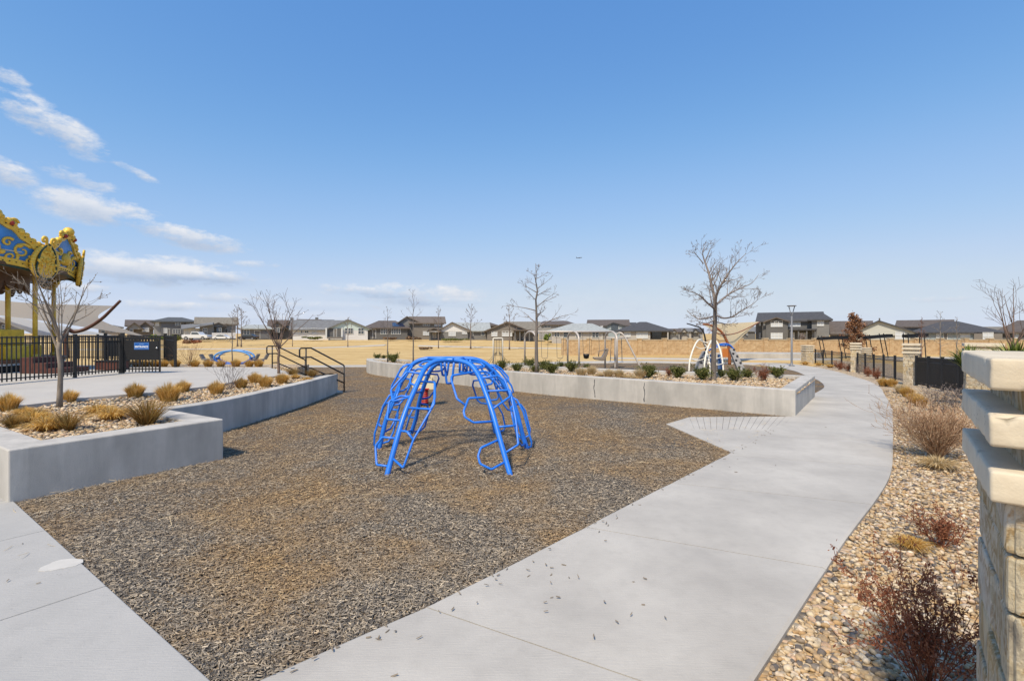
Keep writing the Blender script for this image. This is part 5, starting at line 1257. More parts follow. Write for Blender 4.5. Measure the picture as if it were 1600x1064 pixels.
ROOF = dict(dark=shingle('dark',(.038,.038,.042)), slate=shingle('slate',(.05,.055,.06)), brown=shingle('brown',(.095,.075,.06)), tan=shingle('weathered',(.135,.12,.095)), pale=shingle('pale',(.235,.25,.245)), grey=shingle('grey',(.11,.112,.115)), umber=shingle('umber',(.07,.056,.048)))
FASCIA = mat('fascia', (.045,.042,.04), .7)
def H(px, d): return (px-800)/FPX*d
def Z(py, d): return CAM_H-(py-HZ)*d/FPX
class House:
    "a house at distance d whose front spans picture columns; heights given as picture rows at that distance"
    def __init__(s, label, d, px0, px1, base, cat='house'):
        s.d = d; s.x0, s.x1 = H(px0,d), H(px1,d); s.o = Vector(((s.x0+s.x1)/2, d, Z(base,d))); s.zb = s.o.z
        s.root = thing('house', label, cat, s.o); s.pc = (px0+px1)/2
    def X(s, px, d): return (px-s.pc)/FPX*d
    def wall(s, px0, px1, top, m, dy=0.0, dep=10.0, base=None):
        d = s.d+dy; z0 = -1.2 if base is None else Z(base,d)-s.zb
        MB().box(s.X(px0,d), s.X(px1,d), dy, dy+dep, z0, Z(top,d)-s.zb).build('wall', SID[m], s.root); return s
    def _slab(s, mb, q, t=.22):
        q = [Vector(p) for p in q]; k = len(q)
        return mb.add(q+[p-Vector((0,0,t)) for p in q], [tuple(range(k)), tuple(range(2*k-1,k-1,-1))]+[(i,(i+1)%k,k+(i+1)%k,k+i) for i in range(k)])
    def hip(s, px0, px1, eave, r0, r1, ridge, m, dy=0.0, dep=10.0, ov=.5):
        d = s.d+dy; md = d+dep/2; ze, zr = Z(eave,d)-s.zb, Z(ridge,md)-s.zb; xa, xb = s.X(px0,d)-ov, s.X(px1,d)+ov; ra, rb = s.X(r0,md), s.X(r1,md); ya, yb = dy-ov, dy+dep+ov; ym = dy+dep/2
        mb = MB(); v = [(xa,ya,ze),(xb,ya,ze),(xb,yb,ze),(xa,yb,ze),(ra,ym,zr),(rb,ym,zr)]
        v += [(x,y,z-.25) for x,y,z in v[:4]]
        mb.add(v, [(0,1,5,4),(1,2,5),(2,3,4,5),(3,0,4),(6,9,8,7),(0,6,7,1),(1,7,8,2),(2,8,9,3),(3,9,6,0)]); s.last = mb.build('roof', ROOF[m], s.root); return s
    def side(s, px0, px1, eave, ridge, m, wm, dy=0.0, dep=10.0, ov=.5):
        "ridge along the street"
        d = s.d+dy; md = d+dep/2; ze, zr = Z(eave,d)-s.zb, Z(ridge,md)-s.zb; xa, xb = s.X(px0,d), s.X(px1,d); ym = dy+dep/2
        for x, t in ((xa+.02,.12),(xb-.14,.12)): MB().add([(x,dy+.02,ze-.05),(x,dy+dep-.02,ze-.05),(x,ym,zr-.1),(x+t,dy+.02,ze-.05),(x+t,dy+dep-.02,ze-.05),(x+t,ym,zr-.1)], [(0,1,2),(5,4,3),(0,3,4,1),(1,4,5,2),(2,5,3,0)]).build('gable_wall', SID[wm], s.root)
        mb = MB(); sl = (zr-ze)/(dep/2)
        s._slab(mb, [(xa-ov,dy-ov,ze-ov*sl),(xb+ov,dy-ov,ze-ov*sl),(xb+ov,ym,zr),(xa-ov,ym,zr)]); s._slab(mb, [(xb+ov,dy+dep+ov,ze-ov*sl),(xa-ov,dy+dep+ov,ze-ov*sl),(xa-ov,ym,zr),(xb+ov,ym,zr)])
        s.last = mb.build('roof', ROOF[m], s.root); return s
    def gable(s, px0, px1, eave0, eave1, pk, ridge, m, wm, dy=0.0, dep=10.0, ov=.45):
        "gable end facing the park"
        d = s.d+dy; za, zb_, zr = Z(eave0,d)-s.zb, Z(eave1,d)-s.zb, Z(ridge,d)-s.zb; xa, xb, xp = s.X(px0,d), s.X(px1,d), s.X(pk,d)
        zm = min(za, zb_)
        g = MB().plate([(xa,zm-.4),(xb,zm-.4),(xb,zb_-.05),(xp,zr-.1),(xa,za-.05)], lambda u,w,t: Vector((u,dy-.01+t,w)), .2); g.build('gable_wall', SID[wm], s.root)
        mb = MB(); s0 = (zr-za)/(xp-xa); s1 = (zr-zb_)/(xb-xp)
        s._slab(mb, [(xa-ov,dy-ov,za-ov*s0),(xp,dy-ov,zr),(xp,dy+dep,zr),(xa-ov,dy+dep,za-ov*s0)]); s._slab(mb, [(xp,dy-ov,zr),(xb+ov,dy-ov,zb_-ov*s1),(xb+ov,dy+dep,zb_-ov*s1),(xp,dy+dep,zr)])
        s.last = mb.build('roof', ROOF[m], s.root); return s
    def win(s, px0, px1, py0, py1, n=1, dy=0.0, glass=True, rows=1):
        d = s.d+dy; xa, xb, z1, z0 = s.X(px0,d), s.X(px1,d), Z(py0,d)-s.zb, Z(py1,d)-s.zb
        f = .075; y0 = dy-.10; fr = MB(); W = (xb-xa)
        fr.box(xa-.06,xb+.06,y0,dy-.03,z1,z1+f).box(xa-.06,xb+.06,y0,dy-.03,z0-f,z0); 
        for i in range(n+1): x = xa+W*i/n; fr.box(x-f/2,x+f/2,y0,dy-.03,z0,z1)
        for i in range(n):
            a, b = xa+W*i/n+f/2, xa+W*(i+1)/n-f/2; fr.box(a,b,y0+.01,dy-.03,(z0+z1)/2-.03,(z0+z1)/2+.03)
        w = fr.build('window', WHITE, s.root)
        MB().box(xa,xb,dy-.045,dy-.012,z0,z1).build('pane', GLASS if glass else BLIND, w); return s
    def door(s, px0, px1, py0, py1, dy=0.0, m='dkgrey'):
        d = s.d+dy; xa, xb, z1, z0 = s.X(px0,d), s.X(px1,d), Z(py0,d)-s.zb, Z(py1,d)-s.zb
        fr = MB().box(xa-.09,xa,dy-.09,dy-.015,z0,z1+.09).box(xb,xb+.09,dy-.09,dy-.015,z0,z1+.09).box(xa,xb,dy-.09,dy-.015,z1,z1+.09)
        o = MB().box(xa,xb,dy-.06,dy-.012,z0,z1).build('door', SID[m], s.root, bevel=.01); fr.build('frame', WHITE, o); MB().ball((xb-.15,dy-.10,(z0+z1)/2),.05,5).build('handle', M_STEEL, o); return s
    def porch(s, px0, px1, top, base, m='dark', wm='dkgrey', posts=3, dy=0.0, dep=2.6):
        d = s.d+dy-dep; x0, x1, z1, z0 = s.X(px0,d), s.X(px1,d), Z(top,d)-s.zb, -1.0
        MB().box(x0-.2,x1+.2,dy-dep-.2,dy-.02,z1,z1+.25).build('porch_roof', ROOF[m], s.root)
        for i in range(posts): x = x0+.1+(x1-x0-.2)*i/max(1,posts-1); MB().box(x-.12,x+.12,dy-dep,dy-dep+.24,z0,z1-.002).build('porch_post', SID[wm], s.root)
        return s
    def fill(s, name, px0, px1, py0, py1, m, dy=-.06, t=.05):
        d = s.d; MB().box(s.X(px0,d),s.X(px1,d),dy-t,dy,Z(py1,d)-s.zb,Z(py0,d)-s.zb).build(name, m, s.root); return s
    def chimney(s, px, w, top, bot, m='grey', dy=5):
        d = s.d+dy; o = MB().box(s.X(px-w/2,d),s.X(px+w/2,d),dy-.4,dy+.4,Z(bot,d)-s.zb,Z(top,d)-s.zb).build('chimney', SID[m], s.root); o.parent = s.last; return s

h = House('dark roofed house far left, seen under the taupe shade sail', 118, -30, 36, 530); h.wall(-28,36,506,'mid').side(-30,37,506,500,'dark','mid').gable(0,34,505,505,15,494.5,'umber','brown',dy=-.5).win(3,12,508,516,2,dy=-.5)
h = House('pale grey two-storey house with white windows seen beneath the taupe sail', 122, 152, 190, 529); h.wall(154,190,511,'tan').hip(152,191,511,163,178,508,'grey').win(158,164,514,520,1).win(172,186,513,519,3)
h = House('brownish grey house with stacked gables left of the slate two-storey house', 120, 198, 240, 529); h.wall(199,240,508,'brown').side(198,241,508,500,'umber','brown',dy=1).gable(199,222,512,512,210,503.5,'umber','mid',dy=-1).gable(214,240,512,512,227,502,'brown','brown',dy=-.4).win(222,233,512,518,2,dy=-.4,glass=False).win(203,208,515,521,1,dy=-1)
h = House('slate blue-grey two-storey house with a low hip roof', 110, 240, 307, 529); h.wall(252,288,502,'slate').wall(241,252,502,'mid',dy=.4).wall(288,306,502,'mid',dy=2).hip(239,308,502,263,285,496,'slate',dep=12).win(274,282.5,502.8,508.3,2).win(270,282,515,521,3).win(256,261,513,520,1,glass=False).win(291,301,504.5,508.5,3,dy=2).win(243.5,249,504,509,1,dy=.4,glass=False).door(262.5,265,514,525)  # left wall's sunlit tone is put into its paler siding colour
h = House('white and grey house with a long sloping roof behind the parked white pickup', 102, 286, 371, 530); h.wall(313,369,505,'mid',dy=5).side(307,371,505,496,'tan','pale',dy=5,dep=9).wall(288,312,513,'white').wall(312,334,507.5,'grey',dy=-.6,dep=6).gable(331,352,508,508,341.5,503.5,'umber','mid',dy=3.2)
h._slab(mb:=MB(), [(h.X(284,101),-1.4,Z(514,101)-h.zb),(h.X(333,101),-1.4,Z(506,101)-h.zb),(h.X(333,107),6,Z(503,107)-h.zb),(h.X(284,107),6,Z(508,107)-h.zb)]); mb.build('roof', ROOF['grey'], h.root)
h.win(317,323.5,513,522,2,dy=-.6).win(291,295,515,521,1,glass=False).win(300,305,515,521,1,glass=False).win(339,346,513,520,2,dy=3.2).door(352,356,514,524,dy=4.9).fill('low_wall',331,369,520,529,SID['white'],dy=-.8,t=.25)
h = House('low charcoal building with a flat pale roof between two bare trees', 106, 375, 424, 530); h.wall(377,423,513,'grey').hip(374,425,513,385,413,507.5,'pale').door(398,406,517,529).fill('garage_door',408,420,517,529,SID['slate'],dy=-.02,t=.06).win(381,390,516,522,2)
h = House('dark grey gabled house partly behind the thin tree by the handrails', 112, 420, 462, 530); h.wall(421,461,509,'dkgrey').side(421,463,509,500,'umber','dkgrey',dep=11).gable(422,446,511,511,433,501,'umber','brown',dy=-1).gable(446,462,510,510,455,499,'dark','grey',dy=-.6).win(429,437,513,519,2,dy=-1).chimney(456,5,496.5,501)
h = House('white ranch house with a mint gable and covered porch', 100, 459, 577, 529); h.wall(459,513,513,'white',dy=3,dep=9).wall(513,576,512,'white',dep=12).gable(511,579,513,512.5,544,498.5,'grey','mint',dep=9)
h.side(457,545,513.5,500.5,'grey','white',dy=3,dep=10)
h.win(471,473.5,514,520,1,dy=3).win(477,482.5,513.5,520,2,dy=3).win(487,495.5,513,522,2,dy=3,glass=False).win(539,543,513,521,1).win(544.5,552,513,521,2).win(560.5,569.5,513,521.5,2)
h.fill('porch_shade_plate',511,533,513,527,SID['dkgrey'],dy=-.02,t=.05).fill('porch_column',508.5,511,512.5,528,WHITE,dy=-.2,t=.4).fill('porch_column',533,535.5,512.5,528,WHITE,dy=-.2,t=.4).door(522,526,514,527,dy=-.08,m='brown').fill('step',511,536,526.5,529,SID['brown'],dy=-.3,t=.8)  # dark plate on the white front: the porch's shade put in as colour
h = House('dark roofed house rising behind the white ranch house', 122, 466, 520, 528); h.wall(468,519,505,'dkgrey').side(466,500,505,499,'umber','dkgrey').side(500,521,503,499.5,'dark','dkgrey',dy=1).chimney(495,5,496,502)
h = House('charcoal hip roofed house carrying dark solar panels', 104, 571, 638, 530); h.wall(573,637,512,'dkgrey').hip(570,638,512,592,618,501,'umber',dep=12).win(595,606,513.5,522,3).win(611.5,626,514,522,4).door(583,587,515,529)
md = 104+3; MB().add([(h.X(613,104.5),.2,Z(510.8,104.5)-h.zb+.16),(h.X(633,104.5),.2,Z(510.8,104.5)-h.zb+.16),(h.X(628,107),3.4,Z(505.5,107)-h.zb+.2),(h.X(613,107),3.4,Z(505.5,107)-h.zb+.2),(h.X(613,104.5),.2,Z(510.8,104.5)-h.zb+.08),(h.X(633,104.5),.2,Z(510.8,104.5)-h.zb+.08),(h.X(628,107),3.4,Z(505.5,107)-h.zb+.1),(h.X(613,107),3.4,Z(505.5,107)-h.zb+.1)],[(0,1,2,3),(7,6,5,4),(0,4,5,1),(1,5,6,2),(2,6,7,3),(3,7,4,0)]).build('solar_panel', mat('solar blue', (.02,.028,.06), .2, spec=.7), h.root)
h = House('brown two-storey house with a wide side gable roof', 108, 618, 693, 530); h.wall(645,692,503,'brown').wall(619,645,504,'grey',dy=.5).side(642,694,503.5,494.5,'brown','brown',dep=10).gable(617,657,507,503.5,636,494,'brown','grey',dy=.3).win(661,671.5,504.3,508.5,3).win(661,671,518,523.5,3,glass=False).win(679,689,505,509,2,glass=False).win(631,634,503,507,1,dy=.5)
h = House('grey house with a pale white gable left of centre', 100, 671, 763, 531); h.wall(673,762,515.5,'grey').gable(686,733,515.5,515,706.5,503,'umber','white',dy=-.6,dep=8).side(706,764,515.5,504,'pale','grey',dep=11).wall(688,731,515,'grey',dy=-.55,dep=3).win(701,712,517.5,524.5,3,dy=-.55,glass=False).win(722,729.5,517,521.5,2,dy=-.55,glass=False).gable(671,687,515.5,516,679,511.5,'umber','white',dy=-1.6,dep=3).door(677,681,518,529,dy=-.06,m='tan').win(752,758,518,524,1).porch(671,686,516.5,530,posts=2,dep=1.5).win(737.5,739.5,518,524,1)
h = House('dark roofed house showing only its ridge behind the grey centre houses', 128, 740, 775, 529); h.wall(742,774,508,'dkgrey').hip(740,776,508,750,766,504,'umber')
h = House('brown-grey house with a broad front gable behind the swing frame', 98, 760, 842, 532); h.wall(762,841,516,'brown').gable(759,826,516,516,793,502.3,'brown','brown',dy=-.5,dep=10).side(790,843,517,502.5,'tan','brown',dep=12).wall(761,800,516,'brown',dy=-.45,dep=2).win(768,777,518.5,525,2,dy=-.45,glass=False).win(784.5,800,518,525,3,dy=-.45,glass=False).porch(804,828,517,532,m='umber',posts=4,dep=2.2).door(812,817,519,531,dy=-.04)
h = House('two-storey house with a dark hip roof behind the large bare tree at centre', 125, 838, 900, 529); h.wall(842,896,507,'mid').hip(838,899,507,850,886,501.5,'umber').win(850,860,508.5,512,2)
h = House('low house with a pale grey-green hip roof behind the swings', 92, 850, 952, 534); h.wall(862,950,517.5,'stone').hip(856,951,517.5,893,925,505.5,'pale',dep=12).win(925,935,519,527,2).win(900,908,519,527,2).win(880,888,519,527,1).door(941,945,520,533,m='brown').win(866,874,519,526,2)
h = House('modern dark two-storey house with a glazed blue-grey gable', 116, 919, 991, 530); h.wall(922,990,507.5,'mid').side(919,981,507.5,499.5,'umber','dkgrey',dep=10).side(978,992,508,504,'dark','dkgrey',dy=1).gable(938,985,513,511,958,503.5,'dark','blue',dy=-1.5,dep=6).wall(940,983,512,'blue',dy=-1.45,dep=3).fill('glazing',955,966,505.5,518,GLASS,dy=-1.52,t=.08).win(966.5,970.5,509,514,1,dy=-1.45,glass=False).win(938.5,942,509.5,512.5,1,dy=-1.5,glass=False)
h = House('grey-brown house under a broad dark hip roof right of the swing set', 94, 965, 1049, 534); h.wall(968,1016,516.5,'stone').wall(1016,1047,516.5,'dkgrey',dy=2.5).hip(965,1049,516.5,999,1010,503,'dark',dep=13).win(994.5,1012,518.5,528,3,glass=False).win(975,985,519,526,2,glass=False).fill('porch_glass',1019,1034,518,530,GLASS,dy=2.4).fill('porch_post',1042,1044,517,533,SID['stone'],dy=-.1,t=.3)
for k, (a, b, top, rd, mm, wm, lb) in enumerate(((1047,1062,518,513.5,'umber','mid','tiny grey house in the far row just right of the broad dark hip roof'),(1062,1080,517,512.5,'grey','stone','tiny far house with a small gable under the sand sail mast'),(1080,1098,518,513,'dark','mid','tiny far house just left of the sand shade sail'),(1147,1180,517,510.5,'grey','dkgrey','dark far house between the sand sail and the big two-storey house'))):
    h = House(lb, 150+8*k, a, b, 530); c = (a+b)/2; h.wall(a,b,top,wm).side(a,b,top,rd,mm,wm).gable(a+2,c+3,top,top,(a+2+c+3)/2,rd-.2,mm,wm,dy=-1,dep=5).win(c-5,c-1,519,523,2).win(c+2,c+5,520,524,1,glass=False)
h = House('large dark grey two-storey house with rows of white windows beyond the lamp post', 90, 1179, 1296, 533); h.wall(1190,1268,499,'dkgrey').wall(1179,1190,501,'dkgrey',dy=3).wall(1268,1294,499.5,'grey',dy=-1.2,dep=8).side(1183,1284,500,488,'dark','dkgrey',dep=12).gable(1195,1231,501,501,1213,495,'umber','dkgrey',dy=-.6,dep=6).wall(1196,1231,500.5,'dkgrey',dy=-.55,dep=2).hip(1266,1295,499.5,1279,1283,489,'dark',dy=-1.2,dep=8).win(1204,1222.5,502,510,3,dy=-.55,glass=False).win(1204,1222.5,520.5,529,3,dy=-.55,glass=False).win(1232,1250.5,502,510,3,glass=False).win(1276,1286,501,509,2,dy=-1.2,glass=False).win(1185,1187.5,503,508,1,dy=3,glass=False).win(1192,1194.5,503,508,1,glass=False).porch(1234,1274,516,532,m='dark',posts=4,dep=2.4).win(1249,1261,521,529,3,glass=False).door(1236,1241,520,532,m='white').win(1185,1187,521,528,1,dy=3)
h = House('pale grey-green house with one broad low gable and dark eaves', 84, 1294, 1424, 537); h.wall(1332,1420,519,'pale').gable(1326,1426,520.5,518,1373,500.5,'dark','pale',dy=-.3,dep=11).wall(1295,1334,519.5,'mid',dy=4).side(1292,1360,520,501.5,'umber','mid',dy=4,dep=11).win(1398,1412,519,529,2,dy=-.3,glass=False).win(1312,1316,522,528,1,dy=4).chimney(1374,2.4,497.5,501.5,'dkgrey',dy=3).win(1340,1349,521,528,2,dy=-.02)
h = House('long house with a two-step blackish roof behind three slim bare trees', 80, 1399, 1564, 537); h.wall(1424,1562,519,'blue').wall(1400,1470,509,'mid',dy=6).side(1399,1487,509,500,'umber','tan',dy=6,dep=9).hip(1422,1563,519,1470,1496,502.5,'dark',dep=14).wall(1521,1562,519,'brown',dy=-.5,dep=2).win(1500,1515,520.5,526,2,glass=False).win(1534,1549,520,531,2,dy=-.5,glass=False).win(1428,1440,521,528,2).win(1463,1470,521,529,1,glass=False).door(1475,1480,521,536)
h = House('brown roofed house at the far right edge behind the vase shaped bare tree', 78, 1530, 1680, 538); h.wall(1560,1680,518.5,'dkgrey').wall(1532,1562,516,'mid',dy=5).side(1530,1600,515,510.5,'tan','mid',dy=5).hip(1556,1680,518.5,1590,1650,501,'umber',dep=14).win(1582,1592,521,529,2,glass=False).win(1640,1655,521,529,2)

# turn the houses so that each front follows the curving street round the park
for hs in [o for o in bpy.data.objects if o.parent is None and o.get('category') == 'house']:
    ph = math.atan2(hs.location.x, hs.location.y); hs.rotation_euler.z = -ph; hs.scale.x = math.cos(ph)
# ------------------------------------------------------------------ vehicles
def wheel(mbt, mbr, x, y, z, r, w=.11):
    n = 16
    for mb, r0, ww in ((mbt, r, w), (mbr, r*.6, w+.012)):
        v = [(x+r0*math.cos(2*PI*i/n), y+s*ww, z+r0*math.sin(2*PI*i/n)) for s in (-1,1) for i in range(n)]
        mb.add(v, [tuple(range(n-1,-1,-1)), tuple(range(n,2*n))]+[(i,(i+1)%n,n+(i+1)%n,n+i) for i in range(n)])
def vehicle(name, label, cat, loc, rz, prof, glassp, L_, col, wheels, r=.36, width=1.8):
    root = thing(name, label, cat, loc, rz, None); paint = mat('paint '+col[0], col[1], .3, spec=.6); W = width/2
    body = MB().plate(prof, lambda u,w,t: Vector((u,-W+t,w)), width).build('body', paint, root, bevel=.06)
    for s in (-1, 1):
        MB().plate(glassp, lambda u,w,t: Vector((u,s*(W-.005)+(t if s>0 else -t),w)), .015).build('side_window', GLASS, root)
    for x in wheels:
        for s in (-1, 1):
            a, b = MB(), MB(); wheel(a, b, x, s*(W-.10), r, r); t = a.build('wheel', mat('tyre', (.015,.015,.016), .8), root); b.build('rim', mat('rim', (.35,.35,.36), .35, metal=.6), t)
    for s in (-1, 1):
        MB().box(L_/2-.02,L_/2+.015,s*W*.72-.16,s*W*.72+.16,.70,.84).build('headlight', mat('headlight', (.6,.6,.58), .2), root); MB().box(-L_/2-.015,-L_/2+.02,s*W*.78-.12,s*W*.78+.12,.72,.90).build('tail_light', mat('tail light', (.25,.01,.01), .3), root)
    return root
zc_ = Z(531.3, 93)
vehicle('pickup_truck', 'white pickup truck parked in front of the white and grey house', 'pickup', (H(308,93),93,zc_), 0,
        [(-2.9,.45),(2.85,.45),(2.9,.75),(2.8,1.12),(1.35,1.2),(.75,1.82),(-.75,1.84),(-.95,1.22),(-2.9,1.18)], [(-.7,1.25),(1.15,1.25),(.68,1.72),(-.65,1.74)], 5.8, ('white', (.62,.63,.64)), (-1.9,1.85), .42, 1.95).scale = (.84,)*3
sed = [(-2.3,.35),(2.3,.35),(2.35,.7),(1.2,.92),(.5,1.42),(-1.0,1.44),(-1.8,.98),(-2.35,.9)]; sg = [(-1.5,.98),(.95,.95),(.45,1.34),(-.95,1.36)]
vehicle('parked_car', 'white car parked right of the pickup by the low white wall', 'car', (H(346,93),93.5,zc_), 0, sed, sg, 4.7, ('white', (.6,.6,.6)), (-1.45,1.45), .33).scale = (.72,)*3
vehicle('parked_car', 'dark car parked in front of the low charcoal building', 'car', (H(392,98),97,Z(531,98)), PI, sed, sg, 4.7, ('dark', (.02,.02,.024)), (-1.45,1.45), .33).scale = (.8,)*3
def airplane():
    c = ad(905,403,2600); t = thing('airplane', 'tiny airliner high in the clear sky right of centre', 'airplane', c, R(28)); t.rotation_euler = (R(6), R(-9), R(20)); m = mat('airliner', (.10,.12,.16), .6)
    MB().tube([(-17,0,0),(-14,0,.2),(10,0,0),(15,0,-.3),(18,0,-.8)], [.4,1.7,2.0,1.5,.3], 10).build('fuselage', m, t)
    for s in (-1, 1):
        MB().add([(3,s*1.5,-.6),(-2.5,s*1.5,-.6),(-7,s*16,.8),(-5,s*16,.8),(3,s*1.5,-.2),(-2.5,s*1.5,-.2),(-7,s*16,1.1),(-5,s*16,1.1)], [(0,1,2,3),(7,6,5,4),(0,4,5,1),(1,5,6,2),(2,6,7,3),(3,7,4,0)]).build('wing', m, t)
        MB().tube([(-1.5,s*5,-1.6),(1.8,s*5,-1.6)], [1.0,1.1], 8).build('engine', m, t)
        MB().add([(-13,s*.8,.6),(-16,s*.8,.6),(-17.5,s*6,1),(-16,s*6,1),(-13,s*.8,.9),(-16,s*.8,.9),(-17.5,s*6,1.2),(-16,s*6,1.2)], [(0,1,2,3),(7,6,5,4),(0,4,5,1),(1,5,6,2),(2,6,7,3),(3,7,4,0)]).build('tail_plane', m, t)
    MB().plate([(-12,1),(-16.5,1),(-18,7),(-16,7)], lambda u,w,q: Vector((u,-.2+q,w)), .4).build('tail_fin', m, t)
airplane()

# ------------------------------------------------------------------ pergola shades beyond the street
def pergola(label, pl, pr, y0, y1, d, legs):
    x0, x1 = H(pl,d), H(pr,d); zb = terrain((x0+x1)/2, d); t = thing('shade_pergola', label, 'pergola', ((x0+x1)/2, d, zb)); o = t.location
    zl, zr = Z(y0,d), Z(y1,d); q = lambda x, y, z: Vector((x,d+y,z))-o
    mb = MB()
    for dy in (-.3,.3): mb.add([q(x0,dy-.06,zl-.12),q(x1,dy-.06,zr-.12),q(x1,dy-.06,zr+.05),q(x0,dy-.06,zl+.05),q(x0,dy+.06,zl-.12),q(x1,dy+.06,zr-.12),q(x1,dy+.06,zr+.05),q(x0,dy+.06,zl+.05)], [(0,1,2,3),(7,6,5,4),(0,4,5,1),(1,5,6,2),(2,6,7,3),(3,7,4,0)])
    n = 14
    for i in range(n):
        f = (i+.5)/n; x = x0+(x1-x0)*f; z = zl+(zr-zl)*f; mb.add([q(x-.03,-.4,z+.05),q(x+.03,-.4,z+.05),q(x+.03,.4,z+.05),q(x-.03,.4,z+.05),q(x-.03,-.4,z+.16),q(x+.03,-.4,z+.16),q(x+.03,.4,z+.16),q(x-.03,.4,z+.16)], [(0,3,2,1),(4,5,6,7),(0,1,5,4),(1,2,6,5),(2,3,7,6),(3,0,4,7)])
    mb.build('slatted_roof', M_BLACK, t)
    for (pa, pb) in legs:
        for dy in (-.28, .28):
            xa, xb = H(pa,d), H(pb,d); f = (xa-x0)/(x1-x0); zt = zl+(zr-zl)*f; MB().tube([q(xa,dy,zt+.3), q(xb,dy,zb-.05)], .045, 6).build('leg', M_BLACK, t)
    return t
PGp = 'slatted black shade pergolas behind the fence'
g1 = pergola('black slatted pergola with two slanting legs left of the rust leaved tree', 1279, 1322, 529.5, 527.5, 49, [(1281,1288),(1312,1319)]); g1['group'] = PGp
g2 = pergola('black slatted pergola right of the rust leaved tree with one slanting leg in view', 1352, 1391, 528, 524.5, 47, [(1377,1385),(1355,1361)]); g2['group'] = PGp
g3 = pergola('black slatted pergola in front of the pale gabled house windows, above the middle pillar', 1414, 1446, 525.5, 524, 46, [(1415,1417),(1440,1443)]); g3['group'] = PGp

# ------------------------------------------------------------------ vegetation
def bark(name, c): return mat(name, c, .9, var=.3, vscale=9, stretch=(1,1,.3), bump=.4, bscale=50)
BARK = dict(grey=bark('grey bark',(.155,.132,.115)), twig=bark('grey twig bark',(.23,.19,.165)), brown=bark('brown bark',(.15,.10,.075)), red=bark('reddish bark',(.17,.095,.07)), pale=bark('pale bark',(.22,.185,.15)), far=bark('far bark',(.17,.13,.105)))
def branch(mb, p, d, L_, r, rg, lvl, up, nt, thin):
    "a curved limb with side shoots; returns nothing"
    k = 5 if lvl else 6; pts = [p.copy()]; rs = [r]; dd = d.normalized(); sh = []
    for i in range(k):
        dd = (dd + Vector((rg.uniform(-1,1), rg.uniform(-1,1), rg.uniform(-1,1)))*.13 + Vector((0,0,up*.12))).normalized()
        pts.append(pts[-1]+dd*(L_/k)); rs.append(max(thin, r*(1-(i+1)/k*.8))); sh.append(dd.copy())
    mb.tube(pts, rs, 6 if r > .02 else 4 if r > .008 else 3, cap=False)
    if lvl <= 0: return
    for j in range(nt):
        f = rg.uniform(.25, 1.0) if lvl > 1 else rg.uniform(.2,1.0); i = min(k-1, int(f*k)); q = pts[i].lerp(pts[i+1], f*k-i) if i < k else pts[-1]
        a = sh[i]; s = a.cross(Vector((rg.uniform(-1,1), rg.uniform(-1,1), rg.uniform(-1,1)))).normalized()
        nd = (a*.75 + s*rg.uniform(.45,.85)).normalized(); branch(mb, q, nd, L_*rg.uniform(.30,.55)*(1.15-f*.45), max(thin, rs[i]*.55), rg, lvl-1, up, max(2, nt-1), thin)
def leader_tree(label, loc, h, r, seed, bk='grey', start=.38, nb=14, spread=.45, up=.6, lean=(0,0), fork=None, lvl=2, nt=4, thin=.004, trunk_pts=None, name='bare_tree', group=None, leaf=None, asc=.75):
    "a bare tree with a leading stem; branches leave it from start upward"
    rg = random.Random(seed); root = thing(name, label, 'tree', loc, 0, group)
    k = 12; pts = []
    for i in range(k+1):
        f = i/k; pts.append(Vector((lean[0]*f**1.6*h + rg.uniform(-1,1)*.012*h*f, lean[1]*f*h + rg.uniform(-1,1)*.012*h*f, h*f)))
    pts[0].z = -.06
    if trunk_pts: pts = catmull([Vector(p) for p in trunk_pts], 4); k = len(pts)-1
    rs = [max(thin, r*(1-.88*(i/k)**.9)) for i in range(k+1)]; rs[0] *= 1.35
    MB().tube(pts, rs, 9).build('trunk', BARK[bk], root, smooth=True)
    cr = MB(); ang = rg.uniform(0,6)
    for j in range(nb):
        f = start + (1-start)*((j+.3)/nb)**.9*.96; i = min(k-1, int(f*k)); p = pts[i].lerp(pts[i+1], f*k-i); ang += 2.4+rg.uniform(-.4,.4)
        g = (f-start)/(1-start); L_ = spread*h*(1.0-.72*g)*rg.uniform(.75,1.15); el = asc*(.55+.6*g)+rg.uniform(-.12,.12)
        d = Vector((math.cos(ang)*math.cos(el), math.sin(ang)*math.cos(el), math.sin(el)))
        branch(cr, p, d, L_, max(thin*1.5, rs[i]*.55), rg, lvl, up, nt, thin)
    cr.build('crown', BARK['twig' if bk == 'grey' else bk], root, smooth=True, fix=False); return root
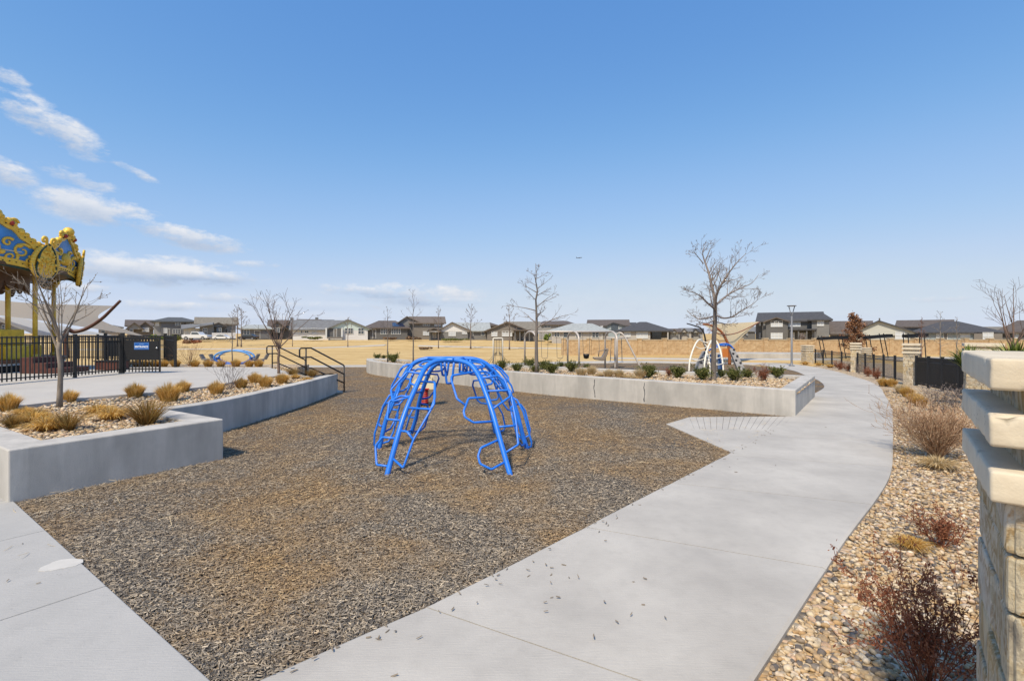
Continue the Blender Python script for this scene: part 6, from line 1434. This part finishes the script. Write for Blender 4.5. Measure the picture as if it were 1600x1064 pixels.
def vase_tree(label, loc, h, r, seed, bk='grey', fork_z=.42, ns=7, spread=.42, lvl=2, nt=4, thin=.004, buds=0, name='bare_tree', wide=1.0):
    "several stems leaving one short trunk"
    rg = random.Random(seed); root = thing(name, label, 'tree', loc)
    fz = h*fork_z; tp = [Vector((0,0,-.05))]+[Vector((rg.uniform(-.015,.015), rg.uniform(-.015,.015), fz*i/5)) for i in range(1,6)]
    MB().tube(tp, [r*1.35,r*1.1,r,r*.95,r*.95,r*.9], 9).build('trunk', BARK[bk], root, smooth=True); cr = MB()
    for j in range(ns):
        a = 2*PI*j/ns+rg.uniform(-.3,.3); el = rg.uniform(.85,1.25) if j else 1.5; d = Vector((math.cos(a)*math.cos(el)*wide, math.sin(a)*math.cos(el), math.sin(el)))
        z = fz*rg.uniform(.72,1.0); branch(cr, Vector((0,0,z)), d, (h-z)*rg.uniform(.75,1.05), r*rg.uniform(.38,.55), rg, lvl, .35, nt, thin)
    if buds:
        vs = list(cr.v)
        for q in range(buds):
            p = Vector(rg.choice(vs)); s = rg.uniform(.006,.014)
            if p.z > fz*1.3: cr.ball(p, s, 3)
    cr.build('crown', BARK[bk], root, smooth=True, fix=False); return root

vase_tree('small crab apple in the left planter, spreading bare twigs in front of the carousel', (-8.83,9.55,.56), 2.80, .042, 5, 'pale', .50, 9, lvl=2, nt=4, thin=.0035, buds=240, wide=1.25)
vase_tree('thin vase shaped bare tree between the two handrails', (-8.05,16.9,.56), 2.95, .042, 8, 'brown', .33, 9, lvl=2, nt=4, thin=.004, buds=200, wide=.95)
leader_tree('slender bare sapling behind the seesaw hedge row', (-12.0,21.0,.05), 2.9, .035, 9, 'grey', .42, 9, .26, lvl=1, nt=4)
leader_tree('thin sapling at the tip of the long planter, left of its taller neighbour', (-6.35,25.0,.56), 2.75, .035, 12, 'grey', .45, 11, .26, lvl=2, nt=3)
leader_tree('taller thin sapling with sparse side branches behind the left end of the long planter', (-4.7,23.3,.56), 3.5, .04, 21, 'grey', .46, 10, .24, lvl=2, nt=2)
leader_tree('bare tree with a thick grey trunk standing before the swing beam', (.92,18.4,.52), 4.1, .082, 31, 'grey', .40, 17, .30, lvl=2, nt=4, up=.2, asc=.45, thin=.0045)
# the large oak-like tree: forked leader
def big_tree():
    g = Vector((6.42,15.6,.52)); root = thing('bare_tree', 'largest bare tree with a forked crown in front of the white climbing arches', 'tree', g); rg = random.Random(77)
    q = lambda px, py, dy=0.0: ad(px,py,15.6+dy)-g
    T = catmull([Vector((0,0,-.06)), q(1115,560), q(1115.5,530), q(1117,505), q(1117.5,480), q(1117,466)], 5); MB().tube(T, [.085*(1.3 if i == 0 else 1-.35*i/(len(T)-1)) for i in range(len(T))], 10).build('trunk', BARK['grey'], root, smooth=True)
    cr = MB(); thin = .0036
    def limb(pts, r0, r1, nt, L_):
        P_ = catmull([q(*p) for p in pts], 5); n = len(P_); rs = [r0+(r1-r0)*i/(n-1) for i in range(n)]; cr.tube(P_, rs, 7, cap=False)
        for j in range(int(nt*1.2)):
            f = rg.uniform(.18,1); i = min(n-2, int(f*(n-1))); a = (P_[i+1]-P_[i]).normalized(); s = a.cross(Vector((rg.uniform(-1,1),rg.uniform(-1,1),rg.uniform(-1,1)))).normalized()
            branch(cr, P_[i], (a*.8+s*rg.uniform(.45,.85)).normalized(), L_*rg.uniform(.5,1.1)*(1.2-.5*f), max(thin,rs[i]*.5), rg, 2, .3, 4, thin)
    limb([(1117,468),(1112,445,.1),(1107,425,.2),(1101,408,.3),(1098,395,.3),(1103,383,.3)], .05,.006, 12, .75)
    limb([(1099,412,.3),(1091,402,.2),(1083,392,.1)], .02,.005, 5, .45)
    limb([(1117,470),(1122,455,-.2),(1130,440,-.4),(1140,425,-.5),(1152,410,-.6),(1166,396,-.7)], .045,.006, 13, .8)
    limb([(1118,478),(1128,468,.4),(1142,458,.8),(1158,450,1.1),(1175,442,1.3),(1186,428,1.5)], .038,.005, 12, .7)
    limb([(1116,482),(1106,474,-.4),(1096,464,-.8),(1086,458,-1.0),(1074,454,-1.2)], .035,.005, 10, .6)
    limb([(1118,492),(1130,497,-.6),(1144,495,-1.0),(1158,486,-1.3),(1175,476,-1.5),(1184,468,-1.6)], .032,.005, 12, .6)
    limb([(1116,494),(1104,497,.4),(1092,498,.8),(1080,492,1.0),(1073,484,1.1)], .028,.005, 9, .55)
    limb([(1116,500),(1106,505,-.5),(1096,504,-.8),(1086,500,-1.0)], .022,.005, 7, .45)
    limb([(1118,503),(1128,505,.5),(1140,507,.9),(1152,500,1.2)], .024,.005, 8, .5)
    limb([(1117,486),(1119,470,-.7),(1122,452,-1.2),(1127,432,-1.5)], .032,.005, 9, .6)
    limb([(1117,488),(1112,472,.8),(1109,455,1.3),(1111,436,1.7)], .03,.005, 9, .6)
    cr.build('crown', BARK['twig'], root, smooth=True, fix=False)
big_tree()
FT = 'bare park trees out on the lawn'
far_src = [leader_tree('', (0,0,-200), 6.2, .10, 40+k, 'far', .36, 13, .30, lvl=2, nt=3, thin=.016, up=.5, asc=.85) for k in range(3)]
def far_tree(px, base, top, k, label, w=1.0):
    d = FPX*(CAM_H+.4)/(base-HZ); x = H(px,d); z = terrain(x,d); d2 = d
    for _ in range(8): d2 = FPX*(CAM_H-z)/(base-HZ); x = H(px,d2); z = terrain(x,d2)*.5+z*.5
    hgt = (base-top)*d2/FPX; s = hgt/6.2; dup(far_src[k], (x,d2,z-.05), k*1.7+px, label, FT, (s*w,s*w,s))
far_tree(371,541,478,0,'bare lawn tree straight above the seesaw, the left of a close pair')
far_tree(377,541.5,482,1,'bare lawn tree straight above the seesaw, the right of a close pair')
far_tree(457,540,497,2,'small bare lawn tree in front of the dark gabled house near the handrails', .8)
far_tree(543.5,542,496,1,'small bare lawn tree in front of the white ranch house gable')
far_tree(685,543.5,481,2,'thin bare lawn tree in front of the pale gabled house porch',.8)
far_tree(735.5,544.5,477,0,'bare lawn tree with an upright crown between two grey houses')
far_tree(796,546,477,1,'bare lawn tree in front of the broad brown-grey gable')
for s in far_src:
    for c in list(s.children): bpy.data.objects.remove(c)
    bpy.data.objects.remove(s)
leader_tree('reddish upright bare tree behind the middle fence, in front of the long blackish roof', (H(1440,42),42,-.45), 3.7, .05, 51, 'red', .22, 18, .22, lvl=2, nt=4, thin=.008, up=.8, asc=1.1)
leader_tree('slim pale bare tree behind the fence with a straight leader and whiskery crown', (H(1469,38),38,-.4), 4.1, .05, 52, 'pale', .32, 15, .24, lvl=2, nt=3, thin=.007, up=.4, asc=.7)
leader_tree('narrow pale bare tree right of its whiskery neighbour behind the fence', (H(1495,36),36,-.38), 3.6, .05, 53, 'pale', .35, 14, .18, lvl=2, nt=3, thin=.007, up=.7, asc=1.1)
vase_tree('tall bare multi-stemmed tree above the green yucca at the right edge', (H(1583,26),26,-.25), 5.2, .075, 54, 'brown', .34, 7, lvl=2, nt=4, thin=.006, wide=.9)
def leaf_mat(name, stops): return island_mat(name, stops, rough=.8, fine=.15)
def leaf_cloud(mb, rg, pts, n, s0, s1, jit):
    for _ in range(n):
        p = Vector(rg.choice(pts)) + Vector((rg.gauss(0,jit), rg.gauss(0,jit), rg.gauss(0,jit)))
        a = Vector((rg.gauss(0,1), rg.gauss(0,1), rg.gauss(0,1))).normalized(); b = a.cross(Vector((rg.gauss(0,1), rg.gauss(0,1), rg.gauss(0,1)))).normalized(); s = rg.uniform(s0,s1)
        mb.add([p-a*s, p+b*s*.45, p+a*s, p-b*s*.45], [(0,1,2,3)])
def rust_tree():
    d = 50; x = H(1335,d); t = leader_tree('conical oak holding rust brown dead leaves behind a stone pillar', (x,d,-.45), 4.15, .07, 61, 'brown', .12, 26, .40, lvl=1, nt=4, thin=.01, up=.3, asc=.6, name='oak_tree')
    cr = [c for c in t.children if c.name.startswith('crown')][0]; rg = random.Random(3); vs = [v.co for v in cr.data.vertices if v.co.z > .4]; mb = MB(); leaf_cloud(mb, rg, vs, 3600, .06, .13, .10)
    mb.build('foliage', leaf_mat('rust leaves', [(0,(.12,.055,.03)),(.5,(.24,.115,.055)),(1,(.36,.19,.10))]), t, fix=False)
rust_tree()

# --- grasses and shrubs
GOLD = island_mat('golden grass', [(0,(.44,.25,.055)),(.4,(.64,.40,.10)),(.8,(.75,.52,.18)),(1,(.82,.64,.32))], fine=.1); TANG = island_mat('tan grass', [(0,(.46,.33,.15)),(.5,(.64,.49,.26)),(1,(.76,.63,.40))], fine=.1)
ORNG = island_mat('orange grass', [(0,(.15,.08,.025)),(.35,(.30,.15,.035)),(.7,(.24,.18,.06)),(1,(.42,.27,.09))], fine=.1)
GREEN = island_mat('evergreen needles', [(0,(.055,.068,.016)),(.45,(.125,.145,.038)),(.8,(.20,.205,.06)),(1,(.31,.28,.11))], fine=.15)
RUST = island_mat('rust leaves dry', [(0,(.16,.05,.028)),(.5,(.30,.11,.055)),(1,(.44,.21,.12))], fine=.15); TWIG = island_mat('tan twigs', [(0,(.19,.10,.055)),(.5,(.36,.225,.135)),(1,(.50,.36,.235))], fine=.1); GTWIG = island_mat('grey twigs', [(0,(.10,.08,.075)),(.5,(.19,.155,.14)),(1,(.30,.25,.22))], fine=.1)
def thin_leaf(m, amt):
    "thin dry blades pass part of the light"
    nt = m.node_tree; b = nt.nodes['Principled BSDF']; out = nt.nodes['Material Output']; tr = nt.nodes.new('ShaderNodeBsdfTranslucent'); nt.links.new(b.inputs['Base Color'].links[0].from_socket, tr.inputs['Color'])
    mx = nt.nodes.new('ShaderNodeMixShader'); mx.inputs[0].default_value = amt; nt.links.new(b.outputs[0], mx.inputs[1]); nt.links.new(tr.outputs[0], mx.inputs[2]); nt.links.new(mx.outputs[0], out.inputs['Surface'])
for m_ in (GOLD, TANG, ORNG): thin_leaf(m_, .45)
for m_ in (GREEN, RUST): thin_leaf(m_, .35)
YUC = island_mat('yucca leaves', [(0,(.05,.085,.015)),(.6,(.13,.18,.03)),(1,(.26,.30,.07))], fine=.1)
def blades(rg, n, h, r0, r1, w, droop, flat=1.0):
    mb = MB()
    for _ in range(n):
        a = rg.uniform(0,2*PI); q = math.sqrt(rg.uniform(0,1)); b = Vector((math.cos(a)*r0*q, math.sin(a)*r0*q, 0)); out = Vector((math.cos(a+rg.gauss(0,.35)), math.sin(a+rg.gauss(0,.35)), 0)); L_ = h*rg.uniform(.65,1.12)
        sp = r1*q*rg.uniform(.7,1.2); side = Vector((-out.y,out.x,0))*w*rg.uniform(.7,1.3); pts = []
        for i in range(4):
            f = i/3; pts.append(b + out*sp*f**1.3 + Vector((0,0,L_*(f - droop*q*f*f*f))))
        k = len(mb.v); ws = (1,.9,.6,.12)
        for p, s in zip(pts, ws): mb.v += [tuple(p-side*s), tuple(p+side*s)]
        for i in range(3): mb.f.append((k+2*i,k+2*i+1,k+2*i+3,k+2*i+2))
    return mb
def tuft(name, cat, label, m, seed, n, h, r0, r1, w=.006, droop=.25):
    o = blades(random.Random(seed), n, h, r0, r1, w, droop).build(name, m, None, fix=False); return tag(o, label, cat)
SRC = {}
for k in range(3): SRC['gold', k] = tuft('grass_tuft', 'grass', '', GOLD, 100+k, 950, .37, .125, .16, .0045, .42)
for k in range(2): SRC['tan', k] = tuft('grass_tuft', 'grass', '', TANG, 120+k, 560, .36, .12, .20, .005, .35)
for k in range(2): SRC['flat', k] = tuft('grass_clump', 'grass', '', GOLD, 130+k, 520, .24, .10, .30, .005, .75)
for k in range(2): SRC['flatpale', k] = tuft('grass_clump', 'grass', '', TANG, 135+k, 480, .20, .10, .30, .005, .75)
for k in range(2): SRC['loose', k] = tuft('grass_clump', 'grass', '', ORNG, 140+k, 420, .52, .10, .42, .0045, .30)
def shrub_mesh(seed, n, h, w, leaf, m_leaf, m_stem, ns=26, nl=900, name='shrub', rad=.006):
    rg = random.Random(seed); st = MB()
    for j in range(ns):
        a = rg.uniform(0,2*PI); el = rg.uniform(.7,1.45); d = Vector((math.cos(a)*math.cos(el), math.sin(a)*math.cos(el), math.sin(el))); L_ = h*rg.uniform(.7,1.05)/max(.62,math.sin(el))*.9
        branch(st, Vector((rg.uniform(-.04,.04),rg.uniform(-.04,.04),-.02)), d, L_, rad, rg, n, .5, 3, .0022)
    root = bpy.data.objects.new(name, None); C.objects.link(root); pts = [Vector(v) for v in st.v if v[2] > h*.12]
    st.build('stems', m_stem, root, fix=False)
    if nl:
        mb = MB(); leaf_cloud(mb, rg, pts, nl, leaf*.6, leaf*1.2, .018); mb.build('foliage', m_leaf, root, fix=False)
    return root
for k in range(3): SRC['green', k] = shrub_mesh(200+k, 1, .42, .3, .030, GREEN, GREEN, 46, 2600, 'evergreen_shrub')
SRC['rustbush', 0] = shrub_mesh(210, 2, .66, .4, .014, RUST, RUST, 40, 4600, 'dry_shrub', .005)
SRC['rustbush', 1] = shrub_mesh(211, 2, .30, .4, .012, RUST, RUST, 26, 1600, 'dry_shrub', .004)
SRC['twig', 0] = shrub_mesh(220, 2, .80, .5, .012, TWIG, TWIG, 210, 1400, 'twiggy_shrub', .005)
SRC['grey', 0] = shrub_mesh(230, 2, .62, .4, .01, GTWIG, GTWIG, 16, 0, 'twiggy_shrub', .007)
SRC['tanbare', 0] = shrub_mesh(231, 2, .95, .4, .012, TWIG, TWIG, 18, 200, 'twiggy_shrub', .010)
SRC['stalk', 0] = shrub_mesh(240, 1, .60, .3, .016, GTWIG, GTWIG, 14, 500, 'dried_flower_stalks', .004)
rp = random.Random(9)
def put(kind, k, loc, label, cat, s=1.0, group=None, rz=None, sq_=None):
    src = SRC[kind, k]; o = dup(src, loc, rp.uniform(0,6.28) if rz is None else rz, label, group, s if isinstance(s, tuple) else (s,s,s*(sq_ or 1))); o['category'] = cat; return o
def ordw(i, n):
    W = ['first','second','third','fourth','fifth','sixth','seventh','eighth','ninth','tenth','eleventh','twelfth']
    return W[i]
zl, zr_ = .565, .52
GT = 'golden grass tufts in the left planter'
for i, (px, py, s, lab) in enumerate((
    (12,641,1.0,'golden grass tuft cut off by the left edge beside the plaza'),
    (108,628,.80,'golden grass tuft right behind the trunk of the crab apple'),
    (211,620,.98,'upright golden grass tuft standing alone above the flattened clumps, on the plaza side'),
    (264,626,1.18,'largest golden grass tuft beside the square wall corner'),
    (286,612,.88,'golden grass tuft peeking out behind the largest tuft'),
    (338,615,.95,'golden grass tuft left of the bare grey twig shrub in the planter'),
    (377,606,.85,'golden grass tuft touching the right side of the bare grey twig shrub'),
    (398,598,.95,'golden grass tuft behind its neighbour, second right of the grey twig shrub'),
    (415,604,.95,'golden grass tuft nearest the wall, third right of the grey twig shrub'),
    (441,599,.95,'golden grass tuft at the foot of the vase shaped bare tree'))):
    put('gold', i % 3, at(px,py,zl), lab, 'grass', s, GT)
for i, (px, py, s, lab) in enumerate(((39,648,.8,'small flattened golden clump at the left, behind two others'),(52,660,1.05,'flattened golden clump in the middle of the left trio'),(73,672,1.1,'flattened golden clump nearest the wall, right of the left trio'),(153,645,.9,'pale flattened clump in the middle of the planter gravel'),(175,655,1.15,'wide flattened golden clump beside the loose green-orange grass'),(462,591,.8,'small flattened clump beyond the vase shaped tree'),(480,595,.7,'small flattened clump near the end of the curving wall'))):
    put('flat', i % 2, at(px,py,zl), lab, 'grass', s, 'flattened golden clumps in the left planter')
for i, (px, py, s, lab) in enumerate(((230,662,1.0,'big loose green-orange grass clump leaning on the square wall corner'),(105,672,.7,'loose reddish grass clump right of the flattened trio'),(20,668,.55,'small loose reddish grass clump at the left edge'),(300,613,.35,'small wispy grass beside the largest golden tuft') if False else (60,655,.45,'tiny loose grass between the flattened clumps'),(457,588,.75,'loose brownish grass behind the foot of the vase shaped tree'),(487,590,.75,'loose brownish grass at the end of the curving wall'))):
    put('loose', i % 2, at(px,py,zl), lab, 'grass', s, 'loose grasses in the left planter', sq_=.85)
put('grey', 0, at(360,608,zl), 'bare grey twig shrub among golden tufts in the left planter', 'shrub', 1.05)
# hedge row along the far edge of the plaza
HX = [200,214,228,243,257,276,303,326,347,367,389,404]
HN = ['seen through the open gate nearest its hinge','seen through the open gate second from its hinge','seen through the open gate third from its hinge','half covered by the free edge of the gate','just right of the open gate','between the gate and the bare tan shrub','in front of the bare tan shrub','below the left seat of the seesaw','under the left half of the seesaw ring','under the middle of the seesaw ring','below the right seats of the seesaw','at the right end of the row']
for i, px in enumerate(HX):
    d = 20.55; put('gold', i % 3, Vector((H(px,d), d+rp.uniform(-.1,.1), .60)), 'rounded golden hedge tuft '+HN[i], 'grass', 1.02 if i % 2 else .95, 'row of golden tufts along the far plaza edge')
HEDGE = [(-18,20.45),(-8.9,20.3),(-9.2,22.2),(-18,22.2)]
MB().prism(HEDGE, -.3, .60).build('hedge_bed', M_ROCKBED); tag(bpy.data.objects['hedge_bed'], kind='structure')
put('tanbare', 0, Vector((H(296,21.2),21.2,.60)), 'bare tan branching shrub beyond the plaza between the gate and the seesaw', 'shrub', 1.05)
# right planter
GS = 'green shrubs in the long planter'
for i, (px, py, s, lab) in enumerate((
    (590,561.5,.85,'green shrub at the far left tip of the long planter, left of the first sapling'),(599,561,.6,'tiny green shrub between the tip shrub and the first sapling'),(610,562,.75,'small green shrub right behind the first sapling'),(615,566.5,1.25,'wide low green shrub at the inner edge right of the first sapling'),
    (783,577.5,1.0,'green shrub directly above the right end of the climber'),(808,581,.95,'low green shrub left of the thick grey trunk, nearest the wall'),(828,574.5,1.05,'taller green shrub under the left swing arch, left of the thick trunk'),(836,582.5,.75,'small green shrub at the foot of the thick grey trunk'),(850,577,1.0,'green shrub just right of the thick grey trunk'),(862,583,1.1,'green shrub two steps right of the thick trunk, against the wall'),(876,574,.6,'small green shrub behind under the belt swings'),
    (893,580.5,1.1,'green shrub below the middle swing arch left of the tan tufts'),(917,577,.6,'small green shrub under the bucket swing'),(1015,590,1.12,'green shrub right of the tan tufts, below the slanting swing leg'),(1059,590.5,1.08,'upright green shrub left of the white climbing arches'),(1098,593.5,1.15,'roundest green shrub left of the large bare tree trunk'),(1128,589,.65,'small green shrub just right of the large bare tree trunk'),(1147,594.5,1.05,'green shrub in front of the grey sloping rock panel'),(1168,589.5,.75,'small green shrub behind, right of the grey sloping panel'),(1213,590.5,.95,'last green shrub near the right end of the long planter'))):
    put('green', i % 3, at(px,py,zr_), lab, 'shrub', s*.84, GS)
for i, (px, py, s, lab) in enumerate(((908,587,.95,'pale tan tuft right of the middle swing arch, left of a pair'),(924,585,1.0,'pale tan tuft below the chair swing, right of a pair'),(951,589,.9,'pale tan tuft below the right swing arch'),(967,589,.85,'pale tan tuft just right of the right swing arch'),(1000,590.5,1.0,'pale tan tuft leaning against the green shrub below the slanting swing leg'))):
    put('tan', i % 2, at(px,py,zr_), lab, 'grass', s, 'pale tan tufts in the long planter')
for i, (px, py, s, lab) in enumerate(((937,588,.8,'flattened pale clump between the two pairs of tan tufts'),(976,590,.85,'flattened pale clump right of the right swing arch tufts'),(988,592,.9,'flattened pale clump close to the wall left of the leaning tuft'),(1024,585,.6,'small flattened pale clump behind the green shrub below the slanting leg'))):
    put('flatpale', i % 2, at(px,py,zr_), lab, 'grass', s, 'flattened pale clumps in the long planter')
put('rustbush', 1, at(1193,595,zr_), 'rust brown dry shrub in the long planter right of the grey sloping panel', 'shrub', 1.35); put('rustbush', 1, at(1046,588,zr_), 'small brown dry shrub left of the white climbing arches', 'shrub', .95)
def boulder(px, py, s, label):
    p = at(px,py,zr_); bm = bmesh.new(); bmesh.ops.create_icosphere(bm, subdivisions=3, radius=s); rg = random.Random(px)
    for v in bm.verts: v.co = Vector((v.co.x*1.4, v.co.y, v.co.z*.75))*(1+.12*math.sin(v.co.x*9/s*.3+px)+.08*math.sin(v.co.y*14/s*.3)+rg.uniform(-.03,.03))
    me = bpy.data.meshes.new('boulder'); bm.to_mesh(me); bm.free(); me.shade_smooth(); o = link('boulder', me, mat('boulder stone', (.36,.31,.25), .85, var=.2, vscale=6, bump=.5)); o.location = p+Vector((0,0,s*.25)); tag(o, label, 'boulder')
boulder(1186,588.5,.17,'pale boulder beside the rust brown dry shrub in the long planter')
# right rock bed
def bed(px, py): return gp(px, py)-Vector((0,0,.02))
put('twig', 0, bed(1464,712), 'big tan twiggy shrub beside the sidewalk, left of the nearest pillar', 'shrub', (1.12,1.12,1.0))
put('rustbush', 0, at(1452,1088,-.02), 'large rust red shrub in the foreground river rock at the foot of the nearest pillar', 'shrub', (.82,.82,.95))
put('rustbush', 1, bed(1470,850), 'small rust red shrub in the river rock beyond the large one', 'shrub', 1.05)
put('flatpale', 0, bed(1466,728), 'straw coloured flattened clump in front of the big tan twiggy shrub', 'grass', 1.1); put('flat', 1, bed(1425,852), 'thin straw clump left of the small rust red shrub', 'grass', .55)
for i, (px, py, s, lab) in enumerate(((1380,602,1.05,'golden tuft left of a pair in front of the middle pillar'),(1393,603,1.05,'golden tuft right of a pair in front of the middle pillar'),(1408,613,1.0,'first golden tuft in the string along the nearest fence run'),(1417,618,1.0,'second golden tuft in the string along the nearest fence run'),(1428,628,.95,'third golden tuft in the string, touching the twiggy shrub'),(1438,633,.95,'last golden tuft in the string, half inside the twiggy shrub'))):
    put('gold' if i != 2 else 'tan', i % 2, bed(px,py), lab, 'grass', s, 'golden tufts along the right fence')
for i, (px, py, s, lab) in enumerate(((1258,569,1.5,'golden clump at the foot of the farthest pillar'),(1279,570.5,1.3,'golden clump along the farthest fence run, in its middle'),(1297,573.5,1.4,'golden clump at the near end of the farthest fence run'))):
    put('flat', i % 2, bed(px,py), lab, 'grass', s, 'golden clumps along the farthest fence run')
for i, (px, py, s, lab) in enumerate(((1312,577,1.8,'rust red dry shrub left of the pillar under the rust leaved tree'),(1325,579,1.5,'second rust red dry shrub tight against the pillar under the rust leaved tree'),(1356,587,1.5,'rust red dry shrub along the middle fence run, left of two'),(1370,591,1.5,'rust red dry shrub along the middle fence run, right of two'))):
    put('rustbush', 1, bed(px,py), lab, 'shrub', s, 'rust red dry shrubs along the right fence')
put('stalk', 0, bed(1342,583), 'grey brown dried stalks at the base of the pillar under the rust leaved tree', 'shrub', 1.2)
for i, (px, py, s, lab) in enumerate(((1460,640,1.15,'grey dried flower stalks before the nearest fence run, left of three'),(1474,642,1.25,'grey dried flower stalks before the nearest fence run, middle of three'),(1492,640,1.2,'grey dried flower stalks before the nearest fence run, right of three'))):
    put('stalk', 0, bed(px,py), lab, 'shrub', s, 'grey dried flower stalks')
def yucca(loc, h, seed, label):
    o = blades(random.Random(seed), 260, h, .10, h*.8, .026, .35).build('yucca', YUC, None, fix=False); o.location = loc; tag(o, label, 'yucca')
yucca((H(1586,12.5),12.5,.95), .95, 4, 'green yucca with sword leaves behind the top of the nearest pillar'); yucca((H(1514,14),14.0,.95), .75, 5, 'small green yucca leaves at the left side of the second pillar cap')
# greenery by the far houses
BRUSH = island_mat('dry brush', [(0,(.07,.04,.025)),(.5,(.14,.085,.05)),(1,(.24,.16,.095))], fine=.1)
def far_bush(px, base, w, hgt, d, m, label, seed, name='bush'):
    rg = random.Random(seed); x = H(px,d); mb = MB(); W, Hh = w*d/FPX/2, hgt*d/FPX; lumps = [(rg.uniform(-.7,.7)*W, rg.uniform(-.4,.4)*W, rg.uniform(.25,.75)*Hh, rg.uniform(.3,.5)) for _ in range(9)]
    for _ in range(700):
        lx, ly, lz, lr = rg.choice(lumps); v = Vector((rg.gauss(0,1),rg.gauss(0,1),rg.gauss(0,1))).normalized()*rg.uniform(.6,1); p = Vector((lx+v.x*lr*W, ly+v.y*lr*W, max(0.02, lz+v.z*lr*Hh*.6))); s = rg.uniform(.08,.2); a = Vector((rg.gauss(0,1),rg.gauss(0,1),rg.gauss(0,1))).normalized(); b = a.cross(v).normalized() if a.cross(v).length > .01 else Vector((1,0,0)); mb.add([p-a*s,p+b*s*.6,p+a*s,p-b*s*.6], [(0,1,2,3)])
    o = mb.build(name, m, None, fix=False); o.location = (x,d,Z(base,d)); tag(o, label, 'bush')
far_bush(278,534,20,12,80,GREEN,'dark green round bush left of the parked white pickup',1); far_bush(262,533,16,10,84,YUC,'pale green bush beside the dark round bush near the slate house',2); far_bush(247,533,18,9,84,GREEN,'green bush just right of the top of the open gate',3); far_bush(240,531,12,9,85,YUC,'pale green bush above the free corner of the open gate',6)
far_bush(307,537,14,6,74,RUST,'rust coloured low bush in front of the white pickup',4); far_bush(293,537,12,6,74,TWIG,'tan dry bush left of the rust coloured low bush',5)
far_bush(855,533,11,14,88,YUC,'olive green bush behind the left swing bay',7); far_bush(648,531,26,6,96,BRUSH,'row of low reddish bushes before the brown two-storey house',8); far_bush(612,531,30,5,96,BRUSH,'low reddish bushes before the house with solar panels',9)
far_bush(488,530.5,30,5,96,GREEN,'dark low bushes under the left windows of the white ranch house',10); far_bush(710,532.5,50,4,92,GREEN,'low green ground bushes in front of the pale gabled house',11)
far_bush(1288,533.5,9,9,82,TWIG,'bare brown bush at the right corner of the large dark grey house',12); far_bush(1253,532.5,10,12,84,GTWIG,'small bare grey bush before the porch of the large dark grey house',13)
far_bush(600,546,10,2.5,66,RUST,'flat rust coloured patch of brush on the lawn, left one',14) if False else far_bush(665,545.5,22,2.5,74,BRUSH,'flat rust brown brush patch on the lawn left of the thin lawn tree',14)
for k in list(SRC):
    s = SRC[k]
    for c in list(s.children): bpy.data.objects.remove(c)
    bpy.data.objects.remove(s)
